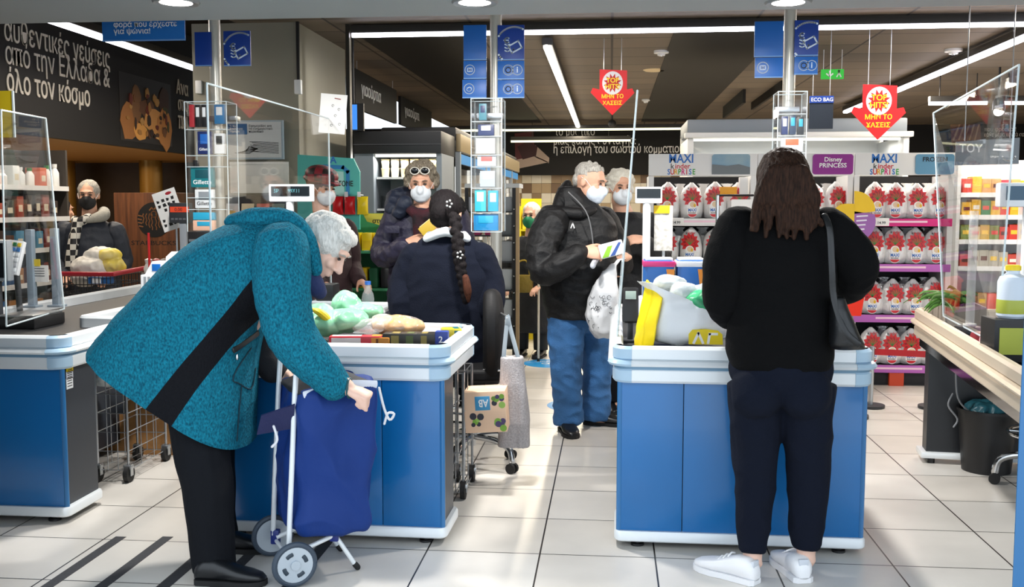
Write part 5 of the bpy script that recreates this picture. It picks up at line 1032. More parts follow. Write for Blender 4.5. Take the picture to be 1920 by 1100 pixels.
# --- white freezer behind the stand
FY = 10.4; a, b = at(1290, 222, FY), at(1708, 222, FY); zt = a.z
fz = thing('upright_freezer', 'large pale grey upright freezer with lit interior behind the egg stand', 'freezer', ((a.x + b.x) / 2, FY + .5, 0))
MB(fridge_g).box2((a.x, FY + .1, at(1400, 250, FY).z), (b.x, FY + 1.1, zt), .02).build('canopy', fz)
MB(fridge_w).box2((a.x - .03, FY - .02, at(1400, 258, FY).z), (b.x + .03, FY + .1, at(1400, 248, FY).z), .01).build('canopy_edge', fz)
MB(lit).box2((a.x + .06, FY + .12, at(1400, 262, FY).z), (b.x - .06, FY + .2, at(1400, 258, FY).z)).build('light_strip', fz)
MB(fridge_w).box2((a.x, FY + 1.0, .1), (b.x, FY + 1.1, zt - .1)).build('back_panel', fz)
for x in (a.x, b.x - .06): MB(fridge_w).box2((x, FY + .02, .1), (x + .06, FY + 1.0, at(1400, 258, FY).z), .01).build('side_panel', fz)
for k, z in enumerate((.5, .95, 1.4, 1.75)): MB(fridge_w).box2((a.x + .07, FY + .2, z), (b.x - .07, FY + .98, z + .03)).build('shelf', fz)
MB(fridge_k).box2((a.x, FY, 0), (b.x, FY + 1.1, .1)).build('plinth', fz)
area('freezer_light', ((a.x + b.x) / 2, FY + .4, at(1400, 264, FY).z), b.x - a.x - .3, 12, (1, .98, .94), sy=.25)
rd = random.Random(31)
for k in range(14):
    x = a.x + .15 + (b.x - a.x - .3) * k / 13; hh = rd.uniform(.12, .2); c_ = rd.choice(['c9b27a', 'd8d3c4', '8d8f66', 'b7a08a', 'e4ded0', '6f6a58'])
    o = MB(mat('pack_' + c_, c_, .5)).box2((x - .07, FY + .25, 1.781), (x + .07, FY + .5, 1.78 + hh), .01).build('frozen_pack'); tag(o, f'small pack on the upper freezer shelf, {ORD[k % 12] if k < 12 else ("thirteenth", "fourteenth")[k - 12]} from its red-tag end', 'pack', 'packs on the freezer shelf')
# --- dark fridge on the dairy aisle
DY = 9.4; a, b = at(664, 285, DY), at(828, 285, DY); zt = at(700, 246, DY).z; zf = at(700, 288, DY).z
df = thing('dairy_fridge', 'open dairy fridge with black top panel and lit white shelves', 'fridge', ((a.x + b.x) / 2, DY + .4, 0))
MB(fridge_k).box2((a.x, DY - .02, zf), (b.x, DY + .8, zt), .01).build('canopy', df)
MB(mat('fridge_line', '3a3a3d', .4)).box2((a.x, DY - .026, zf + .08), (b.x, DY - .02, zf + .09)).build('canopy_groove', df)
for x0, x1 in ((a.x, at(700, 300, DY).x), (at(818, 300, DY).x, b.x)): MB(fridge_g).box2((x0, DY, .0), (x1, DY + .8, zf)).build('side_panel', df)
MB(fridge_w).box2((a.x, DY + .74, .1), (b.x, DY + .8, zf)).build('back_panel', df); MB(lit).box2((at(703, 300, DY).x, DY + .02, zf - .03), (at(816, 300, DY).x, DY + .06, zf - .005)).build('light_strip', df)
x0, x1 = at(703, 300, DY).x, at(815, 300, DY).x
for z in (1.05, 1.42, 1.72): MB(fridge_w).box2((x0 - .01, DY + .1, z - .02), (x1 + .02, DY + .74, z)).build('shelf', df)
MB(fridge_k).box2((a.x, DY, 0), (b.x, DY + .8, .1)).build('plinth', df)
area('fridge_lamp', ((x0 + x1) / 2, DY + .12, zf - .05), x1 - x0, 7, (1, .98, .92), sy=.12, rot=(-.35, 0, 0))
n = 6
for r_, (z, hh, cols) in enumerate(((1.721, .085, ['d8c9a0', 'e5dcc4', 'cdb98a']), (1.421, .12, ['2b2d30', '3c4044', '4a4a42']), (1.051, .14, ['7a2030', 'c9c4ba', '5a2a38']))):
    for k in range(n):
        for lv in range(2 if r_ == 0 else 1):
            x = x0 + .06 + (x1 - x0 - .1) * k / (n - 1); c_ = cols[k % 3]
            o = MB(mat('tub_' + c_, c_, .4)).lathe([(.0, 0), (.033, 0), (.040, hh * .86), (.043, hh * .9), (.043, hh), (0, hh)], (x, DY + .18, z + lv * (hh + .001)), 16).build('yogurt_tub'); tag(o, f'{["pale", "dark", "wine coloured"][r_]} tub in the open dairy fridge, {ORD[k]} along the {["upper", "middle", "lower"][r_]} shelf{", upper of two" if lv else (", lower of two" if r_ == 0 else "")}', 'tub', 'tubs in the dairy fridge')
# run of glass-door fridges along the aisle
RX = -1.56
rf = thing('glass_door_fridge', 'long row of glass door fridges running back behind the till pole', 'fridge', (RX - .4, 13, 0))
MB(fridge_k).box2((RX - .8, 10.3, at(860, 300, 12).z + .12), (RX - .02, 17.0, 2.25), .02).build('canopy', rf); MB(mat('canopy_bronze', '8d7f63', .4, .3)).box2((RX - .02, 10.3, 2.0), (RX + .03, 17.0, 2.18), .01).build('canopy_edge', rf)
MB(fridge_w).box2((RX - .8, 10.3, 0), (RX - .7, 17.0, 2.0)).build('back_panel', rf)
for k in range(6):
    y0 = 10.35 + k * 1.1; MB(fridge_g).box2((RX - .03, y0 - .04, 0), (RX + .02, y0 + .04, 2.0)).build('door_post', rf)
    d = MB(glassy('fridge_glass')); d.box2((RX - .01, y0 + .05, .2), (RX, y0 + 1.05, 1.88)); d = d.build('door', rf); MB(mat('fridge_blue', '2f78b8', .4)).box2((RX, y0 + .05, 1.88), (RX + .012, y0 + 1.05, 1.98)).build('door_header', d); MB(steel).cyl((RX + .03, y0 + .12, .8), (RX + .03, y0 + .12, 1.3), .01).build('handle', d)
    for z in (.5, .9, 1.3, 1.65): MB(fridge_w).box2((RX - .65, y0 + .05, z - .015), (RX - .08, y0 + 1.05, z)).build('shelf', rf)
    MB(lit).box2((RX - .08, y0 + .06, .3), (RX - .05, y0 + .10, 1.85)).build('door_light', rf)
rd = random.Random(8)
for k in range(3):
    for q in range(5):
        y = 10.55 + k * 1.1 + q * .19
        for z in (1.301, .901):
            c_ = rd.choice(['d9d4c6', 'c9b98e', 'a8b09a', 'e6e2d6']); o = MB(mat('pack_' + c_, c_, .5)).box2((RX - .4, y - .07, z), (RX - .12, y + .07, z + rd.uniform(.18, .28)), .008).build('dairy_carton'); tag(o, f'pale carton behind glass, {ORD[q]} in the {ORD[k]} door, {"upper" if z > 1 else "lower"} shelf', 'carton', 'cartons behind the glass doors')
# --- black snack rack by the pole
RY = 8.4; xa, xb = at(872, 500, RY).x, at(967, 500, RY).x
rk = thing('snack_rack', 'narrow black wire rack of snacks beside the grey tote bag', 'rack', ((xa + xb) / 2, RY + .2, 0))
for x in (xa, xb - .03):
    MB(black).box2((x, RY, 0), (x + .03, RY + .35, at(900, 352, RY).z)).build('side_frame', rk)
MB(mat('post_wood', 'b29873', .5)).box2((xb + .002, RY - .02, 0), (xb + .03, RY + .02, at(900, 352, RY).z)).build('wood_edge', rk); MB(fridge_w).box2((xa, RY - .01, at(900, 352, RY).z), (xb + .03, RY + .36, at(900, 344, RY).z)).build('top_board', rk)
zz = [.25, .5, .74, .98, 1.2, 1.4]
for z in zz: MB(dark).box2((xa + .03, RY, z - .01), (xb - .03, RY + .34, z)).build('shelf', rk)
rd = random.Random(2)
for r_, z in enumerate(zz):
    for k in range(3):
        c_ = rd.choice(['9fa3a8', 'd4d6d8', 'c0487a', '6f7478', 'b8bcc0', '4b5056']); x = xa + .075 + k * (xb - xa - .15) / 2
        o = MB(mat('pack_' + c_, c_, .45)).box2((x - .05, RY + .03, z + .001), (x + .05, RY + .2, z + rd.uniform(.11, .18)), .006).build('snack_box'); tag(o, f'box on the black rack, {ORD[k]} from the pole on the {ORD[5 - r_]} shelf from the top', 'snack box', 'boxes on the black rack')
for k in range(9):
    z = .3 + k * .14; MB(chrome).ell((xb - .015, RY - .004, z), (.008, .006, .008), seg=8, rings=6).build('rivet', rk)
# --- teal promo stand with hanging snack bags
TY = 7.75; ta = lambda x, y: at(x, y, TY)
ts = thing('promo_stand', 'teal promotional stand with blue outline and hanging snack bags', 'display stand', (ta(650, 500).x, TY + .2, 0))
tealp = mat('stand_teal', '4fb8ae', .5); tg = mat('stand_green', '3f9468', .5); tlight = mat('stand_mint', 'a6d9d0', .5)
M = facing(V((0, TY, 0))); q = lambda *pp: [(ta(x, y).x, ta(x, y).z) for x, y in pp]
b = MB(tealp); b.prism(q((560, 430), (676, 430), (676, 322), (664, 297), (560, 290)), .03, M); b.build('header_board', ts, smooth=0)
b = MB(mat('stand_blue', '1f7fb8', .5)); stroke(b, facing(V((0, TY - .031, 0))), q((610, 312), (645, 314), (654, 322), (654, 372)), .03); b.build('outline_print', ts, smooth=0)
b = MB(tlight); b.prism(q((612, 320), (646, 322), (648, 368), (612, 366)), .002, facing(V((0, TY - .031, 0)))); b.build('panel_print', ts, smooth=0)
text('lettering', 'A', .075, mat('logo_blue', '1c68b8', .5), facing(V((ta(628, 306).x - .03, TY - .031, ta(628, 306).z))), ts, bold=.004); text('lettering', 'ΑΝΤΟΝΕ', .055, ktext, facing(V((ta(626, 349).x - .02, TY - .034, ta(626, 349).z))), ts, bold=.003, xs=.8)
x0, x1 = ta(600, 500).x, ta(742, 500).x
MB(tg).box2((x0, TY + .3, .0), (x1, TY + .33, ta(700, 400).z)).build('back_panel', ts)
for x in (x0, x1 - .02): MB(tg).box2((x, TY, 0), (x + .02, TY + .3, ta(700, 405).z)).build('side_panel', ts)
for py in (470, 540, 620): MB(tg).box2((x0 + .02, TY - .02, ta(700, py).z - .02), (x1 - .02, TY + .3, ta(700, py).z)).build('shelf', ts)
b = MB(mat('stand_lime', 'd6cf4a', .5)); b.prism(q((682, 400), (745, 400), (735, 428), (690, 415)), .012, facing(V((0, TY - .02, 0)))); b = b.build('lime_header', ts, smooth=0); text('lettering', 'στικό', .05, ktext, facing(V((ta(700, 418).x, TY - .034, ta(700, 418).z))), b, bold=.002)
def snackbag(px, py0, py1, wd, m_, lab, Y=TY - .06):
    a, c = at(px, py1, Y), at(px, py0, Y); h = c.z - a.z; w_ = wd / 1890 * Y; b = MB(m_); rg = []
    for u, hw, dp in ((0, 1, .004), (.05, 1, .008), (.2, .94, .03), (.5, .9, .04), (.8, .94, .03), (.95, 1, .008), (1, 1, .004)): rg.append([V((a.x + w_ / 2 * hw * math.copysign(abs(math.cos(2 * PI * k / 16)) ** .6, math.cos(2 * PI * k / 16)), Y + dp * math.sin(2 * PI * k / 16), a.z + h * u)) for k in range(16)])
    b.loft(rg); t = thing('snack_bag', lab, 'snack bag', (a.x, Y, a.z), 0, 'hanging snack bags'); b.build('bag_film', t, smooth=60)
    p2 = MB(white); p2.box2((a.x - w_ * .3, Y - .055, c.z - .005), (a.x + w_ * .0, Y - .052, c.z + .035)); p2.build('price_tag', t); MB(steel).cyl((a.x - w_ * .1, Y - .05, c.z + .01), (a.x - w_ * .1, TY, c.z + .01), .003, seg=8).build('hook', t)
sred = mat('bag_red', 'c8141e', .35); syel = mat('bag_yellow', 'ecd016', .35)
for i, (px, m_, lab) in enumerate(((634, sred, 'red snack bag hanging nearest the plaid hat'), (656, sred, 'red snack bag hanging beside the yellow snack bag'), (680, syel, 'yellow snack bag hanging beside the fridge panel'))): snackbag(px, 368, 402, 22, m_, lab)
for i, px in enumerate((665, 688, 710, 732)):
    z = ta(700, 470).z; p = ta(px, 470); t = thing('snack_box', f'yellow box on the teal stand, {ORD[i]} from the white hair', 'box', (p.x, TY + .05, z), 0, 'yellow boxes on the teal stand')
    MB(syel).box2((p.x - .04, TY + .0, z + .001), (p.x + .04, TY + .12, z + .14), .004).build('carton', t); MB(mat('box_front', 'd9b914', .4)).box2((p.x - .03, TY - .003, z + .02), (p.x + .03, TY, z + .08)).build('front_print', t); MB(white).box2((p.x - .02, TY - .012, z - .02), (p.x + .02, TY - .008, z + .004)).build('price_tag', t)
for i, (px, c_) in enumerate(((662, '15171a'), (680, 'e3c11b'), (700, '1d5a3a'), (722, '18191c'))):
    z = ta(700, 540).z; p = ta(px, 540); o = MB(mat('pack_' + c_, c_, .4)).box2((p.x - .035, TY + .0, z + .001), (p.x + .035, TY + .14, z + .16), .015).build('snack_pouch'); tag(o, f'{["black", "yellow", "dark green", "charcoal"][i]} pouch on the lower shelf of the teal stand', 'pouch', 'pouches on the teal stand')
# --- poster board, white board, magazines on the column
PYB = CY0 - .03
t = thing('poster_board', 'pale framed poster with blue caption and black fork drawing on the column', 'poster', at(478, 300, PYB)); a, c = at(427, 299, PYB), at(531, 225, PYB); w_, h = c.x - a.x, c.z - a.z
MB(mat('poster_frame', '9fb1bf', .4)).box2((a.x, PYB - .015, a.z), (c.x, PYB + .025, c.z), .004).build('frame', t); MB(mat('poster_sheet', 'c6ccd1', .5)).box2((a.x + .015, PYB - .018, a.z + .015), (c.x - .015, PYB - .015, c.z - .015)).build('sheet', t)
MB(mat('caption_blue', '0f5a94', .5)).box2((a.x + .015, PYB - .020, c.z - .12), (a.x + w_ * .37, PYB - .018, c.z - .03)).build('caption_panel', t)
text('lettering', 'Τι θα\nδιαβάσετε\nσήμερα;', .024, wtext, facing(V((a.x + .03, PYB - .0205, c.z - .058))), t, line=.9); text('lettering', 'Εφημερίδες και\nτα ενημερωτικά\nπεριοδικά', .028, ktext, facing(V((a.x + w_ * .40, PYB - .0185, c.z - .058))), t, line=.85)
fk = MB(ktext); rd = random.Random(6); Mk = facing(V((a.x, PYB - .0185, a.z)))
for k in range(9): y = .05 + .011 * k; stroke(fk, Mk, [(w_ * .45 + rd.uniform(-.03, .03), y + rd.uniform(0, .02)), (w_ * .62, y + .01), (w_ * .92, y)], .004)
for k in range(6): stroke(fk, Mk, [(w_ * .15 + .02 * k, .055 + .003 * k), (w_ * .4, .05 + .012 * k), (w_ * .55, .09)], .005)
fk.build('drawing_print', t, smooth=0)
t = thing('notice_sheet', 'plain white panel on the column under the framed poster', 'panel', at(485, 360, PYB)); a, c = at(432, 362, PYB), at(540, 303, PYB); MB(mat('panel_white', 'cfd2d2', .5)).box2((a.x, PYB, a.z), (c.x, PYB + .025, c.z), .003).build('board', t); MB(white).box2((a.x, PYB - .004, c.z - .02), (c.x, PYB, c.z)).build('top_strip', t)
t = thing('magazine_rack', 'dark magazine rack under the white panel on the column', 'rack', at(485, 430, PYB)); a, c = at(425, 436, PYB), at(545, 366, PYB)
MB(dark).box2((a.x, PYB - .01, a.z), (c.x, PYB + .025, c.z)).build('back_board', t); MB(steel).box2((a.x, PYB - .09, a.z), (c.x, PYB - .01, a.z + .015)).build('ledge', t)
for k, (c1_, c2_, nm) in enumerate((('c9ccd2', 'd6b25a', 'grey and gold'), ('d8c9a8', 'a8413a', 'cream and red'), ('b64b46', 'e0c8b0', 'red'), ('7f8f86', 'd8ccb0', 'green grey'))):
    x = a.x + .07 + k * .135; t = thing('magazine', f'{nm} magazine in the rack on the column', 'magazine', (x, PYB - .04, a.z + .016), 0, 'magazines in the rack'); b = MB(mat('mag_' + c1_, c1_, .4)); b.sheet((x - .055, PYB - .07, a.z + .017), (x + .055, PYB - .07, a.z + .017), (x + .055, PYB - .025, a.z + .25), (x - .055, PYB - .025, a.z + .25), .006); b.build('cover', t); b = MB(mat('mag_' + c2_, c2_, .4)); b.sheet((x - .02, PYB - .068, a.z + .06), (x + .03, PYB - .068, a.z + .06), (x + .03, PYB - .043, a.z + .19), (x - .02, PYB - .043, a.z + .19), .003); b.build('cover_print', t)
# cable box on the column
p = at(559, 163, CY0 - .03); t = thing('junction_box', 'white junction box hanging from a black cable duct on the column', 'box', p); MB(white).box2((p.x - .03, p.y - .02, p.z - .06), (p.x + .03, p.y + .028, p.z + .06), .008).build('box_body', t); MB(black).box2((p.x - .012, p.y + .005, p.z + .06), (p.x + .012, p.y + .028, CEIL)).build('cable_duct', t)
p = at(370, 164, CY0 - .03); o = MB(white).box2((p.x - .02, p.y, p.z - .05), (p.x + .035, p.y + .028, p.z + .06), .006).build('wall_switch'); tag(o, 'small white switch box at the dark edge of the column', 'switch')
o_, w_, h = card_frame(655, 196, 670, 243, 9.3); t = thing('info_screen', 'small blue lit screen behind the thin dark post', 'screen', o_); MB(black).box2((o_.x - .01, 9.3, o_.z - .01), (o_.x + w_ + .06, 9.34, o_.z + h + .01)).build('case', t); MB(emis('screen_blue', '3a78c8', 1.4)).box2((o_.x, 9.297, o_.z), (o_.x + w_, 9.3, o_.z + h)).build('screen', t); MB(black).cyl((o_.x + w_ / 2, 9.32, o_.z + h), (o_.x + w_ / 2, 9.32, CEIL), .012).build('ceiling_mount', t)

# yellow promotional rack in the far aisle
a, c = at(973, 640, 10.6), at(1012, 372, 10.6); t = thing('promo_rack', 'bright yellow rack of packs behind the person in the green mask', 'rack', ((a.x + c.x) / 2, 10.7, 0)); ym = mat('rack_yellow', 'e8d61e', .5)
MB(ym).box2((a.x, 10.85, 0), (c.x, 10.9, c.z)).build('back_panel', t)
for x in (a.x, c.x - .02): MB(ym).box2((x, 10.6, 0), (x + .02, 10.85, c.z - .08)).build('side_panel', t)
for k, z in enumerate((.5, .85, 1.2)):
    MB(ym).box2((a.x + .02, 10.6, z - .02), (c.x - .02, 10.85, z)).build('shelf', t)
    for j in range(2): o = MB(mat(('pack_lemon', 'pack_white2')[j], ('f2e24a', 'e6e2d0')[j], .4)).box2((a.x + .03 + .09 * j, 10.64, z + .001), (a.x + .11 + .09 * j, 10.8, z + .2), .01).build('snack_pack'); tag(o, f'{("lemon yellow", "cream")[j]} pack on the {("lowest", "middle", "top")[k]} shelf of the yellow rack', 'pack', 'packs on the yellow rack')
# ---------------------------------------------------------------- things on and around the tills
# --- acrylic racks on the poles with small packs
def packs_rack(px0, px1, py0, py1, Yf, label, levels, dep=.17):
    a, c = at(px0, py1, Yf), at(px1, py0, Yf); t = thing('acrylic_rack', label, 'display rack', ((a.x + c.x) / 2, Yf + dep / 2, a.z), 0, 'clear racks on the poles'); th = .004
    MB(acryl).box2((a.x, Yf, a.z), (c.x, Yf + th, c.z)).build('front_sheet', t); MB(acryl).box2((a.x, Yf + dep, a.z), (c.x, Yf + dep + th, c.z)).build('back_sheet', t)
    for x in (a.x, c.x - th): MB(acryl).box2((x, Yf + th, a.z), (x + th, Yf + dep, c.z)).build('side_sheet', t)
    for x in (a.x, c.x):
        for y in (Yf, Yf + dep): MB(acryl_edge).cyl((x, y, a.z), (x, y, c.z), .003, seg=6).build('corner_edge', t)
    MB(acryl_edge).sweep([(a.x, Yf, c.z), (c.x, Yf, c.z), (c.x, Yf + dep, c.z), (a.x, Yf + dep, c.z), (a.x, Yf, c.z)], .003, seg=6, cap='flat').build('top_edge', t)
    px_ = PX1 if px0 < 600 else (PX2 if px0 < 1200 else PX3)
    MB(steel).box2((min(px_ - .045, a.x + .01), Yf + dep + .004, c.z - .10), (max(px_ + .045, c.x - .01), PY - .0362, c.z - .07), .004).build('pole_clamp', t)
    for k in range(len(levels) + 1):
        z = at(px0, levels[k][0], Yf).z if k < len(levels) else a.z
        MB(acryl_edge).box2((a.x + th, Yf + th, z - .004), (c.x - th, Yf + .07, z)).build('ledge', t)
    return a, c
def rack_pack(lab, px0, px1, py0, py1, Y, m_, words=None, wm=None, sub=None, bev=.003, dep=.03):
    a, c = at(px0, py1, Y), at(px1, py0, Y); t = thing('product_pack', lab, 'pack', ((a.x + c.x) / 2, Y, a.z)); MB(m_).box2((a.x, Y, a.z), (c.x, Y + dep, c.z), bev).build('carton', t)
    h, w_ = c.z - a.z, c.x - a.x
    if sub: MB(sub).box2((a.x + w_ * .2, Y - .002, a.z + h * .45), (c.x - w_ * .2, Y, c.z - h * .12), .001).build('picture_print', t)
    if words: o = text('lettering', words, 1, wm or wtext, Matrix.Identity(4), t, bold=.02); wd = max(v.co.x for v in o.data.vertices); k = w_ * .8 / wd; o.data.transform(facing(V((a.x + w_ * .1, Y - .002, a.z + h * .16))) @ Matrix.Diagonal((k, min(k, h * .3), .001, 1)))
PKA = PY - .30
pkn = mat('pack_navy', '15265a', .4); pkt_ = mat('pack_tealbox', '0f6f78', .4); pkw = mat('pack_white', 'd9dcde', .4); pkk = mat('pack_black', '17181b', .4); pkc = mat('pack_cyan', '2a9fc4', .4); pkp = mat('pack_peach', 'e3b49a', .5); pkr = mat('pack_crimson', 'a32c34', .4)
packs_rack(352, 424, 190, 434, PKA, 'clear rack of shaving packs on the pole in front of the beige column', [(242,), (291,), (312,), (370,), (392,)])
for args in (('dark red slim pack at the top of the shaving rack', 355, 363, 196, 238, pkr), ('black razor pack at the top of the shaving rack, beside the dark red one', 366, 375, 196, 238, pkk, None, None, pkw), ('black razor pack at the top of the shaving rack, next to the clear gap', 378, 387, 196, 238, pkk, None, None, pkw), ('navy razor pack with red stripe on the second ledge', 371, 396, 246, 289, pkn, 'Gillette', None, mat('pack_blue', '1f5fb0', .4)), ('small black bottle pack on the third ledge of the shaving rack', 362, 370, 300, 312, pkk), ('teal razor pack on the shaving rack', 358, 400, 313, 351, pkt_, 'Gillette', None, mat('pack_darkteal', '0c4a55', .4)), ('white razor pack with grey handle picture', 366, 400, 355, 390, pkw, 'Gillette', ktext, mat('pack_grey', '83898f', .4)), ('blue lidded pack with peach label near the foot of the shaving rack', 362, 402, 398, 412, pkc), ('peach pack at the foot of the shaving rack', 362, 402, 413, 432, pkp, None, None, pkc), ('blue pack standing near the clear screen on the shaving rack', 402, 420, 196, 232, mat('pack_steelblue', '2b6ea0', .4), None, None, pkw), ('white pack beside the navy razor pack', 402, 420, 250, 288, pkw, None, None, pkk)): rack_pack(args[0], *args[1:5], PKA + .02, *args[5:])
packs_rack(884, 941, 184, 434, PKA, 'clear rack of small packs on the pole behind the cashier', [(227,), (255,), (290,), (312,), (352,), (398,)])
for args in (('slim teal box at the top of the clear rack behind the cashier', 898, 912, 194, 225, mat('pack_slate', '3f7f8f', .4), None, None, pkn), ('navy box on the second ledge behind the cashier', 896, 926, 233, 254, pkn, None, None, pkw), ('white pouch on the third ledge behind the cashier', 892, 928, 258, 288, pkw), ('white box with red stripe on the rack behind the cashier', 895, 930, 291, 311, pkw, None, None, mat('pack_coral', 'd9625c', .4)), ('grey pouch below the red striped box', 900, 928, 320, 350, mat('pack_silver', 'a9b2b8', .35), None, None, pkw), ('turquoise bottle pack on the lower rack, nearest the black rack', 915, 934, 357, 396, pkc, None, None, pkw), ('turquoise bottle pack on the lower rack, nearest the braid', 890, 911, 355, 396, mat('pack_aqua', '3cb4c8', .4), None, None, pkw), ('bright blue box at the foot of the rack behind the cashier', 888, 934, 401, 432, mat('pack_azure', '117fb8', .4), None, None, pkc)): rack_pack(args[0], *args[1:5], PKA + .02, *args[5:])
packs_rack(1456, 1514, 171, 330, PKA, 'clear rack of dark packs on the pole above the person in black', [(213,), (254,), (286,)])
for args in (('navy pack on the rack above the long brown hair, nearest the blank blue card', 1465, 1478, 218, 252, pkn, None, None, pkw), ('dark blue pack in the middle of the rack above the long brown hair', 1480, 1493, 216, 252, mat('pack_ink', '22324c', .4), None, None, pkc), ('blue black pack on the rack above the long brown hair, nearest the euro card', 1495, 1508, 219, 252, pkk, None, None, pkc), ('orange and white box on the rack above the long brown hair', 1464, 1506, 257, 284, pkw, None, None, mat('pack_orange', 'd9633a', .4))): rack_pack(args[0], *args[1:5], PKA + .02, *args[5:])
# --- clear screens
def screen(label, q, frame_=True):
    t = thing('clear_screen', label, 'screen', (V(q[0]) + V(q[1])) / 2); MB(acryl).sheet(*q, .005).build('pane', t)
    for a, b in zip(q, q[1:] + q[:1]): MB(acryl_edge).cyl(a, b, .0045, seg=6).build('pane_edge', t)
    return t
X1 = -1.74
q = [atx(400, 600, X1), atx(616, 420, X1), atx(616, 222, X1), atx(388, 156, X1)]; q1y = q[2].y; q[0].z = .872; q[1].z = .872; q[0].y = q[3].y; q[1].y = q[2].y
screen('tall clear screen rising behind the person in teal', q)
x0 = at(88, 222, 5.2); q = [V((at(10, 300, 4.6).x, 4.55, .872)), V((at(110, 552, 5.3).x, 5.35, .872)), at(86, 222, 5.35), at(2, 206, 4.55)]
screen('clear screen beside the yellow sign at the far checkout', q)
q = [V((.035, 4.5, .872)), V((.045, 5.6, .872)), V((.135, 5.6, 2.0)), V((.112, 4.5, 1.95))]
screen('leaning clear screen seen edge-on at the checkout with the yellow bag', q)
q = [V((1.742, 5.45, .872)), V((1.61, 4.35, .872)), V((1.65, 4.35, 2.02)), at(1750, 212, 5.45)]
screen('clear screen on the bench beside the egg stand', q)
for px, pt in ((1815, 395), (1905, 350)):
    p = at(px, 690, 5.0); t = thing('screen_support', f'clear upright tube on the bench, {"shorter" if px < 1900 else "taller"} of the two', 'support'); z1 = at(px, pt, 5.0).z; t.location = (p.x, 5.0, .87); BASE[t.name] = Matrix.Translation((p.x, 5.0, .87)); MB(glassy('tube_frost', frost=.25)).cyl((p.x, 5.0, .867), (p.x, 5.0, z1), .02).build('tube', t); MB(white).cyl((p.x, 5.0, .867), (p.x, 5.0, .885), .03).build('foot', t)
# white notice sheet fixed to the screen
YN = q1y - .004; t = thing('notice_sheet', 'white tilted notice sheet with faint sketches fixed to the clear screen', 'sheet', at(620, 254, YN)); M = frame(at(597, 248, YN), V((1, .0, -.09)), V((.01, 0, 1))); b = MB(paper); Wp, Hp = 50 / 1890 * 6.3, 72 / 1890 * 6.3; b.prism([(0, 0), (Wp, 0), (Wp, Hp), (0, Hp)], .002, M); b.build('sheet', t, smooth=0)
b = MB(mat('print_grey', '6c6c70', .6)); M2 = M @ Matrix.Translation((0, 0, .0022))
for x, y in ((.08, .17), (.12, .15), (.08, .05), (.13, .06), (.10, .11)): stroke(b, M2, arc(x, y, .007, 0, 300, 6), .0025)
b.m(mat('print_maroon', '8a3a34', .6)); stroke(b, M2, [(.09, .215), (.125, .212)], .006); b.build('sketch_print', t, smooth=0)
# --- customer displays on posts
def display(label, px0, py0, px1, py1, Y, base_px, zb, scr, s_on=True, words='5Ρ       99Χ11'):
    a, c = at(px0, py1, Y), at(px1, py0, Y); t = thing('customer_display', label, 'till display', (at(base_px, py1, Y).x, Y, zb)); bx = at(base_px, py1, Y).x
    MB(white).box2((a.x, Y, a.z), (c.x, Y + .05, c.z), .008).build('display_case', t); h, w_ = c.z - a.z, c.x - a.x
    s = MB(mat('display_glass', '0c1418', .12)).box2((a.x + w_ * .06, Y - .003, a.z + h * .32), (c.x - w_ * .06, Y, c.z - h * .12)).build('display_window', t)
    if s_on: text('readout', words, h * .3, emis('readout_glow', '7fd0d8', 1.0), facing(V((a.x + w_ * .12, Y - .0035, a.z + h * .52))), s, ext=.0003, xs=.9)
    MB(white).cyl((bx, Y + .025, zb), (bx, Y + .025, a.z), .022).build('post', t); MB(white).cyl((bx, Y + .025, zb), (bx, Y + .025, zb + .02), .06).build('base', t)
display('white customer display with glowing digits behind the person in teal', 504, 345, 585, 378, 5.55, 541, .872, 0)
display('white customer display on a post at the checkout with the yellow bag', 1191, 350, 1242, 381, 5.7, 1213, .81, 0, False)
# red-screen price monitor
t = thing('price_monitor', 'dark price monitor with red figures on a grey post', 'monitor', at(338, 480, 6.2)); a, c = at(317, 418, 6.2), at(355, 380, 6.2); MB(dark).box2((a.x, 6.2, a.z), (c.x, 6.25, c.z), .006).build('monitor_case', t)
MB(emis('screen_red', 'c8452c', .9)).box2((a.x + .01, 6.197, c.z - .06), (c.x - .005, 6.2, c.z - .025)).build('lit_screen', t); text('lettering', '0,00', .03, ktext, facing(V((a.x + .04, 6.196, c.z - .053))), t); kb = MB(mat('key_grey', '5d5f63', .5))
for k in range(4): kb.box2((a.x + .015 + k * .026, 6.197, a.z + .02), (a.x + .033 + k * .026, 6.2, a.z + .032))
kb.build('key_print', t); p = at(342, 475, 6.2); MB(mat('post_grey', '8f959c', .4)).box2((p.x - .02, 6.21, .872), (p.x + .025, 6.24, a.z), .004).build('post', t); MB(dark).box2((p.x - .08, 6.14, .867), (p.x + .08, 6.32, .882), .004).build('base', t)
# tilted code sheet
t = thing('code_sheet', 'tilted white sheet printed with black code blocks beside the price monitor', 'sheet', at(315, 430, 6.35)); M = frame(at(309, 436, 6.35), V((.92, 0, .30)), V((-.36, 0, .93))); b = MB(paper); b.prism([(0, 0), (.16, 0), (.16, .26), (0, .26)], .003, M); b.build('sheet', t, smooth=0); b = MB(ktext); M2 = M @ Matrix.Translation((0, 0, .0032))
rd = random.Random(4)
for i in range(4):
    for j in range(6):
        x, y = .015 + i * .034, .03 + j * .032
        if rd.random() < .8: b.prism([(x, y), (x + rd.uniform(.012, .028), y), (x + .02, y + rd.uniform(.01, .024)), (x, y + .02)], .0005, M2)
b.m(pkr); b.prism(circ(.022, 16, .11, .235, .45), .0006, M2); b.build('code_print', t, smooth=0); p = M @ V((.08, 0, -.004)); MB(steel).cyl((p.x, 6.36, .867), (p.x, 6.36, p.z + .1), .006).build('stem', t)
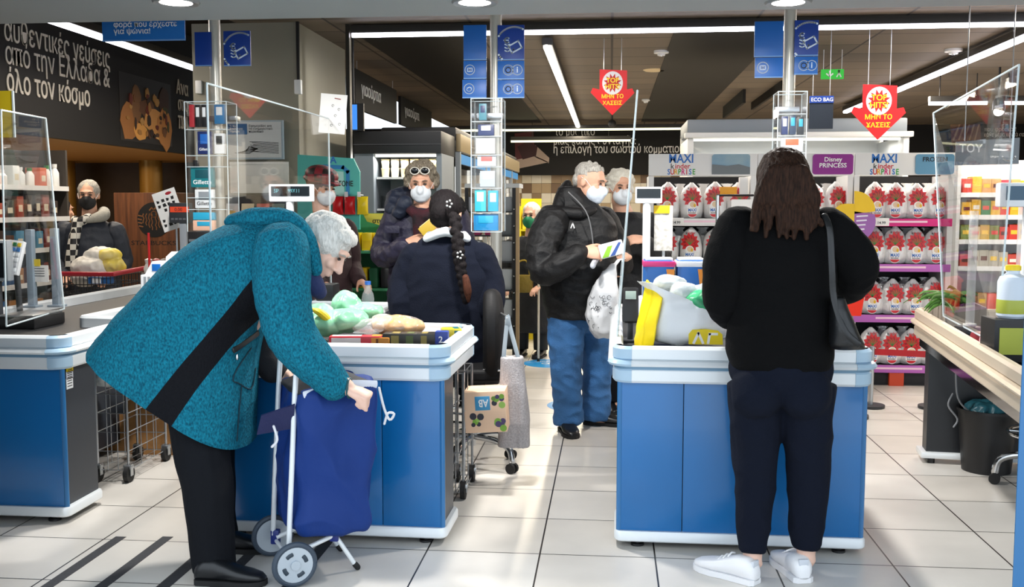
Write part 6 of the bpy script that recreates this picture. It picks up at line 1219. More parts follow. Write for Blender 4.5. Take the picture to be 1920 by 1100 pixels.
# --- groceries on the busy counter
zt = .806
gbag = mat('bag_green_film', '8fd0a8', .25, spec=.6, bump=.4, bscale=22, mottle=.15, mscale=9, alpha=.88); banana = mat('banana', 'd9c21e', .5)
def sack(name, label, pts, m_, seed, cat='bag', extra=None):
    t = thing(name, label, cat, pts[0][0]); b = MB()
    for c_, r in pts: b.ell(c_, r)
    o = blob('bag_film', b, t, m_, .008, 2, (.007, (14, 14, 14), .010, (17, 17, 17), seed)); return t
A = lambda x, y, Y=4.72: at(x, y, Y)
t = sack('produce_bag', 'large pale green produce bag with bananas showing, beside the white hair', [(A(615, 605, 4.62), (.10, .10, .055)), (A(650, 600, 4.62), (.10, .09, .05)), (A(600, 588, 4.66), (.06, .08, .05))], gbag, 1)
MB(banana).sweep([A(586, 580, 4.545), A(600, 586, 4.535), A(614, 598, 4.54), A(617, 607, 4.56)], [.008, .018, .018, .006], seg=10, sub=4).build('banana', t)
sack('produce_bag', 'smaller green produce bag knotted at the top behind the bananas', [(A(650, 575, 4.86), (.07, .08, .065)), (A(685, 585, 4.84), (.085, .08, .042)), (A(645, 565, 4.86), (.045, .05, .05)), (A(660, 596, 4.84), (.09, .08, .045))], gbag, 2)
t = sack('bread_bag', 'round loaf of bread in a clear plastic bag on the counter', [(A(745, 611, 4.68), (.125, .10, .042))], mat('bread', 'c79350', .6, bump=.15, mottle=.2, mscale=20), 5, 'bread')
b = MB(); b.ell(A(745, 611, 4.68), (.133, .108, .048)); b.ell(A(705, 608, 4.70), (.05, .05, .03)); b.sweep([A(700, 606, 4.70), A(684, 612, 4.70)], [(.03, .02), (.045, .012)], ref=(0, 1, 0)); blob('clear_wrap', b, t, glassy('clear_film', base=.1, rough=.12, frost=.10), .007, 1, (.003, (30, 30, 30), .005, (22, 22, 22), 2))
def slab(name, label, cat, px, py, Y, sx, sy, sz, rz, m_, z0=zt, print_=None, tilt=0):
    p = at(px, py, Y); t = thing(name, label, cat, (p.x, Y, z0)); M = Matrix.Translation((p.x, Y, z0 + sz / 2 + abs(math.sin(tilt)) * sx / 2)) @ Matrix.Rotation(rz, 4, 'Z') @ Matrix.Rotation(tilt, 4, 'Y'); b = MB(m_); b.M = M; b.box((0, 0, 0), (sx, sy, sz), .006); b.build('packet', t)
    if print_:
        b = MB(); b.M = M
        for m2, (x0, y0, x1, y1) in print_: b.m(m2); b.box2((x0 * sx, y0 * sy, sz / 2), (x1 * sx, y1 * sy, sz / 2 + .0012)); b.box2((x0 * sx, -sy / 2 - .0012, -sz * .38), (x1 * sx, -sy / 2, sz * .38))
        b.build('packet_print', t, smooth=0)
    return t
slab('biscuit_packet', 'flat red and white packet at the front edge of the busy counter', 'packet', 668, 628, 4.46, .24, .07, .055, .12, mat('packet_red', 'cf2536', .4), zt, [(mat('packet_pale', 'e6d9d6', .4), (-.45, -.3, .1, .3)), (mat('packet_orange', 'd98a2c', .4), (.3, -.4, .48, .4))])
slab('ham_packet', 'small amber packet between the red packet and the dark pack', 'packet', 714, 630, 4.47, .10, .07, .05, -.1, mat('packet_amber', 'c9812a', .4), zt, [(mat('packet_brown', '6b3418', .4), (-.4, -.4, 0, .4))])
t = slab('chocolate_box', 'long dark pack with gold marks lying under the bread', 'pack', 775, 632, 4.50, .27, .10, .066, .06, mat('packet_dark', '17160f', .35), zt, [(mat('packet_gold', '8a7a3a', .4), (-.35, -.3, -.22, .3)), (mat('packet_olive', '4a5a2a', .4), (-.1, -.3, .02, .3)), (mat('packet_gold', '8a7a3a', .4), (.15, -.3, .25, .3))])
t = slab('coffee_pack', 'blue pack marked with a white figure two at the corner of the counter', 'pack', 829, 630, 4.47, .06, .05, .08, .05, mat('packet_blue2', '1d3a8f', .4)); p = at(829, 630, 4.47); text('lettering', '2', .04, wtext, facing(V((p.x - .012, 4.4425, zt + .03))), t, bold=.002)
slab('snack_pack', 'crumpled yellow pack by the rim of the busy counter', 'pack', 846, 625, 4.66, .09, .08, .07, .3, mat('packet_yellow', 'e8cf1f', .35), zt, [(mat('packet_teal', '14606a', .4), (.1, -.4, .4, .4))])
slab('magazine', 'pale flat pack with pink print under the bread bag', 'magazine', 790, 616, 4.86, .22, .12, .02, .1, mat('packet_cream', 'd9d2cf', .4), zt, [(mat('packet_pink', 'd07a8a', .4), (-.4, -.3, .3, 0))])
t = sack('shrink_wrap', 'crumpled clear wrap behind the red packet', [(A(690, 612, 4.56), (.07, .05, .03)), (A(715, 604, 4.62), (.05, .05, .035))], glassy('clear_film2', base=.1, rough=.15, frost=.22), 8, 'wrap')
# water bottle
p = at(690, 566, 5.15); t = thing('water_bottle', 'clear water bottle with blue cap on the belt behind the green bags', 'bottle', (p.x, 5.15, .806)); pet_ = glassy('pet_clear', tint=(232, 242, 246), frost=.12)
MB(pet_).lathe([(0, 0), (.030, 0), (.034, .01), (.031, .03), (.034, .045), (.031, .065), (.034, .08), (.034, .125), (.030, .14), (.033, .155), (.028, .185), (.014, .215), (.013, .235), (0, .235)], (p.x, 5.15, .806), 20).build('bottle_body', t); MB(mat('cap_blue', '2a62b4', .4)).lathe([(0, .232), (.016, .232), (.016, .25), (0, .25)], (p.x, 5.15, .806), 16).build('cap', t); MB(mat('label_mint', '9cc4b8', .4)).lathe([(.0345, .09), (.0352, .092), (.0352, .122), (.0345, .124)], (p.x, 5.15, .806), 20).build('label_band', t)
# till machine and black items behind the white hair
t = thing('cash_till', 'grey till drawer unit on the counter behind the groceries', 'till', (at(620, 560, 5.4).x, 5.4, .806)); p = at(612, 560, 5.4); MB(mat('till_grey', '9ba1a6', .4)).box2((p.x - .08, 5.3, .806), (p.x + .07, 5.55, .93), .01).build('till_case', t); MB(dark).box2((p.x - .06, 5.297, .83), (p.x + .05, 5.3, .90)).build('till_slot', t); MB(black).box2((p.x - .05, 5.36, .93), (p.x + .05, 5.5, 1.02), .01).build('till_top', t)
# --- bag and packs on the other counter
bagw = mat('carrier_white', 'f2f5f8', .45, bump=.25, bscale=18); bagy = mat('carrier_yellow', 'f0d400', .45, bump=.2, bscale=18)
t = thing('shopping_bag', 'large yellow and white shopping bag standing on the checkout', 'bag', (at(1270, 640, 4.6).x, 4.62, zt)); Yb = 4.46
f = lambda x, y, Y=Yb: at(x, y, Y)
wb = MB(bagw); TR = []
for u, (l, r, z) in enumerate((((1224, 648), (1362, 648), 0), ((1228, 620), (1360, 620), 0), ((1236, 580), (1352, 585), 0), ((1240, 555), (1346, 590), 0), ((1216, 527), (1338, 582), 0))):
    a, b_ = f(*l), f(*r); a.z = max(a.z, zt + .001); b_.z = max(b_.z, zt + .001); d0 = .30 - .03 * u
    pts = [a, a.lerp(b_, .25) + V((0, -.012, 0)), a.lerp(b_, .5) + V((0, -.018, 0)), a.lerp(b_, .75) + V((0, -.012, 0)), b_, b_ + V((.01, d0 * .5, 0)), b_ + V((0, d0, 0)), a.lerp(b_, .5) + V((0, d0, 0)), a + V((-.055, d0, 0)), a + V((-.03, d0 * .5, 0))]; TR.append(pts)
wb.loft(TR, True, False); o = wb.build('bag_wall', t, smooth=70); bake(o, [('SUBSURF', dict(levels=2, render_levels=2))]); fold(o, .008, (9, 9, 9), .014, (11, 11, 18), 4)
yb = MB(bagy); L_ = []
for l, r in (((1189, 648), (1226, 648)), ((1196, 600), (1232, 602)), ((1206, 555), (1242, 558)), ((1212, 524), (1238, 556))):
    a, b_ = f(*l, Yb + .10), f(*r, Yb - .022); a.z = max(a.z, zt + .001); b_.z = max(b_.z, zt + .001); L_.append([a, a.lerp(b_, .5) + V((-.006, -.012, 0)), b_, b_ + V((0, .012, 0)), a.lerp(b_, .5) + V((0, .012, 0)), a + V((.006, .012, 0))])
yb.loft(L_); o = yb.build('side_gusset', t, smooth=70, label='yellow side panel'); bake(o, [('BEVEL', dict(width=.004, segments=2)), ('SUBSURF', dict(levels=2, render_levels=2, subdivision_type='SIMPLE'))]); fold(o, .003, (9, 9, 9), .004, (13, 13, 20), 4)
lg = MB(bagy); Ml = facing(f(1291, 645, Yb - .034)); lg.prism([(0, 0)] + [(0, .045), (.015, .064), (.07, .068), (.125, .062), (.145, .045), (.148, 0)], .002, Ml); lg = lg.build('logo', t, smooth=0)
ls = MB(wtext); M2 = Ml @ Matrix.Translation((0, 0, .002)); stroke(ls, M2, [(.022, .006), (.042, .05), (.062, .006)], .011); stroke(ls, M2, [(.084, .006), (.09, .046), (.122, .046)], .011); ls.build('logo_print', t, smooth=0)
sack('produce_bag', 'bright green leafy bag at the top of the yellow and white shopping bag', [(f(1318, 566, 4.50), (.075, .06, .048)), (f(1345, 572, 4.50), (.05, .05, .042))], mat('bag_green_deep', '2fa06a', .35, bump=.4, bscale=25, mottle=.3, mscale=14), 3)
sack('produce_bag', 'pale clear bag bulging over the yellow and white shopping bag', [(f(1320, 548, 4.60), (.06, .06, .035)), (f(1255, 530, 4.62), (.07, .06, .03)), (f(1283, 548, 4.56), (.06, .05, .04))], mat('bag_clear_grey', 'c3ccd0', .25, spec=.6, bump=.5, bscale=25, alpha=.85), 4)
for i, (x0, x1, lab) in enumerate(((1206, 1266, 'pink and blue paper roll pack with white swirl behind the shopping bag'), (1268, 1324, 'blue paper roll pack with orange flashes next to the person in black'))):
    a, c = at(x0, 590, 4.95), at(x1, 487, 4.95); a.z = zt; t = thing('paper_roll_pack', lab, 'paper rolls', ((a.x + c.x) / 2, 5.03, zt), 0); MB(mat('roll_blue', '1f5fa8', .35)).box2((a.x, 4.95, a.z), (c.x - .003, 5.12, c.z), .02).build('wrapper', t); w_, h = c.x - a.x, c.z - a.z
    b = MB(mat('roll_pink', 'd8327c', .35)) if i == 0 else MB(mat('roll_white', 'e4e4e8', .4)); b.box2((a.x - .003, 4.947, c.z - .035), (c.x, 5.123, c.z - .008), .004); b.build('top_band', t)
    b = MB(mat('roll_white', 'e4e4e8', .4)); b.box2((a.x + .01, 4.96, c.z - .008), (c.x - .01, 5.11, c.z + .006), .003); b.build('top_sheet', t); M = facing(V((a.x, 4.949, a.z))); b = MB(mat('roll_white', 'e4e4e8', .4)); stroke(b, M, arc(w_ * .45, h * .55, .05, 20, 220, 12), .014)
    b.m(mat('roll_orange', 'e08a2a', .4)); b.prism([(w_ * .72, h * .88), (w_ * .98, h * .88), (w_ * .98, h * .55), (w_ * .86, h * .5)], .001, M); b.build('wrapper_print', t, smooth=0)
# card terminal & black bits at the near screen
t = thing('card_terminal', 'black card terminal on a stand beside the leaning clear screen', 'card terminal', (at(1180, 640, 4.75).x, 4.75, zt)); p = at(1182, 600, 4.75); MB(dark).cyl((p.x, 4.78, zt), (p.x, 4.78, p.z + .02), .014).build('stem', t); MB(dark).box2((p.x - .04, 4.74, zt), (p.x + .04, 4.84, zt + .012), .004).build('base', t); b = MB(black); b.box((p.x, 4.76, p.z + .07), (.075, .04, .17), .012, Matrix.Rotation(-.35, 4, 'X')); b.build('terminal_body', t); b = MB(mat('screen_grey', '9fb0a8', .3)); b.box((p.x, 4.727, p.z + .12), (.05, .006, .04), .002, Matrix.Rotation(-.35, 4, 'X')); b.build('terminal_screen', t)
kp = MB(mat('key_grey', '5d5f63', .5))
for i in range(3):
    for j in range(4): kp.box((p.x - .02 + .02 * i, 4.742 - .0 + .004 * (j - 2), p.z + .02 + .018 * j), (.014, .008, .011), .002, Matrix.Rotation(-.35, 4, 'X'))
kp.build('keypad_print', t)
t = thing('receipt_printer', 'white receipt printer at the foot of the till display post', 'printer', (at(1228, 440, 5.6).x, 5.5, zt)); p = at(1222, 440, 5.5); MB(white).box2((p.x - .07, 5.42, zt), (p.x + .08, 5.6, zt + .15), .015).build('printer_case', t); MB(dark).box2((p.x - .05, 5.417, zt + .09), (p.x + .06, 5.42, zt + .12)).build('paper_slot', t)
pbox('leaflet_pouch', 'yellow topped leaflet pouch hanging near the till display', 'leaflet', 1226, 385, 1262, 470, 5.75, .01, mat('pouch_print', 'c9c5bd', .5, mottle=.35, mscale=40)); o = pbox('leaflet_header', 'yellow header strip of the hanging leaflet pouch', 'leaflet', 1226, 385, 1256, 400, 5.742, .006, ylf)
t = thing('pouch_stand', 'thin white stand holding the leaflet pouch by the till display', 'stand', (at(1244, 470, 5.77).x, 5.77, zt)); p = at(1244, 470, 5.78); MB(white).cyl((p.x, 5.78, zt), (p.x, 5.78, p.z + .25), .008).build('stem', t); MB(white).cyl((p.x, 5.78, zt), (p.x, 5.78, zt + .01), .05).build('base', t)
t = thing('phone_clamp', 'black wire clamp holding a pale card in front of the egg stand', 'clamp', (at(1365, 405, 7.6).x, 7.6, 0)); a, c = at(1345, 408, 7.6), at(1412, 366, 7.6)
for z in (a.z, c.z): MB(black).sweep([(a.x, 7.6, z), (c.x, 7.6, z)], .008, seg=8).build('clamp_bar', t)
MB(chrome).cyl((a.x, 7.6, 0), (a.x, 7.6, c.z), .014).build('stem', t); MB(paper).box2((a.x + .1, 7.595, a.z + .03), (c.x, 7.6, c.z - .03)).build('card', t); MB(black).cyl((a.x, 7.6, 0), (a.x, 7.6, .02), .14).build('base', t)
# --- cashier's chair
def caster(mb_t, p, ang):
    d = V((math.cos(ang), math.sin(ang), 0)); n = V((-d.y, d.x, 0)); k = MB(rubber)
    for s_ in (-1, 1): k.cyl(p + n * (.008 * s_) + V((0, 0, .028)), p + n * (.024 * s_) + V((0, 0, .028)), .028, seg=18)
    k.box(p + V((0, 0, .045)), (.03, .03, .03), .006); return k.build('caster', mb_t)
def chair(label, x, y, rz, seat=True, back=True, zs=.60):
    t = thing('office_chair', label, 'chair', (x, y, 0)); O = V((x, y, 0)); leather = mat('chair_black', '0e0e10', .6, spec=.25, bump=.1)
    for k in range(5):
        a = rz + 2 * PI * k / 5; d = V((math.cos(a), math.sin(a), 0)); l = MB(chrome); l.sweep([O + V((0, 0, .17)) + d * .02, O + d * .16 + V((0, 0, .165)), O + d * .25 + V((0, 0, .13)), O + d * .27 + V((0, 0, .06))], [(.018, .016)] * 4, seg=10, sub=4); l.build('leg', t); caster(t, O + d * .27, a)
    MB(chrome).cyl(O + V((0, 0, .12)), O + V((0, 0, .42)), .022).build('gas_column', t); MB(black).cyl(O + V((0, 0, .40)), O + V((0, 0, zs - .05)), .03).build('column_cover', t)
    MB(chrome).sweep([O + V((.22 * math.cos(q), .22 * math.sin(q), .29)) for q in [k * PI / 16 for k in range(33)]], .010, seg=8).build('foot_ring', t)
    for k in range(3): a = rz + k * 2.1; MB(chrome).cyl(O + V((0, 0, .29)), O + V((.22 * math.cos(a), .22 * math.sin(a), .29)), .007, seg=8).build('ring_spoke', t)
    b = MB(leather); b.sweep([O + V((0, 0, zs - .05)), O + V((0, 0, zs + .02))], [(.23, .23)] * 2, ref=(1, 0, 0), seg=28, cap='flat', power=3.2); o = b.build('seat', t); bake(o, [('BEVEL', dict(width=.02, segments=3))]); MB(dark).box(O + V((0, 0, zs - .075)), (.25, .2, .05), .01).build('seat_plate', t)
    return t, O
p = at(882, 700, 5.42)
CT_, CO = chair('black chair of the cashier on chrome castered legs, beside the grey tote bag', p.x, 5.48, .75, zs=.56)
leather = mat('chair_black', '0e0e10', .6, spec=.25, bump=.1); b = MB(leather); a = at(926, 630, 5.40); b.sweep([at(924, 560, 5.40), at(926, 600, 5.37), at(926, 650, 5.37), at(924, 702, 5.40)], [(.05, .12), (.055, .16), (.055, .16), (.05, .12)], ref=(1, 0, 0), seg=20, sub=4, power=2.6); b.build('backrest', CT_); MB(black).sweep([at(924, 650, 5.42), at(918, 700, 5.44), CO + V((.08, 0, .53))], .014, seg=8, sub=4).build('back_bar', CT_); MB(chrome).cyl(at(905, 694, 5.28), at(938, 694, 5.28), .008).build('lever', CT_)
# --- tote bag
t = thing('tote_bag', 'tall silver grey patterned tote bag hanging behind the cashier', 'tote bag', at(962, 838, 5.2)); tm = mat('tote_silver', 'a8a4a6', .5, bump=.3, bscale=140, mottle=.2, mscale=120); b = MB(); L_ = []
for l, r, dp in (((935, 834), (992, 838), .05), ((937, 790), (993, 790), .07), ((938, 720), (985, 720), .065), ((940, 668), (980, 668), .05)):
    a, c_ = at(*l, 5.15), at(*r, 5.15); m_ = (a + c_) / 2; hw = (c_ - a).length / 2; L_.append([m_ + V((hw * math.copysign(abs(math.cos(2 * PI * k / 24)) ** .6, math.cos(2 * PI * k / 24)), dp * math.copysign(abs(math.sin(2 * PI * k / 24)) ** .6, math.sin(2 * PI * k / 24)), 0)) for k in range(24)])
b.loft(L_); blob('bag_body', b, t, tm, .006, 1, (.003, (14, 14, 6), .004, (30, 12, 4), 2))
for dy in (-.035, .035): MB(mat('tote_strap', '8f9aa2', .6)).sweep([at(944, 672, 5.15 + dy), at(950, 610, 5.15), at(952, 592, 5.15), at(956, 612, 5.15), at(972, 672, 5.15 + dy)], [(.003, .011)] * 5, ref=(0, 1, 0), seg=8, sub=3).build('handle', t)
t = thing('bag_hook', 'steel hook rod holding the silver grey tote bag', 'hook', at(951, 590, 5.2)); q_ = at(951, 592, 5.15); MB(steel).sweep([q_ + V((0, 0, -.012)), q_ + V((.0, .05, -.012)), q_ + V((-.06, .16, .0)), q_ + V((-.10, .19, -.02))], .006, seg=8).build('hook_rod', t)
# --- wire trolley with printed carton
def wirecart(label, px0, px1, pyt, pyb, Y, dep, cat='trolley', wheels=True, nx=3, nz=5):
    a, c = at(px0, pyb, Y), at(px1, pyt, Y); t = thing('wire_trolley', label, cat, ((a.x + c.x) / 2, Y + dep / 2, 0)); z0, z1 = a.z, c.z
    for x in (a.x, c.x):
        for y in (Y, Y + dep): MB(wire).cyl((x, y, z0 if wheels else 0), (x, y, z1), .007, seg=8).build('corner_post', t)
    g = MB(wire)
    for k in range(nz + 1):
        z = z0 + (z1 - z0) * k / nz; g.sweep([(a.x, Y, z), (c.x, Y, z), (c.x, Y + dep, z), (a.x, Y + dep, z), (a.x, Y, z)], .0028, seg=6, cap='flat')
    for k in range(1, nx):
        x = a.x + (c.x - a.x) * k / nx; g.sweep([(x, Y, z1), (x, Y, z0), (x, Y + dep, z0), (x, Y + dep, z1)], .0028, seg=6, cap='flat'); y = Y + dep * k / nx; g.sweep([(a.x, y, z1), (a.x, y, z0), (c.x, y, z0), (c.x, y, z1)], .0028, seg=6, cap='flat')
    g.build('wire_mesh', t)
    if wheels:
        for x in (a.x, c.x):
            for y in (Y, Y + dep):
                k = MB(rubber); k.cyl((x - .012, y, .045), (x + .012, y, .045), .045, seg=20); w_ = k.build('wheel', t); f_ = MB(steel)
                for s_ in (-1, 1): f_.box((x + .017 * s_, y, .065), (.004, .03, .06))
                f_.box((x, y, (.09 + z0) / 2 + .005), (.045, .035, max(.02, z0 - .08)), .004); f_.build('wheel_fork', w_)
    return t, a, c
wirecart('slim wire trolley behind the blue counter side, holding the printed carton', 840, 868, 700, 922, 4.85, .32, nx=2, nz=3)
t = thing('printed_carton', 'peach coloured carton printed with fruit and a blue logo, behind the counter', 'carton', at(905, 808, 4.98)); pe = mat('carton_peach', 'eec8a8', .6); a, c = at(870, 810, 4.92), at(948, 735, 4.92); b = MB(pe); M = Matrix.Translation(((a.x + c.x) / 2, 5.02, (a.z + c.z) / 2)) @ Matrix.Rotation(-.06, 4, 'Y') @ Matrix.Rotation(.02, 4, 'Z'); b.M = M; W_, H_ = c.x - a.x, c.z - a.z; b.box((0, 0, 0), (W_, .2, H_), .004); b.build('carton', t)
b = MB(mat('carton_blue', '3f95c4', .5)); b.M = M; b.box((-W_ * .05, -.101, H_ * .22), (.075, .003, .07), .001); b.build('logo', t); text('lettering', 'AB', .052, wtext, M @ frame((.018, -.1035, H_ * .22 + .018), V((-1, 0, 0)), V((0, 0, -1))), t, bold=.003, xs=.75)
fruit = ['7fae3a', '4a3a66', '9cc45a', '2c2b38', '6c8f35']; b = MB(pe); rd = random.Random(9); Mf = M @ Matrix.Translation((-W_ / 2, -.1005, -H_ / 2)) @ frame((0, 0, 0), XA, ZA)
for cx_, cy_ in ((.3, .28), (.86, .75), (.9, .2)):
    for k in range(7): c_ = rd.choice(fruit); b.m(mat('fruit_' + c_, c_, .5)); x, y = cx_ * W_ + rd.uniform(-.03, .03), cy_ * H_ + rd.uniform(-.03, .03); b.prism(circ(rd.uniform(.010, .018), 12, min(max(x, .018), W_ - .018), min(max(y, .018), H_ - .018)), .0006 + .0002 * k, Mf)
b.build('fruit_print', t, smooth=0)
# wire trolley and cartons by the far checkout
T_, a, c = wirecart('wire trolley stuffed with clear bags beside the cardboard boxes', 184, 234, 668, 880, 4.98, .45, nx=3, nz=6)
sack('rubbish_bag', 'crumpled clear plastic bag on top of the wire trolley', [(at(208, 700, 5.15), (.10, .16, .06)), (at(240, 705, 5.2), (.10, .14, .05)), (at(200, 680, 5.2), (.08, .10, .06))], mat('bag_clear_grey', 'c3ccd0', .25, spec=.6, bump=.5, bscale=25, alpha=.85), 6)
def carton(label, px0, px1, py0, Y, dep, flaps=True, rz=0):
    a, c = at(px0, py0, Y), at(px1, py0, Y); t = thing('cardboard_box', label, 'box', ((a.x + c.x) / 2, Y + dep / 2, 0)); th = .006
    MB(card).box2((a.x, Y, 0), (c.x, Y + th, a.z)).build('front_panel', t); MB(card).box2((a.x, Y + dep, 0), (c.x, Y + dep + th, a.z)).build('back_panel', t)
    for x in (a.x, c.x - th): MB(card).box2((x, Y + th, 0), (x + th, Y + dep, a.z)).build('side_panel', t)
    MB(card).box2((a.x, Y, 0.001), (c.x, Y + dep, .008)).build('bottom_panel', t)
    if flaps: f_ = MB(mat('card_light', 'b98a52', .8)); f_.sheet((a.x, Y, a.z), (c.x, Y, a.z), (c.x + .02, Y - .10, a.z + .07), (a.x - .02, Y - .10, a.z + .07), .005); f_.build('front_flap', t)
    return t
carton('open cardboard box with a raised flap behind the wire trolley', 240, 330, 742, 5.55, .35); carton('lower cardboard box half hidden by the wire trolley', 184, 238, 775, 5.6, .3, False)
sack('leaf_bag', 'clear bag with a green leaf print on the open cardboard box', [(at(246, 708, 5.7), (.09, .10, .05)), (at(270, 706, 5.72), (.08, .10, .05))], mat('bag_leafy', 'b9c4b0', .4, bump=.4, mottle=.4, mscale=10, col2='e4e8e2'), 9)
# --- blue shopping trolley
O = V((-1.285, 3.80, 0)); fw = V((.855, .52, 0)).normalized(); ax = V((-fw.y, fw.x, 0)); t = thing('shopping_trolley', 'blue fabric shopping trolley on two silver wheels, held by the person in teal', 'trolley', O)
T2 = lambda f_, a, z: O + fw * f_ + ax * a + ZA * z
roy = mat('trolley_blue', '0b3074', .65, spec=.3, bump=.25, bscale=30); royd = mat('trolley_navy', '161d4a', .6, bump=.2)
b = MB(); L_ = []
for z, f0, f1, wd in ((.185, .035, .30, .165), (.21, .03, .315, .172), (.35, .03, .32, .175), (.5, .035, .325, .178), (.64, .045, .335, .18), (.73, .055, .345, .182)):
    pr = []
    for x, y in rrect(f1 - f0, wd * 2, .04, 4, (f0 + f1) / 2, 0): pr.append(T2(x, y, z + (.015 * ((x - f0) / (f1 - f0)) if z > .7 else 0)))
    L_.append(pr)
b.loft(L_); blob('bag_body', b, t, roy, .007, 2, (.010, (6, 6, 4), .024, (7, 9, 4.5), 2), label='royal blue fabric bag')
b = MB(); b.sweep([T2(.04, 0, .735), T2(.20, 0, .775), T2(.33, 0, .745)], [(.012, .17), (.018, .165), (.012, .16)], ref=(0, 0, 1), seg=18, sub=4); blob('bag_lid', b, t, mat('trolley_black', '14151b', .7), .006, 2, (.004, (12, 12, 12)), label='black lid flap')
b = MB(mat('trim_white', 'd5d9e4', .5)); b.sweep([T2(.05, -.182, .735), T2(.20, -.186, .765), T2(.335, -.184, .755)], [(.015, .004)] * 3, ref=(0, 0, 1), seg=8, sub=4); b.build('white_trim', t)
b = MB(royd); b.sheet(T2(.02, -.16, .70), T2(-.10, -.12, .66), T2(-.11, -.08, .58), T2(.02, -.12, .60), .008); b.build('side_flap', t, smooth=60)
for a_ in (-.135, .135):
    MB(alu).sweep([T2(-.01, a_, .11), T2(.0, a_, .3), T2(.025, a_, .72), T2(.045, a_, .98)], .0105, seg=12).build('frame_post', t)
    k = MB(mat('joint_blue', '20307a', .4)); k.box(T2(.0, a_, .10), (.035, .03, .06), .006); k.build('joint', t)
MB(rubber).sweep([T2(.045, -.135, .98), T2(.03, -.08, 1.0), T2(.03, .08, 1.0), T2(.045, .135, .98)], .014, seg=12, sub=3).build('handle', t)
MB(alu).cyl(T2(0, -.19, .085), T2(0, .19, .085), .008).build('axle', t)
for a_ in (-.19, .19):
    n = ax; c_ = T2(0, a_, .088); k = MB(mat('tyre_grey', '3a4654', .6)); rg = []
    k.sweep([c_ + (fw * math.cos(q) + ZA * math.sin(q)) * .076 for q in [2 * PI * i / 32 for i in range(33)]], .012, seg=8, cap='flat'); w_ = k.build('wheel', t, label='silver spoked wheel with grey tyre'); h = MB(mat('hub_silver', 'b9c3cc', .35, .3)); h.cyl(c_ - n * .010, c_ + n * .010, .068, seg=32); h = h.build('wheel_disc', w_)
    s_ = -1 if a_ < 0 else 1
    sl = MB(mat('slot_dark', '2f3c48', .5))
    for q in range(4): an_ = q * PI / 2 + .5; sl.sweep([c_ + n * (s_ * .0105) + (fw * math.cos(an_ + d) + ZA * math.sin(an_ + d)) * .044 for d in (-.28, 0, .28)], [(.003, .008)] * 3, ref=n, seg=8)
    sl.build('slot_print', w_); MB(mat('hub_silver', 'b9c3cc', .35, .3)).cyl(c_ + n * (s_ * .010), c_ + n * (s_ * .018), .018).build('hub_cap', w_)
for a_ in (-.12, .12):
    MB(alu).cyl(T2(.0, a_, .10), T2(.20, a_, .165), .009).build('cross_bar', t); MB(alu).sweep([T2(.17, a_, .17), T2(.26, a_, .02)], .009, seg=10).build('stand_leg', t); k = MB(mat('joint_blue', '20307a', .4)); k.box(T2(.175, a_, .155), (.035, .025, .045), .006); k.build('leg_joint', t); MB(rubber).sweep([T2(.258, a_, .025), T2(.268, a_, .012)], .012, seg=10).build('leg_tip', t)
for q_ in ([T2(.345, -.185, .74), T2(.36, -.20, .66), T2(.38, -.205, .615), T2(.40, -.20, .635), T2(.375, -.20, .64), T2(.36, -.2, .60)], [T2(-.06, -.15, .62), T2(-.05, -.16, .57), T2(-.07, -.16, .545)]): MB(mat('cord_white', 'd8d8dc', .7)).sweep(q_, .005, seg=8, sub=4).build('draw_cord', t)
gd = V((1, -.05, -.33)).normalized(); gp = V((-.2, .25, -1)); gp = (gp - gd * gp.dot(gd)).normalized(); gs = gd.cross(gp); gc = wn + gd * .088 + gp * .034
MB(mat('trim_white', 'd5d9e4', .5)).sweep([gc - gs * .075, gc, gc + gs * .075], [(.020, .017)] * 3, seg=14).build('rolled_edge', t)
# --- floor stickers
for px, py, lab in ((1090, 760, 'blue round floor sticker under the feet of the person in jeans'), (1032, 681, 'blue round floor sticker on the tiles behind the person in jeans'), (1030, 630, 'farthest blue round floor sticker in the aisle')):
    p = atz(px, py); t = thing('floor_sticker', lab, 'floor sticker', (p.x, p.y, 0), 0, 'blue distance stickers'); M = frame((p.x, p.y, .0), XA, YA); MB(mat('sticker_blue', '1b8fd0', .4)).prism(circ(.25, 40), .001, M).build('sticker_disc', t, smooth=0)
    b = MB(wtext); M2 = M @ Matrix.Translation((0, 0, .0011))
    for k in (-1, 1): stroke(b, M2, arc(.045 * k, -.02, .032, 0, 360, 10), .014, .0004)
    b.build('footprint_mark', t, smooth=0); text('lettering', 'ΚΡΑΤΑΜΕ\nΑΠΟΣΤΑΣΕΙΣ', .05, wtext, M2 @ Matrix.Translation((0, .11, 0)), t, align='CENTER', ext=.0003, bold=.001)
# ---------------------------------------------------------------- left side: snack gondola, wooden board, trolley, till gear
SX = -4.95; sy0, sy1 = 7.3, 8.85
g_ = thing('product_shelf', 'dark product shelving with jars and packs behind the far checkout screen', 'shelf unit', (SX - .2, (sy0 + sy1) / 2, 0))
MB(mat('shelf_dark', '3a3531', .6)).box2((SX - .45, sy0, 0), (SX - .42, sy1, 1.95)).build('back_panel', g_)
for y in (sy0, sy1 - .03): MB(mat('shelf_dark', '3a3531', .6)).box2((SX - .42, y, 0), (SX, y + .03, 1.95)).build('side_panel', g_)
shw = mat('shelf_cream', 'c9c0ae', .5); zs = [.45, .78, 1.07, 1.34, 1.61]
for z in zs:
    o = MB(shw).box2((SX - .42, sy0 + .03, z - .025), (SX, sy1 - .03, z)).build('shelf', g_); MB(white).box2((SX, sy0, z - .03), (SX + .006, sy1, z + .012)).build('price_rail', o)
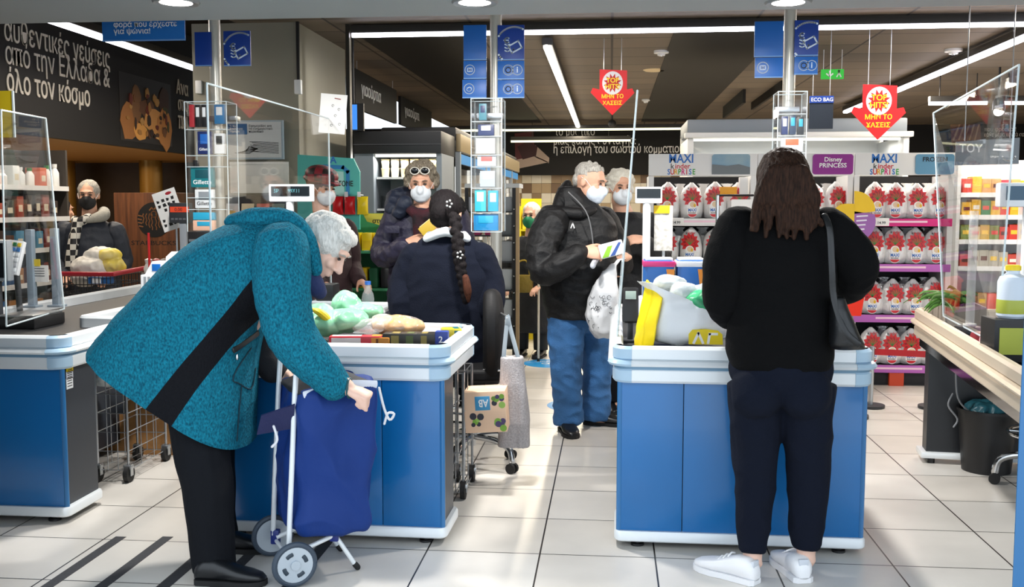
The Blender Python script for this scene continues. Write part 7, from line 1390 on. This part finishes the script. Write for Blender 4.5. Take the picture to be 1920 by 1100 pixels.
rd = random.Random(14); pal = {4: ['e9e9ea', 'dfe4e8', '3f8a4a', 'd0705a', 'e4d4b8'], 3: ['5b1f22', '8a3a2a', '2a1c18', 'b8a888', '7a4a2a'], 2: ['2f2320', '7c2b22', '4a2a1c', '3f7fa0', 'c9bfae'], 1: ['4a2018', '2b2320', '9a6a3a', '2f5a8a', '6a2a22'], 0: ['4a2018', '2b2320', '9a6a3a', '2f5a8a']}
for r_, z in enumerate(zs):
    y = sy0 + .09; k = 0
    while y < sy1 - .08 and k < 12:
        c_ = rd.choice(pal[r_]); m_ = mat('pack_' + c_, c_, .4); w_ = rd.uniform(.045, .06); hh = rd.uniform(.13, .22)
        if r_ == 4 and k % 3 != 2:
            o = MB(m_).lathe([(0, 0), (.034, 0), (.038, .01), (.038, hh * .62), (.020, hh * .8), (.018, hh * .86)], (SX - .07, y, z + .001), 16).build('squeeze_bottle'); MB(mat('cap_green', '2f7d3a', .4) if k % 2 else white).lathe([(.0, hh * .84), (.022, hh * .84), (.022, hh), (0, hh)], (SX - .07, y, z + .001), 12).build('bottle_cap', o)
            tag(o, f'bottle on the shelving behind the far checkout, {ORD[k]} item along the top shelf', 'bottle', 'packs on the dark shelving')
        else:
            o = MB(m_).box2((SX - .16, y - w_, z + .001), (SX - .02, y + w_, z + hh), .006).build('food_pack'); MB(mat('pack_label', 'd8cfba', .5)).box2((SX - .0205, y - w_ * .6, z + hh * .3), (SX - .019, y + w_ * .6, z + hh * .6)).build('label_print', o)
            tag(o, f'pack on the shelving behind the far checkout, {ORD[k]} item along the {["lowest", "fourth", "third", "second", "top"][r_]} shelf', 'pack', 'packs on the dark shelving')
        y += w_ * 2 + .035; k += 1
# yellow hanging card and till gear of the far checkout
t = thing('yellow_sign', 'yellow card in a clear holder at the far checkout', 'sign', at(8, 258, 5.0)); a, c = at(-40, 258, 5.0), at(22, 170, 5.0); MB(mat('card_mustard', 'd3b71a', .5)).box2((a.x, 5.0, a.z), (c.x, 5.006, c.z)).build('card', t); MB(acryl_edge).box2((c.x, 4.998, a.z), (c.x + .008, 5.008, c.z)).build('holder_edge', t); b = MB(ktext); stroke(b, facing(V((c.x - .09, 4.9985, a.z + .12))), [(0, 0), (.03, .0)], .008); stroke(b, facing(V((c.x - .09, 4.9985, a.z + .12))), [(.015, 0), (.015, .03)], .008); b.build('card_print', t, smooth=0); MB(steel).cyl((a.x + .08, 5.003, c.z), (a.x + .08, 5.003, 2.42), .004, seg=8).build('suspension_rod', t)
t = thing('till_monitor', 'grey backed till monitor on the far checkout', 'monitor', (at(5, 570, 5.15).x, 5.15, .806)); a, c = at(-40, 527, 5.1), at(12, 450, 5.1); MB(mat('till_grey', '9ba1a6', .4)).box2((a.x, 5.1, a.z), (c.x, 5.16, c.z), .012).build('monitor_case', t); MB(mat('screen_off', '14181c', .15)).box2((a.x + .01, 5.096, a.z + .02), (c.x - .02, 5.1, c.z - .015)).build('screen', t); MB(dark).cyl(((a.x + c.x) / 2, 5.14, .81), ((a.x + c.x) / 2, 5.14, a.z + .02), .02).build('post', t); MB(dark).box2((a.x, 5.05, .806), (c.x, 5.25, .825), .005).build('base', t)
t = thing('till_keypad', 'tilted white till keypad with coloured keys on the far checkout', 'keypad', (at(28, 560, 5.25).x, 5.25, .806)); p = at(26, 483, 5.2); MK = Matrix.Translation(p) @ Matrix.Rotation(-.25, 4, 'X') @ Matrix.Rotation(.12, 4, 'Y'); b = MB(white); b.M = MK; b.box((0, 0, 0), (.095, .03, .19), .008); b.build('keypad_case', t)
b = MB(); b.M = MK
for j, row in enumerate((('e0c020', '1d6a3a', 'e0c020'), ('2f6fb0', '2f6fb0', '2f6fb0'), ('dfe3e6',) * 3, ('dfe3e6',) * 3, ('b8bcc2',) * 3, ('dfe3e6',) * 3)):
    for i, c_ in enumerate(row): b.m(mat('key_' + c_, c_, .5)); b.box((-.026 + .026 * i, -.016, .072 - .028 * j), (.02, .008, .021), .002)
b.build('key_print', t); MB(dark).cyl((p.x, 5.24, .806), (p.x, 5.22, p.z - .06), .016).build('post', t); MB(dark).box2((p.x - .06, 5.18, .806), (p.x + .06, 5.30, .82), .004).build('base', t)
for px0, px1, yt, yb, Y, lab in ((46, 58, 430, 548, 5.45, 'grey metal upright at the far checkout, nearest the keypad'), (92, 104, 428, 552, 5.5, 'grey metal upright at the far checkout, nearest the red handled basket')):
    a, c = at(px0, yt, Y), at(px1, yt, Y); t = thing('metal_upright', lab, 'upright', (a.x, Y, .867)); MB(mat('upright_blue_grey', '9fb0c0', .35, .4)).box2((a.x, Y, .867), (c.x, Y + .04, a.z), .004).build('profile', t); MB(mat('upright_blue_grey', '9fb0c0', .35, .4)).box2((a.x - .02, Y - .02, .867), (c.x + .02, Y + .06, .88), .003).build('foot_plate', t)
a, c = at(60, 528, 5.48), at(88, 497, 5.48); t = thing('paper_note', 'small printed note with a yellow tab between the two metal uprights', 'note', a); MB(paper).box2((a.x, 5.47, a.z), (c.x + .012, 5.474, c.z)).build('sheet', t); MB(yellow).box2((a.x + .02, 5.468, c.z - .005), (a.x + .06, 5.472, c.z + .035)).build('tab', t); b = MB(mat('print_grey', '6c6c70', .6)); [b.box2((a.x + .01, 5.4685, c.z - .02 - .014 * k), (c.x - .01, 5.4705, c.z - .016 - .014 * k)) for k in range(4)]; b.build('note_print', t)
t = thing('belt_scale', 'low chrome and black scale plate on the far checkout', 'scale', (at(60, 575, 5.0).x, 5.1, .806)); p = at(60, 575, 5.1); MB(black).box2((p.x - .12, 4.95, .806), (p.x + .10, 5.25, .87), .01).build('scale_body', t); MB(steel).box2((p.x - .11, 4.96, .87), (p.x + .09, 5.24, .878), .002).build('scale_plate', t)
# white printer, device, papers
pw0 = lambda n, l, c_, *a: pbox(n, l, c_, *a)
Yp = 5.55; a, c = at(264, 552, Yp), at(326, 515, Yp); t = thing('ticket_printer', 'white ticket printer with grey grille beside the teal coat', 'printer', ((a.x + c.x) / 2, Yp + .08, .867)); MB(white).box2((a.x, Yp, .8665), (c.x, Yp + .18, c.z), .008).build('printer_case', t); gk = MB(mat('grille_grey', '8b9196', .5))
for k in range(6): gk.box2((a.x + .02 + .024 * k, Yp - .002, a.z + .02), (a.x + .035 + .024 * k, Yp, c.z - .012))
gk.build('grille', t)
zp = c.z; a, c = at(275, 520, Yp + .04), at(316, 494, Yp + .04); t = thing('card_reader', 'white wedge shaped reader with blue screen on the ticket printer', 'reader', (a.x, Yp + .05, zp)); b = MB(white); b.prism([(0, 0), (.13, 0), (.10, .075), (.045, .075)], .09, facing(V((a.x, Yp + .11, zp + .001)))); b.build('reader_case', t); MB(signblue).box2((a.x + .045, Yp + .014, zp + .02), (a.x + .095, Yp + .02, zp + .06), .002).build('reader_screen', t)
a, c = at(312, 512, Yp + .13), at(366, 473, Yp + .13); t = thing('paper_pile', 'white papers in a black edged tray beside the reader', 'papers', (a.x, Yp + .2, .867)); MB(paper).box2((a.x, Yp + .125, .8665), (c.x, Yp + .22, c.z - .03), .003).build('papers', t); MB(black).box2((a.x, Yp + .12, c.z - .085), (c.x - .05, Yp + .1245, c.z - .07)).build('tray_edge', t); sh = MB(paper); sh.sheet((a.x, Yp + .13, c.z - .028), (c.x, Yp + .13, c.z - .028), (c.x, Yp + .21, c.z), (a.x, Yp + .21, c.z), .003); sh.build('top_sheet', t)
t = thing('metal_tray', 'flat black and steel tray device behind the teal hood', 'device', (at(385, 455, 5.9).x, 5.9, .867)); a, c = at(352, 462, 5.9), at(405, 434, 5.9); MB(black).box2((a.x, 5.9, a.z), (c.x, 6.05, c.z), .006).build('device_case', t); MB(steel).box2((a.x + .01, 5.896, a.z + .03), (c.x - .01, 5.9, a.z + .045)).build('device_trim', t); MB(steel).cyl(((a.x + c.x) / 2, 5.98, .867), ((a.x + c.x) / 2, 5.98, a.z), .012).build('post', t)
a, c = at(348, 488, 6.0), at(388, 460, 6.0); t = thing('ticket_box', 'small yellow topped card box by the price monitor post', 'box', (a.x, 6.05, .867)); MB(mat('box_cream', 'd9cfae', .5)).box2((a.x, 6.0, .8665), (c.x, 6.06, c.z - .03), .003).build('carton', t); MB(yellow).box2((a.x, 5.998, c.z - .03), (c.x, 6.062, c.z), .002).build('lid', t)
# --- wooden board with round black logo
WY = 8.7; a, c = at(214, 400, WY), at(330, 361, WY); t = thing('wooden_stand', 'tall wooden stand with a round black logo and dark lettering', 'stand', ((a.x + c.x) / 2, WY + .2, 0))
wd = mat('wood_board', '7a4a2a', .45, mottle=.3, mscale=6, bstretch=(6, 6, .5), col2='4f2d19'); MB(wd).box2((a.x, WY, 0), (c.x, WY + .4, c.z), .004).build('wood_body', t); cc = at(289, 412, WY); M = facing(V((cc.x, WY - .001, cc.z))); R = 34 / 1890 * WY
lg = MB(ktext); lg.prism(circ(R, 40), .002, M); lg = lg.build('logo', t, smooth=0); lp = MB(mat('logo_brown', '8a5a34', .5)); M2 = M @ Matrix.Translation((0, 0, .002))
for k in (-1, 1):
    for q_ in range(4): stroke(lp, M2, [(k * R * (.12 + .17 * q_) + R * .04 * math.sin(u * 2.2 + q_), R * (.35 - .13 * u)) for u in range(8 - q_)], R * .055)
    for q_ in range(4): y = R * (.25 - .2 * q_); x = R * math.sqrt(max(0, .9 - (y / R) ** 2)); stroke(lp, M2, [(k * x, y), (k * (x - R * .2), y - R * .04)], R * .07)
stroke(lp, M2, [(-R * .25, R * .55), (-R * .12, R * .7), (0, R * .58), (R * .12, R * .7), (R * .25, R * .55)], R * .07); stroke(lp, M2, arc(0, R * .32, R * .17, 0, 360, 14), R * .05); lp.build('logo_print', lg, smooth=0)
o = text('lettering', 'STARBUCKS', 1, ktext, Matrix.Identity(4), t, bold=.02); wd_ = max(v.co.x for v in o.data.vertices); a2, c2 = at(246, 459, WY), at(330, 459, WY); o.data.transform(facing(V((a2.x, WY - .001, a2.z))) @ Matrix.Diagonal(((c2.x - a2.x) / wd_, .055, .002, 1)))
# small dark display of trinkets before the board
t = thing('trinket_stand', 'small dark stand of red and black trinkets before the wooden board', 'display stand', (at(300, 520, 6.6).x, 6.6, .8665)); p = at(300, 500, 6.6)
MB(black).box2((p.x - .12, 6.55, .8665), (p.x + .14, 6.75, p.z - .04), .01).build('stand_body', t); MB(red).cyl((p.x - .06, 6.57, p.z - .04), (p.x - .06, 6.57, at(300, 436, 6.6).z), .008).build('red_rod', t)
rd = random.Random(3)
for k, (c_, nm) in enumerate((('d9d4cc', 'white'), ('9a2a24', 'red'), ('5a4a40', 'brown'), ('1a1a1c', 'black'))): q_ = V((p.x - .08 + .055 * k, 6.60, p.z - .005)); o = MB(mat('trinket_' + c_, c_, .4)).lathe([(0, 0), (.03, 0), (.034, .03), (.02, .06), (.026, .09), (0, .10)], q_ - V((0, 0, .035)), 12).build('travel_cup'); tag(o, f'{nm} cup on the small dark stand before the wooden board', 'cup', 'cups on the trinket stand')
# --- red handled shopping cart with a white bag
KY = 7.0; t = thing('shopping_cart', 'shopping cart with red handle and black basket before the checked scarf', 'shopping cart', (at(160, 540, KY).x, KY + .2, 0)); a, c = at(108, 560, KY), at(214, 516, KY)
zt_ = at(160, 517, KY).z; wr_m = MB(black); x0, x1, y0, y1 = a.x, c.x, KY, KY + .45
for k in range(6): z = zt_ - .065 * k; wr_m.sweep([(x0, y0, z), (x1, y0, z), (x1, y1, z), (x0, y1, z), (x0, y0, z)], .004, seg=6, cap='flat')
for k in range(16): x = x0 + (x1 - x0) * k / 15; wr_m.cyl((x, y0, zt_ - .325), (x, y0, zt_), .003, seg=6); wr_m.cyl((x, y1, zt_ - .325), (x, y1, zt_), .003, seg=6); wr_m.cyl((x, y0, zt_ - .325), (x, y1, zt_ - .325), .003, seg=6)
for k in range(1, 12): y = y0 + (y1 - y0) * k / 12; wr_m.cyl((x0, y, zt_ - .325), (x0, y, zt_), .003, seg=6); wr_m.cyl((x1, y, zt_ - .325), (x1, y, zt_), .003, seg=6)
wr_m.build('basket_mesh', t); MB(mat('handle_red', '9a1626', .4)).sweep([(x0 - .01, y0 - .02, zt_ + .015), (x1, y0 - .02, zt_ + .015), (x1 + .02, y1, zt_ + .03)], .018, seg=12).build('handle', t)
for x in (x0 + .03, x1 - .03):
    for y in (y0 + .04, y1 - .04): MB(steel).cyl((x, y, .10), (x, y, zt_ - .32), .012, seg=10).build('leg', t); k = MB(rubber); k.cyl((x - .015, y, .055), (x + .015, y, .055), .055); k.build('caster', t)
xm = (x0 + x1) / 2; t = sack('carrier_bag', 'bulging white plastic bag in the red handled shopping cart', [(V((xm - .03, KY + .2, zt_ + .05)), (.17, .15, .09)), (V((xm + .01, KY + .22, zt_ + .13)), (.12, .11, .07)), (V((xm - .1, KY + .18, zt_ - .02)), (.09, .12, .07))], mat('bag_white_solid', 'd6d2ca', .45, bump=.3, bscale=25), 12)
t = sack('goods_bag', 'yellow and cream packs at the top of the shopping cart', [(V((xm + .10, KY + .18, zt_ + .14)), (.075, .09, .05)), (V((xm + .12, KY + .18, zt_ + .07)), (.09, .09, .06))], mat('bag_cream', 'd8c68e', .5, mottle=.5, mscale=9, col2='e8d02a'), 13)
slab('blue_packet', 'blue and white packet lying against the red cart handle', 'packet', 190, 512, KY + .06, .16, .10, .05, .1, mat('packet_blue3', '2a5f9c', .4), zt_ - .06, [(white, (-.3, -.3, .1, .3))])
# ---------------------------------------------------------------- right side: far snack shelves and bench goods
QY = 9.0; xa, xb = at(1800, 400, QY).x, at(2010, 400, QY).x; t = thing('snack_gondola', 'long white snack shelving under a grey header beyond the bench', 'shelf unit', ((xa + xb) / 2, QY + .3, 0))
MB(fridge_w).box2((xa, QY + .42, 0), (xb, QY + .46, 1.85)).build('back_panel', t); zq = [.55, .92, 1.15, 1.36, 1.55]
for z in zq: o = MB(fridge_w).box2((xa, QY, z - .02), (xb, QY + .42, z)).build('shelf', t); MB(white).box2((xa, QY - .006, z - .03), (xb, QY, z + .01)).build('price_rail', o)
for x in (xa - .03, xb): MB(fridge_w).box2((x, QY, 0), (x + .03, QY + .46, 1.85)).build('side_panel', t)
rd = random.Random(17); pal = [['b08a5a', 'c9a23a', '8a5a2a', 'd03a2a'], ['b9b4a8', '2a3f7a', 'c94a3a', 'c9a878'], ['c9a23a', 'd03a2a', 'd8c9a0', '7a8a3a'], ['d83a2a', 'e0b020', 'c98a4a', '2f7a4a'], ['d8422e', 'efb62a', 'c92a3a', 'd8a060']]
for r_, z in enumerate(zq):
    n = 11
    for k in range(n):
        x = xa + .06 + (xb - xa - .12) * k / (n - 1); c_ = rd.choice(pal[r_]); hh = rd.uniform(.11, .15); o = MB(mat('pack_' + c_, c_, .4)).box2((x - .04, QY + .02, z + .001), (x + .04, QY + .16, z + hh), .008).build('candy_pack'); lc_ = rd.choice(['e8e4da', 'efc63a', '5a1a1a', 'd8422e']); MB(mat('pack_' + lc_, lc_, .5)).box2((x - .026, QY + .018, z + hh * .4), (x + .026, QY + .0205, z + hh * .65)).build('label_print', o)
        tag(o, f'candy pack on the far snack shelving, {ORD[k]} from the egg stand on the {["lowest", "fourth", "third", "second", "top"][r_]} shelf', 'candy pack', 'candy packs on the far shelving')
HYq = 7.2; a, c = at(1790, 310, HYq), at(1911, 258, HYq); t = thing('header_sign', 'grey header sign with pale lettering and a smile mark over the snack shelves', 'sign', (a.x, HYq, a.z)); b = MB(mat('header_grey', '7d858c', .45)); M = facing(V((a.x, HYq, a.z))); W_, H_ = c.x - a.x, c.z - a.z; b.prism([(0, 0), (W_, H_ * .04), (W_, H_), (0, H_ * .86)], .012, M); b.build('sign_board', t, smooth=0); text('lettering', 'ΤΟΥ', .075, wtext, M @ Matrix.Translation((.02, H_ * .48, .0125)), t, bold=.003); s_ = MB(wtext); stroke(s_, M @ Matrix.Translation((0, 0, .0125)), arc(W_ * .84, H_ * .40, .045, 200, 340, 10), .010); s_.build('logo', t, smooth=0)
for k in (.06, W_ - .06): MB(steel).cyl((a.x + k, HYq, c.z - .02), (a.x + k, HYq, CEIL), .004, seg=8).build('suspension_rod', t)
zb = .867; P3 = lambda l, w_: M3 @ V((l, -w_, .805))
t = thing('produce_box', 'grey carton of leeks on the far end of the bench', 'box', P3(2.4, .2)); M = M3 @ Matrix.Translation((2.50, -.15, .8065)); b = MB(mat('carton_grey', '9a8f84', .6)); b.M = M; b.box2((-.22, -.10, 0), (.25, .10, .012)); b.box2((-.22, -.10, .012), (.25, -.09, .115)); b.box2((-.22, .09, .012), (.25, .10, .115)); b.box2((-.22, -.09, .012), (-.21, .09, .115)); b.box2((.24, -.09, .012), (.25, .09, .115)); b.build('carton', t)
lk = MB(mat('leaf_green', '4f7a34', .5, mottle=.3, mscale=30)); rd = random.Random(23)
t = thing('leek_bunch', 'bunch of green leek leaves fanning over the grey carton', 'vegetables', M @ V((0, 0, .1)))
for k in range(34):
    a0 = M @ V((.15, rd.uniform(-.07, .07), .05)); a1 = M @ V((rd.uniform(.0, .1), rd.uniform(-.09, .09), .13 + rd.uniform(0, .03))); a2 = M @ V((rd.uniform(-.2, .3), rd.uniform(-.06, .16), .13 + rd.uniform(-.02, .06))); lk.sweep([a0, a1, a2, a2.lerp(a1, -.35) - V((0, 0, .03))], [(.008, .007), (.012, .003), (.010, .003), (.002, .002)], ref=(0, 1, 0), seg=6, sub=4)
lk.build('leek_leaves', t)
st = MB(mat('leek_white', 'd4dcb0', .4))
st.sweep([M @ V((.15, 0, .05)), M @ V((.22, .02, .045))], .03, seg=12); st.build('leek_stem', t)
t = thing('detergent_jug', 'white jug with yellow cap and label standing on the printed box', 'jug', at(1896, 570, 4.35)); q_ = at(1897, 570, 4.35); X_, Y_ = q_.x, 4.35; JZ = .985; tb = thing('stacked_box', 'dark box with green and yellow print under the white jug', 'box', (X_, Y_, .806)); MB(black).box2((X_ - .09, Y_ - .07, .8065), (X_ + .12, Y_ + .09, JZ - .001), .006).build('carton', tb); MB(mat('label_lime', 'a8b040', .4)).box2((X_ - .07, Y_ - .073, .84), (X_ + .08, Y_ - .07, .95)).build('carton_print', tb); MB(mat('jug_white', 'cdd8e4', .4)).lathe([(0, 0), (.05, 0), (.058, .01), (.058, .15), (.05, .17), (.026, .185), (.026, .20)], (X_, Y_, JZ), 24).build('jug_body', t); MB(yellow).lathe([(0, .198), (.03, .198), (.03, .215), (.024, .22), (0, .22)], (X_, Y_, JZ), 16).build('cap', t); MB(mat('label_lime', 'a8b040', .4)).lathe([(.0585, .02), (.059, .022), (.059, .075), (.0585, .077)], (X_, Y_, JZ), 24).build('label_band', t)
t = thing('till_monitor', 'white framed till monitor above the bench at the picture edge', 'monitor', (at(1900, 560, 4.6).x, 4.6, .806)); a, c = at(1874, 388, 4.6), at(1990, 342, 4.6); MB(white).box2((a.x, 4.6, a.z), (c.x, 4.66, c.z), .01).build('monitor_case', t); MB(mat('screen_blue_dim', '2a5068', .2)).box2((a.x + .025, 4.596, a.z + .03), (c.x, 4.6, c.z - .015)).build('screen', t); MB(white).cyl((c.x - .12, 4.63, .806), (c.x - .12, 4.63, a.z + .01), .022).build('post', t); MB(white).cyl((c.x - .12, 4.63, .806), (c.x - .12, 4.63, .825), .07).build('base', t)
for px, py, c_, lab, Y in ((1817, 560, '1a1b20', 'black rounded gadget lying on the bench behind the clear screen', 5.0), (1850, 575, '8a2a34', 'small red and white packet lying on the bench', 4.75), (1868, 585, 'd8a8b0', 'pink tissue packet lying on the bench', 4.6)):
    p = at(px, py, Y); o = MB(mat('bench_' + c_, c_, .4)).box((p.x, Y, .806 + .035), (.10, .10, .07), .02, Matrix.Rotation(.4, 4, 'Z')).build('small_packet' if c_ != '1a1b20' else 'handheld_scanner'); tag(o, lab, 'packet' if c_ != '1a1b20' else 'scanner')
# waste bin, chair and cables under the bench
p = atz(1836, 872); p.y -= .1; t = thing('waste_bin', 'round black waste bin with a blue green liner under the bench', 'bin', p); MB(black).lathe([(0, 0), (.125, 0), (.155, .33), (.16, .33), (.16, .345), (.148, .345), (.12, .02), (0, .02)], p, 32).build('bin_body', t); b = MB(); [b.ell(p + V((.05 * math.cos(k * 1.3), .05 * math.sin(k * 1.3), .33)), (.07, .07, .045)) for k in range(5)]; blob('bin_liner', b, t, mat('liner_teal', '2f6a78', .35, bump=.5, bscale=20), .008, 1, (.012, (16, 16, 16), .014, (22, 22, 22), 5))
p = atz(1902, 915); q_, _ = chair('chrome castered chair partly hidden at the edge of the bench', p.x + .18, p.y - .02, 2.75, zs=.46)
for k, pts in enumerate((((1792, 690), (1796, 745), (1820, 772), (1850, 776), (1872, 740)), ((1786, 738), (1778, 760), (1795, 785), (1788, 800)))):
    MB(mat('cable_grey', '7d8084', .5)).sweep([at(x, y, 5.62) for x, y in pts], .005, seg=8, sub=5).build('cable') ; o = bpy.data.objects['cable' if k == 0 else 'cable.001']; tag(o, ['grey cable looping under the bench above the waste bin', 'short tangled cable on the dark pedestal of the bench'][k], 'cable')
t = thing('barrier_belt', 'red belt barrier stretched low before the egg stand', 'barrier', (at(1700, 700, 7.4).x, 7.4, 0)); a, c = at(1635, 662, 7.4), at(1752, 668, 7.4); b = MB(mat('belt_red', 'b5121c', .45)); b.sheet((a.x, 7.4, a.z - .01), (c.x, 7.4, c.z - .01), (c.x, 7.4, c.z + .035), (a.x, 7.4, a.z + .035), .004); b.build('belt', t)
for x in (a.x, c.x): MB(steel).cyl((x, 7.4, 0), (x, 7.4, a.z + .05), .018).build('post', t); MB(dark).cyl((x, 7.4, 0), (x, 7.4, .02), .10).build('base', t)
t = thing('red_basket', 'red plastic shopping basket standing beside the person in black', 'basket', (at(1605, 580, 6.9).x, 6.9, 0)); a, c = at(1580, 592, 6.9), at(1622, 540, 6.9); b = MB(mat('basket_red', 'e0301c', .4)); b.loft([[(a.x + .02, 6.9, a.z), (c.x - .02, 6.9, a.z), (c.x - .02, 7.15, a.z), (a.x + .02, 7.15, a.z)], [(a.x - .02, 6.88, c.z), (c.x, 6.88, c.z), (c.x, 7.17, c.z), (a.x - .02, 7.17, c.z)]], True, False); b.build('basket_wall', t, smooth=0); MB(mat('basket_red', 'e0301c', .4)).sweep([(a.x - .02, 6.88, c.z), (c.x, 6.88, c.z), (c.x, 7.17, c.z), (a.x - .02, 7.17, c.z), (a.x - .02, 6.88, c.z)], .010, seg=8, cap='flat').build('basket_rim', t); MB(steel).cyl(((a.x + c.x) / 2, 7.03, 0), ((a.x + c.x) / 2, 7.03, a.z), .03).build('stand_post', t); MB(dark).cyl(((a.x + c.x) / 2, 7.03, 0), ((a.x + c.x) / 2, 7.03, .02), .15).build('stand_base', t)
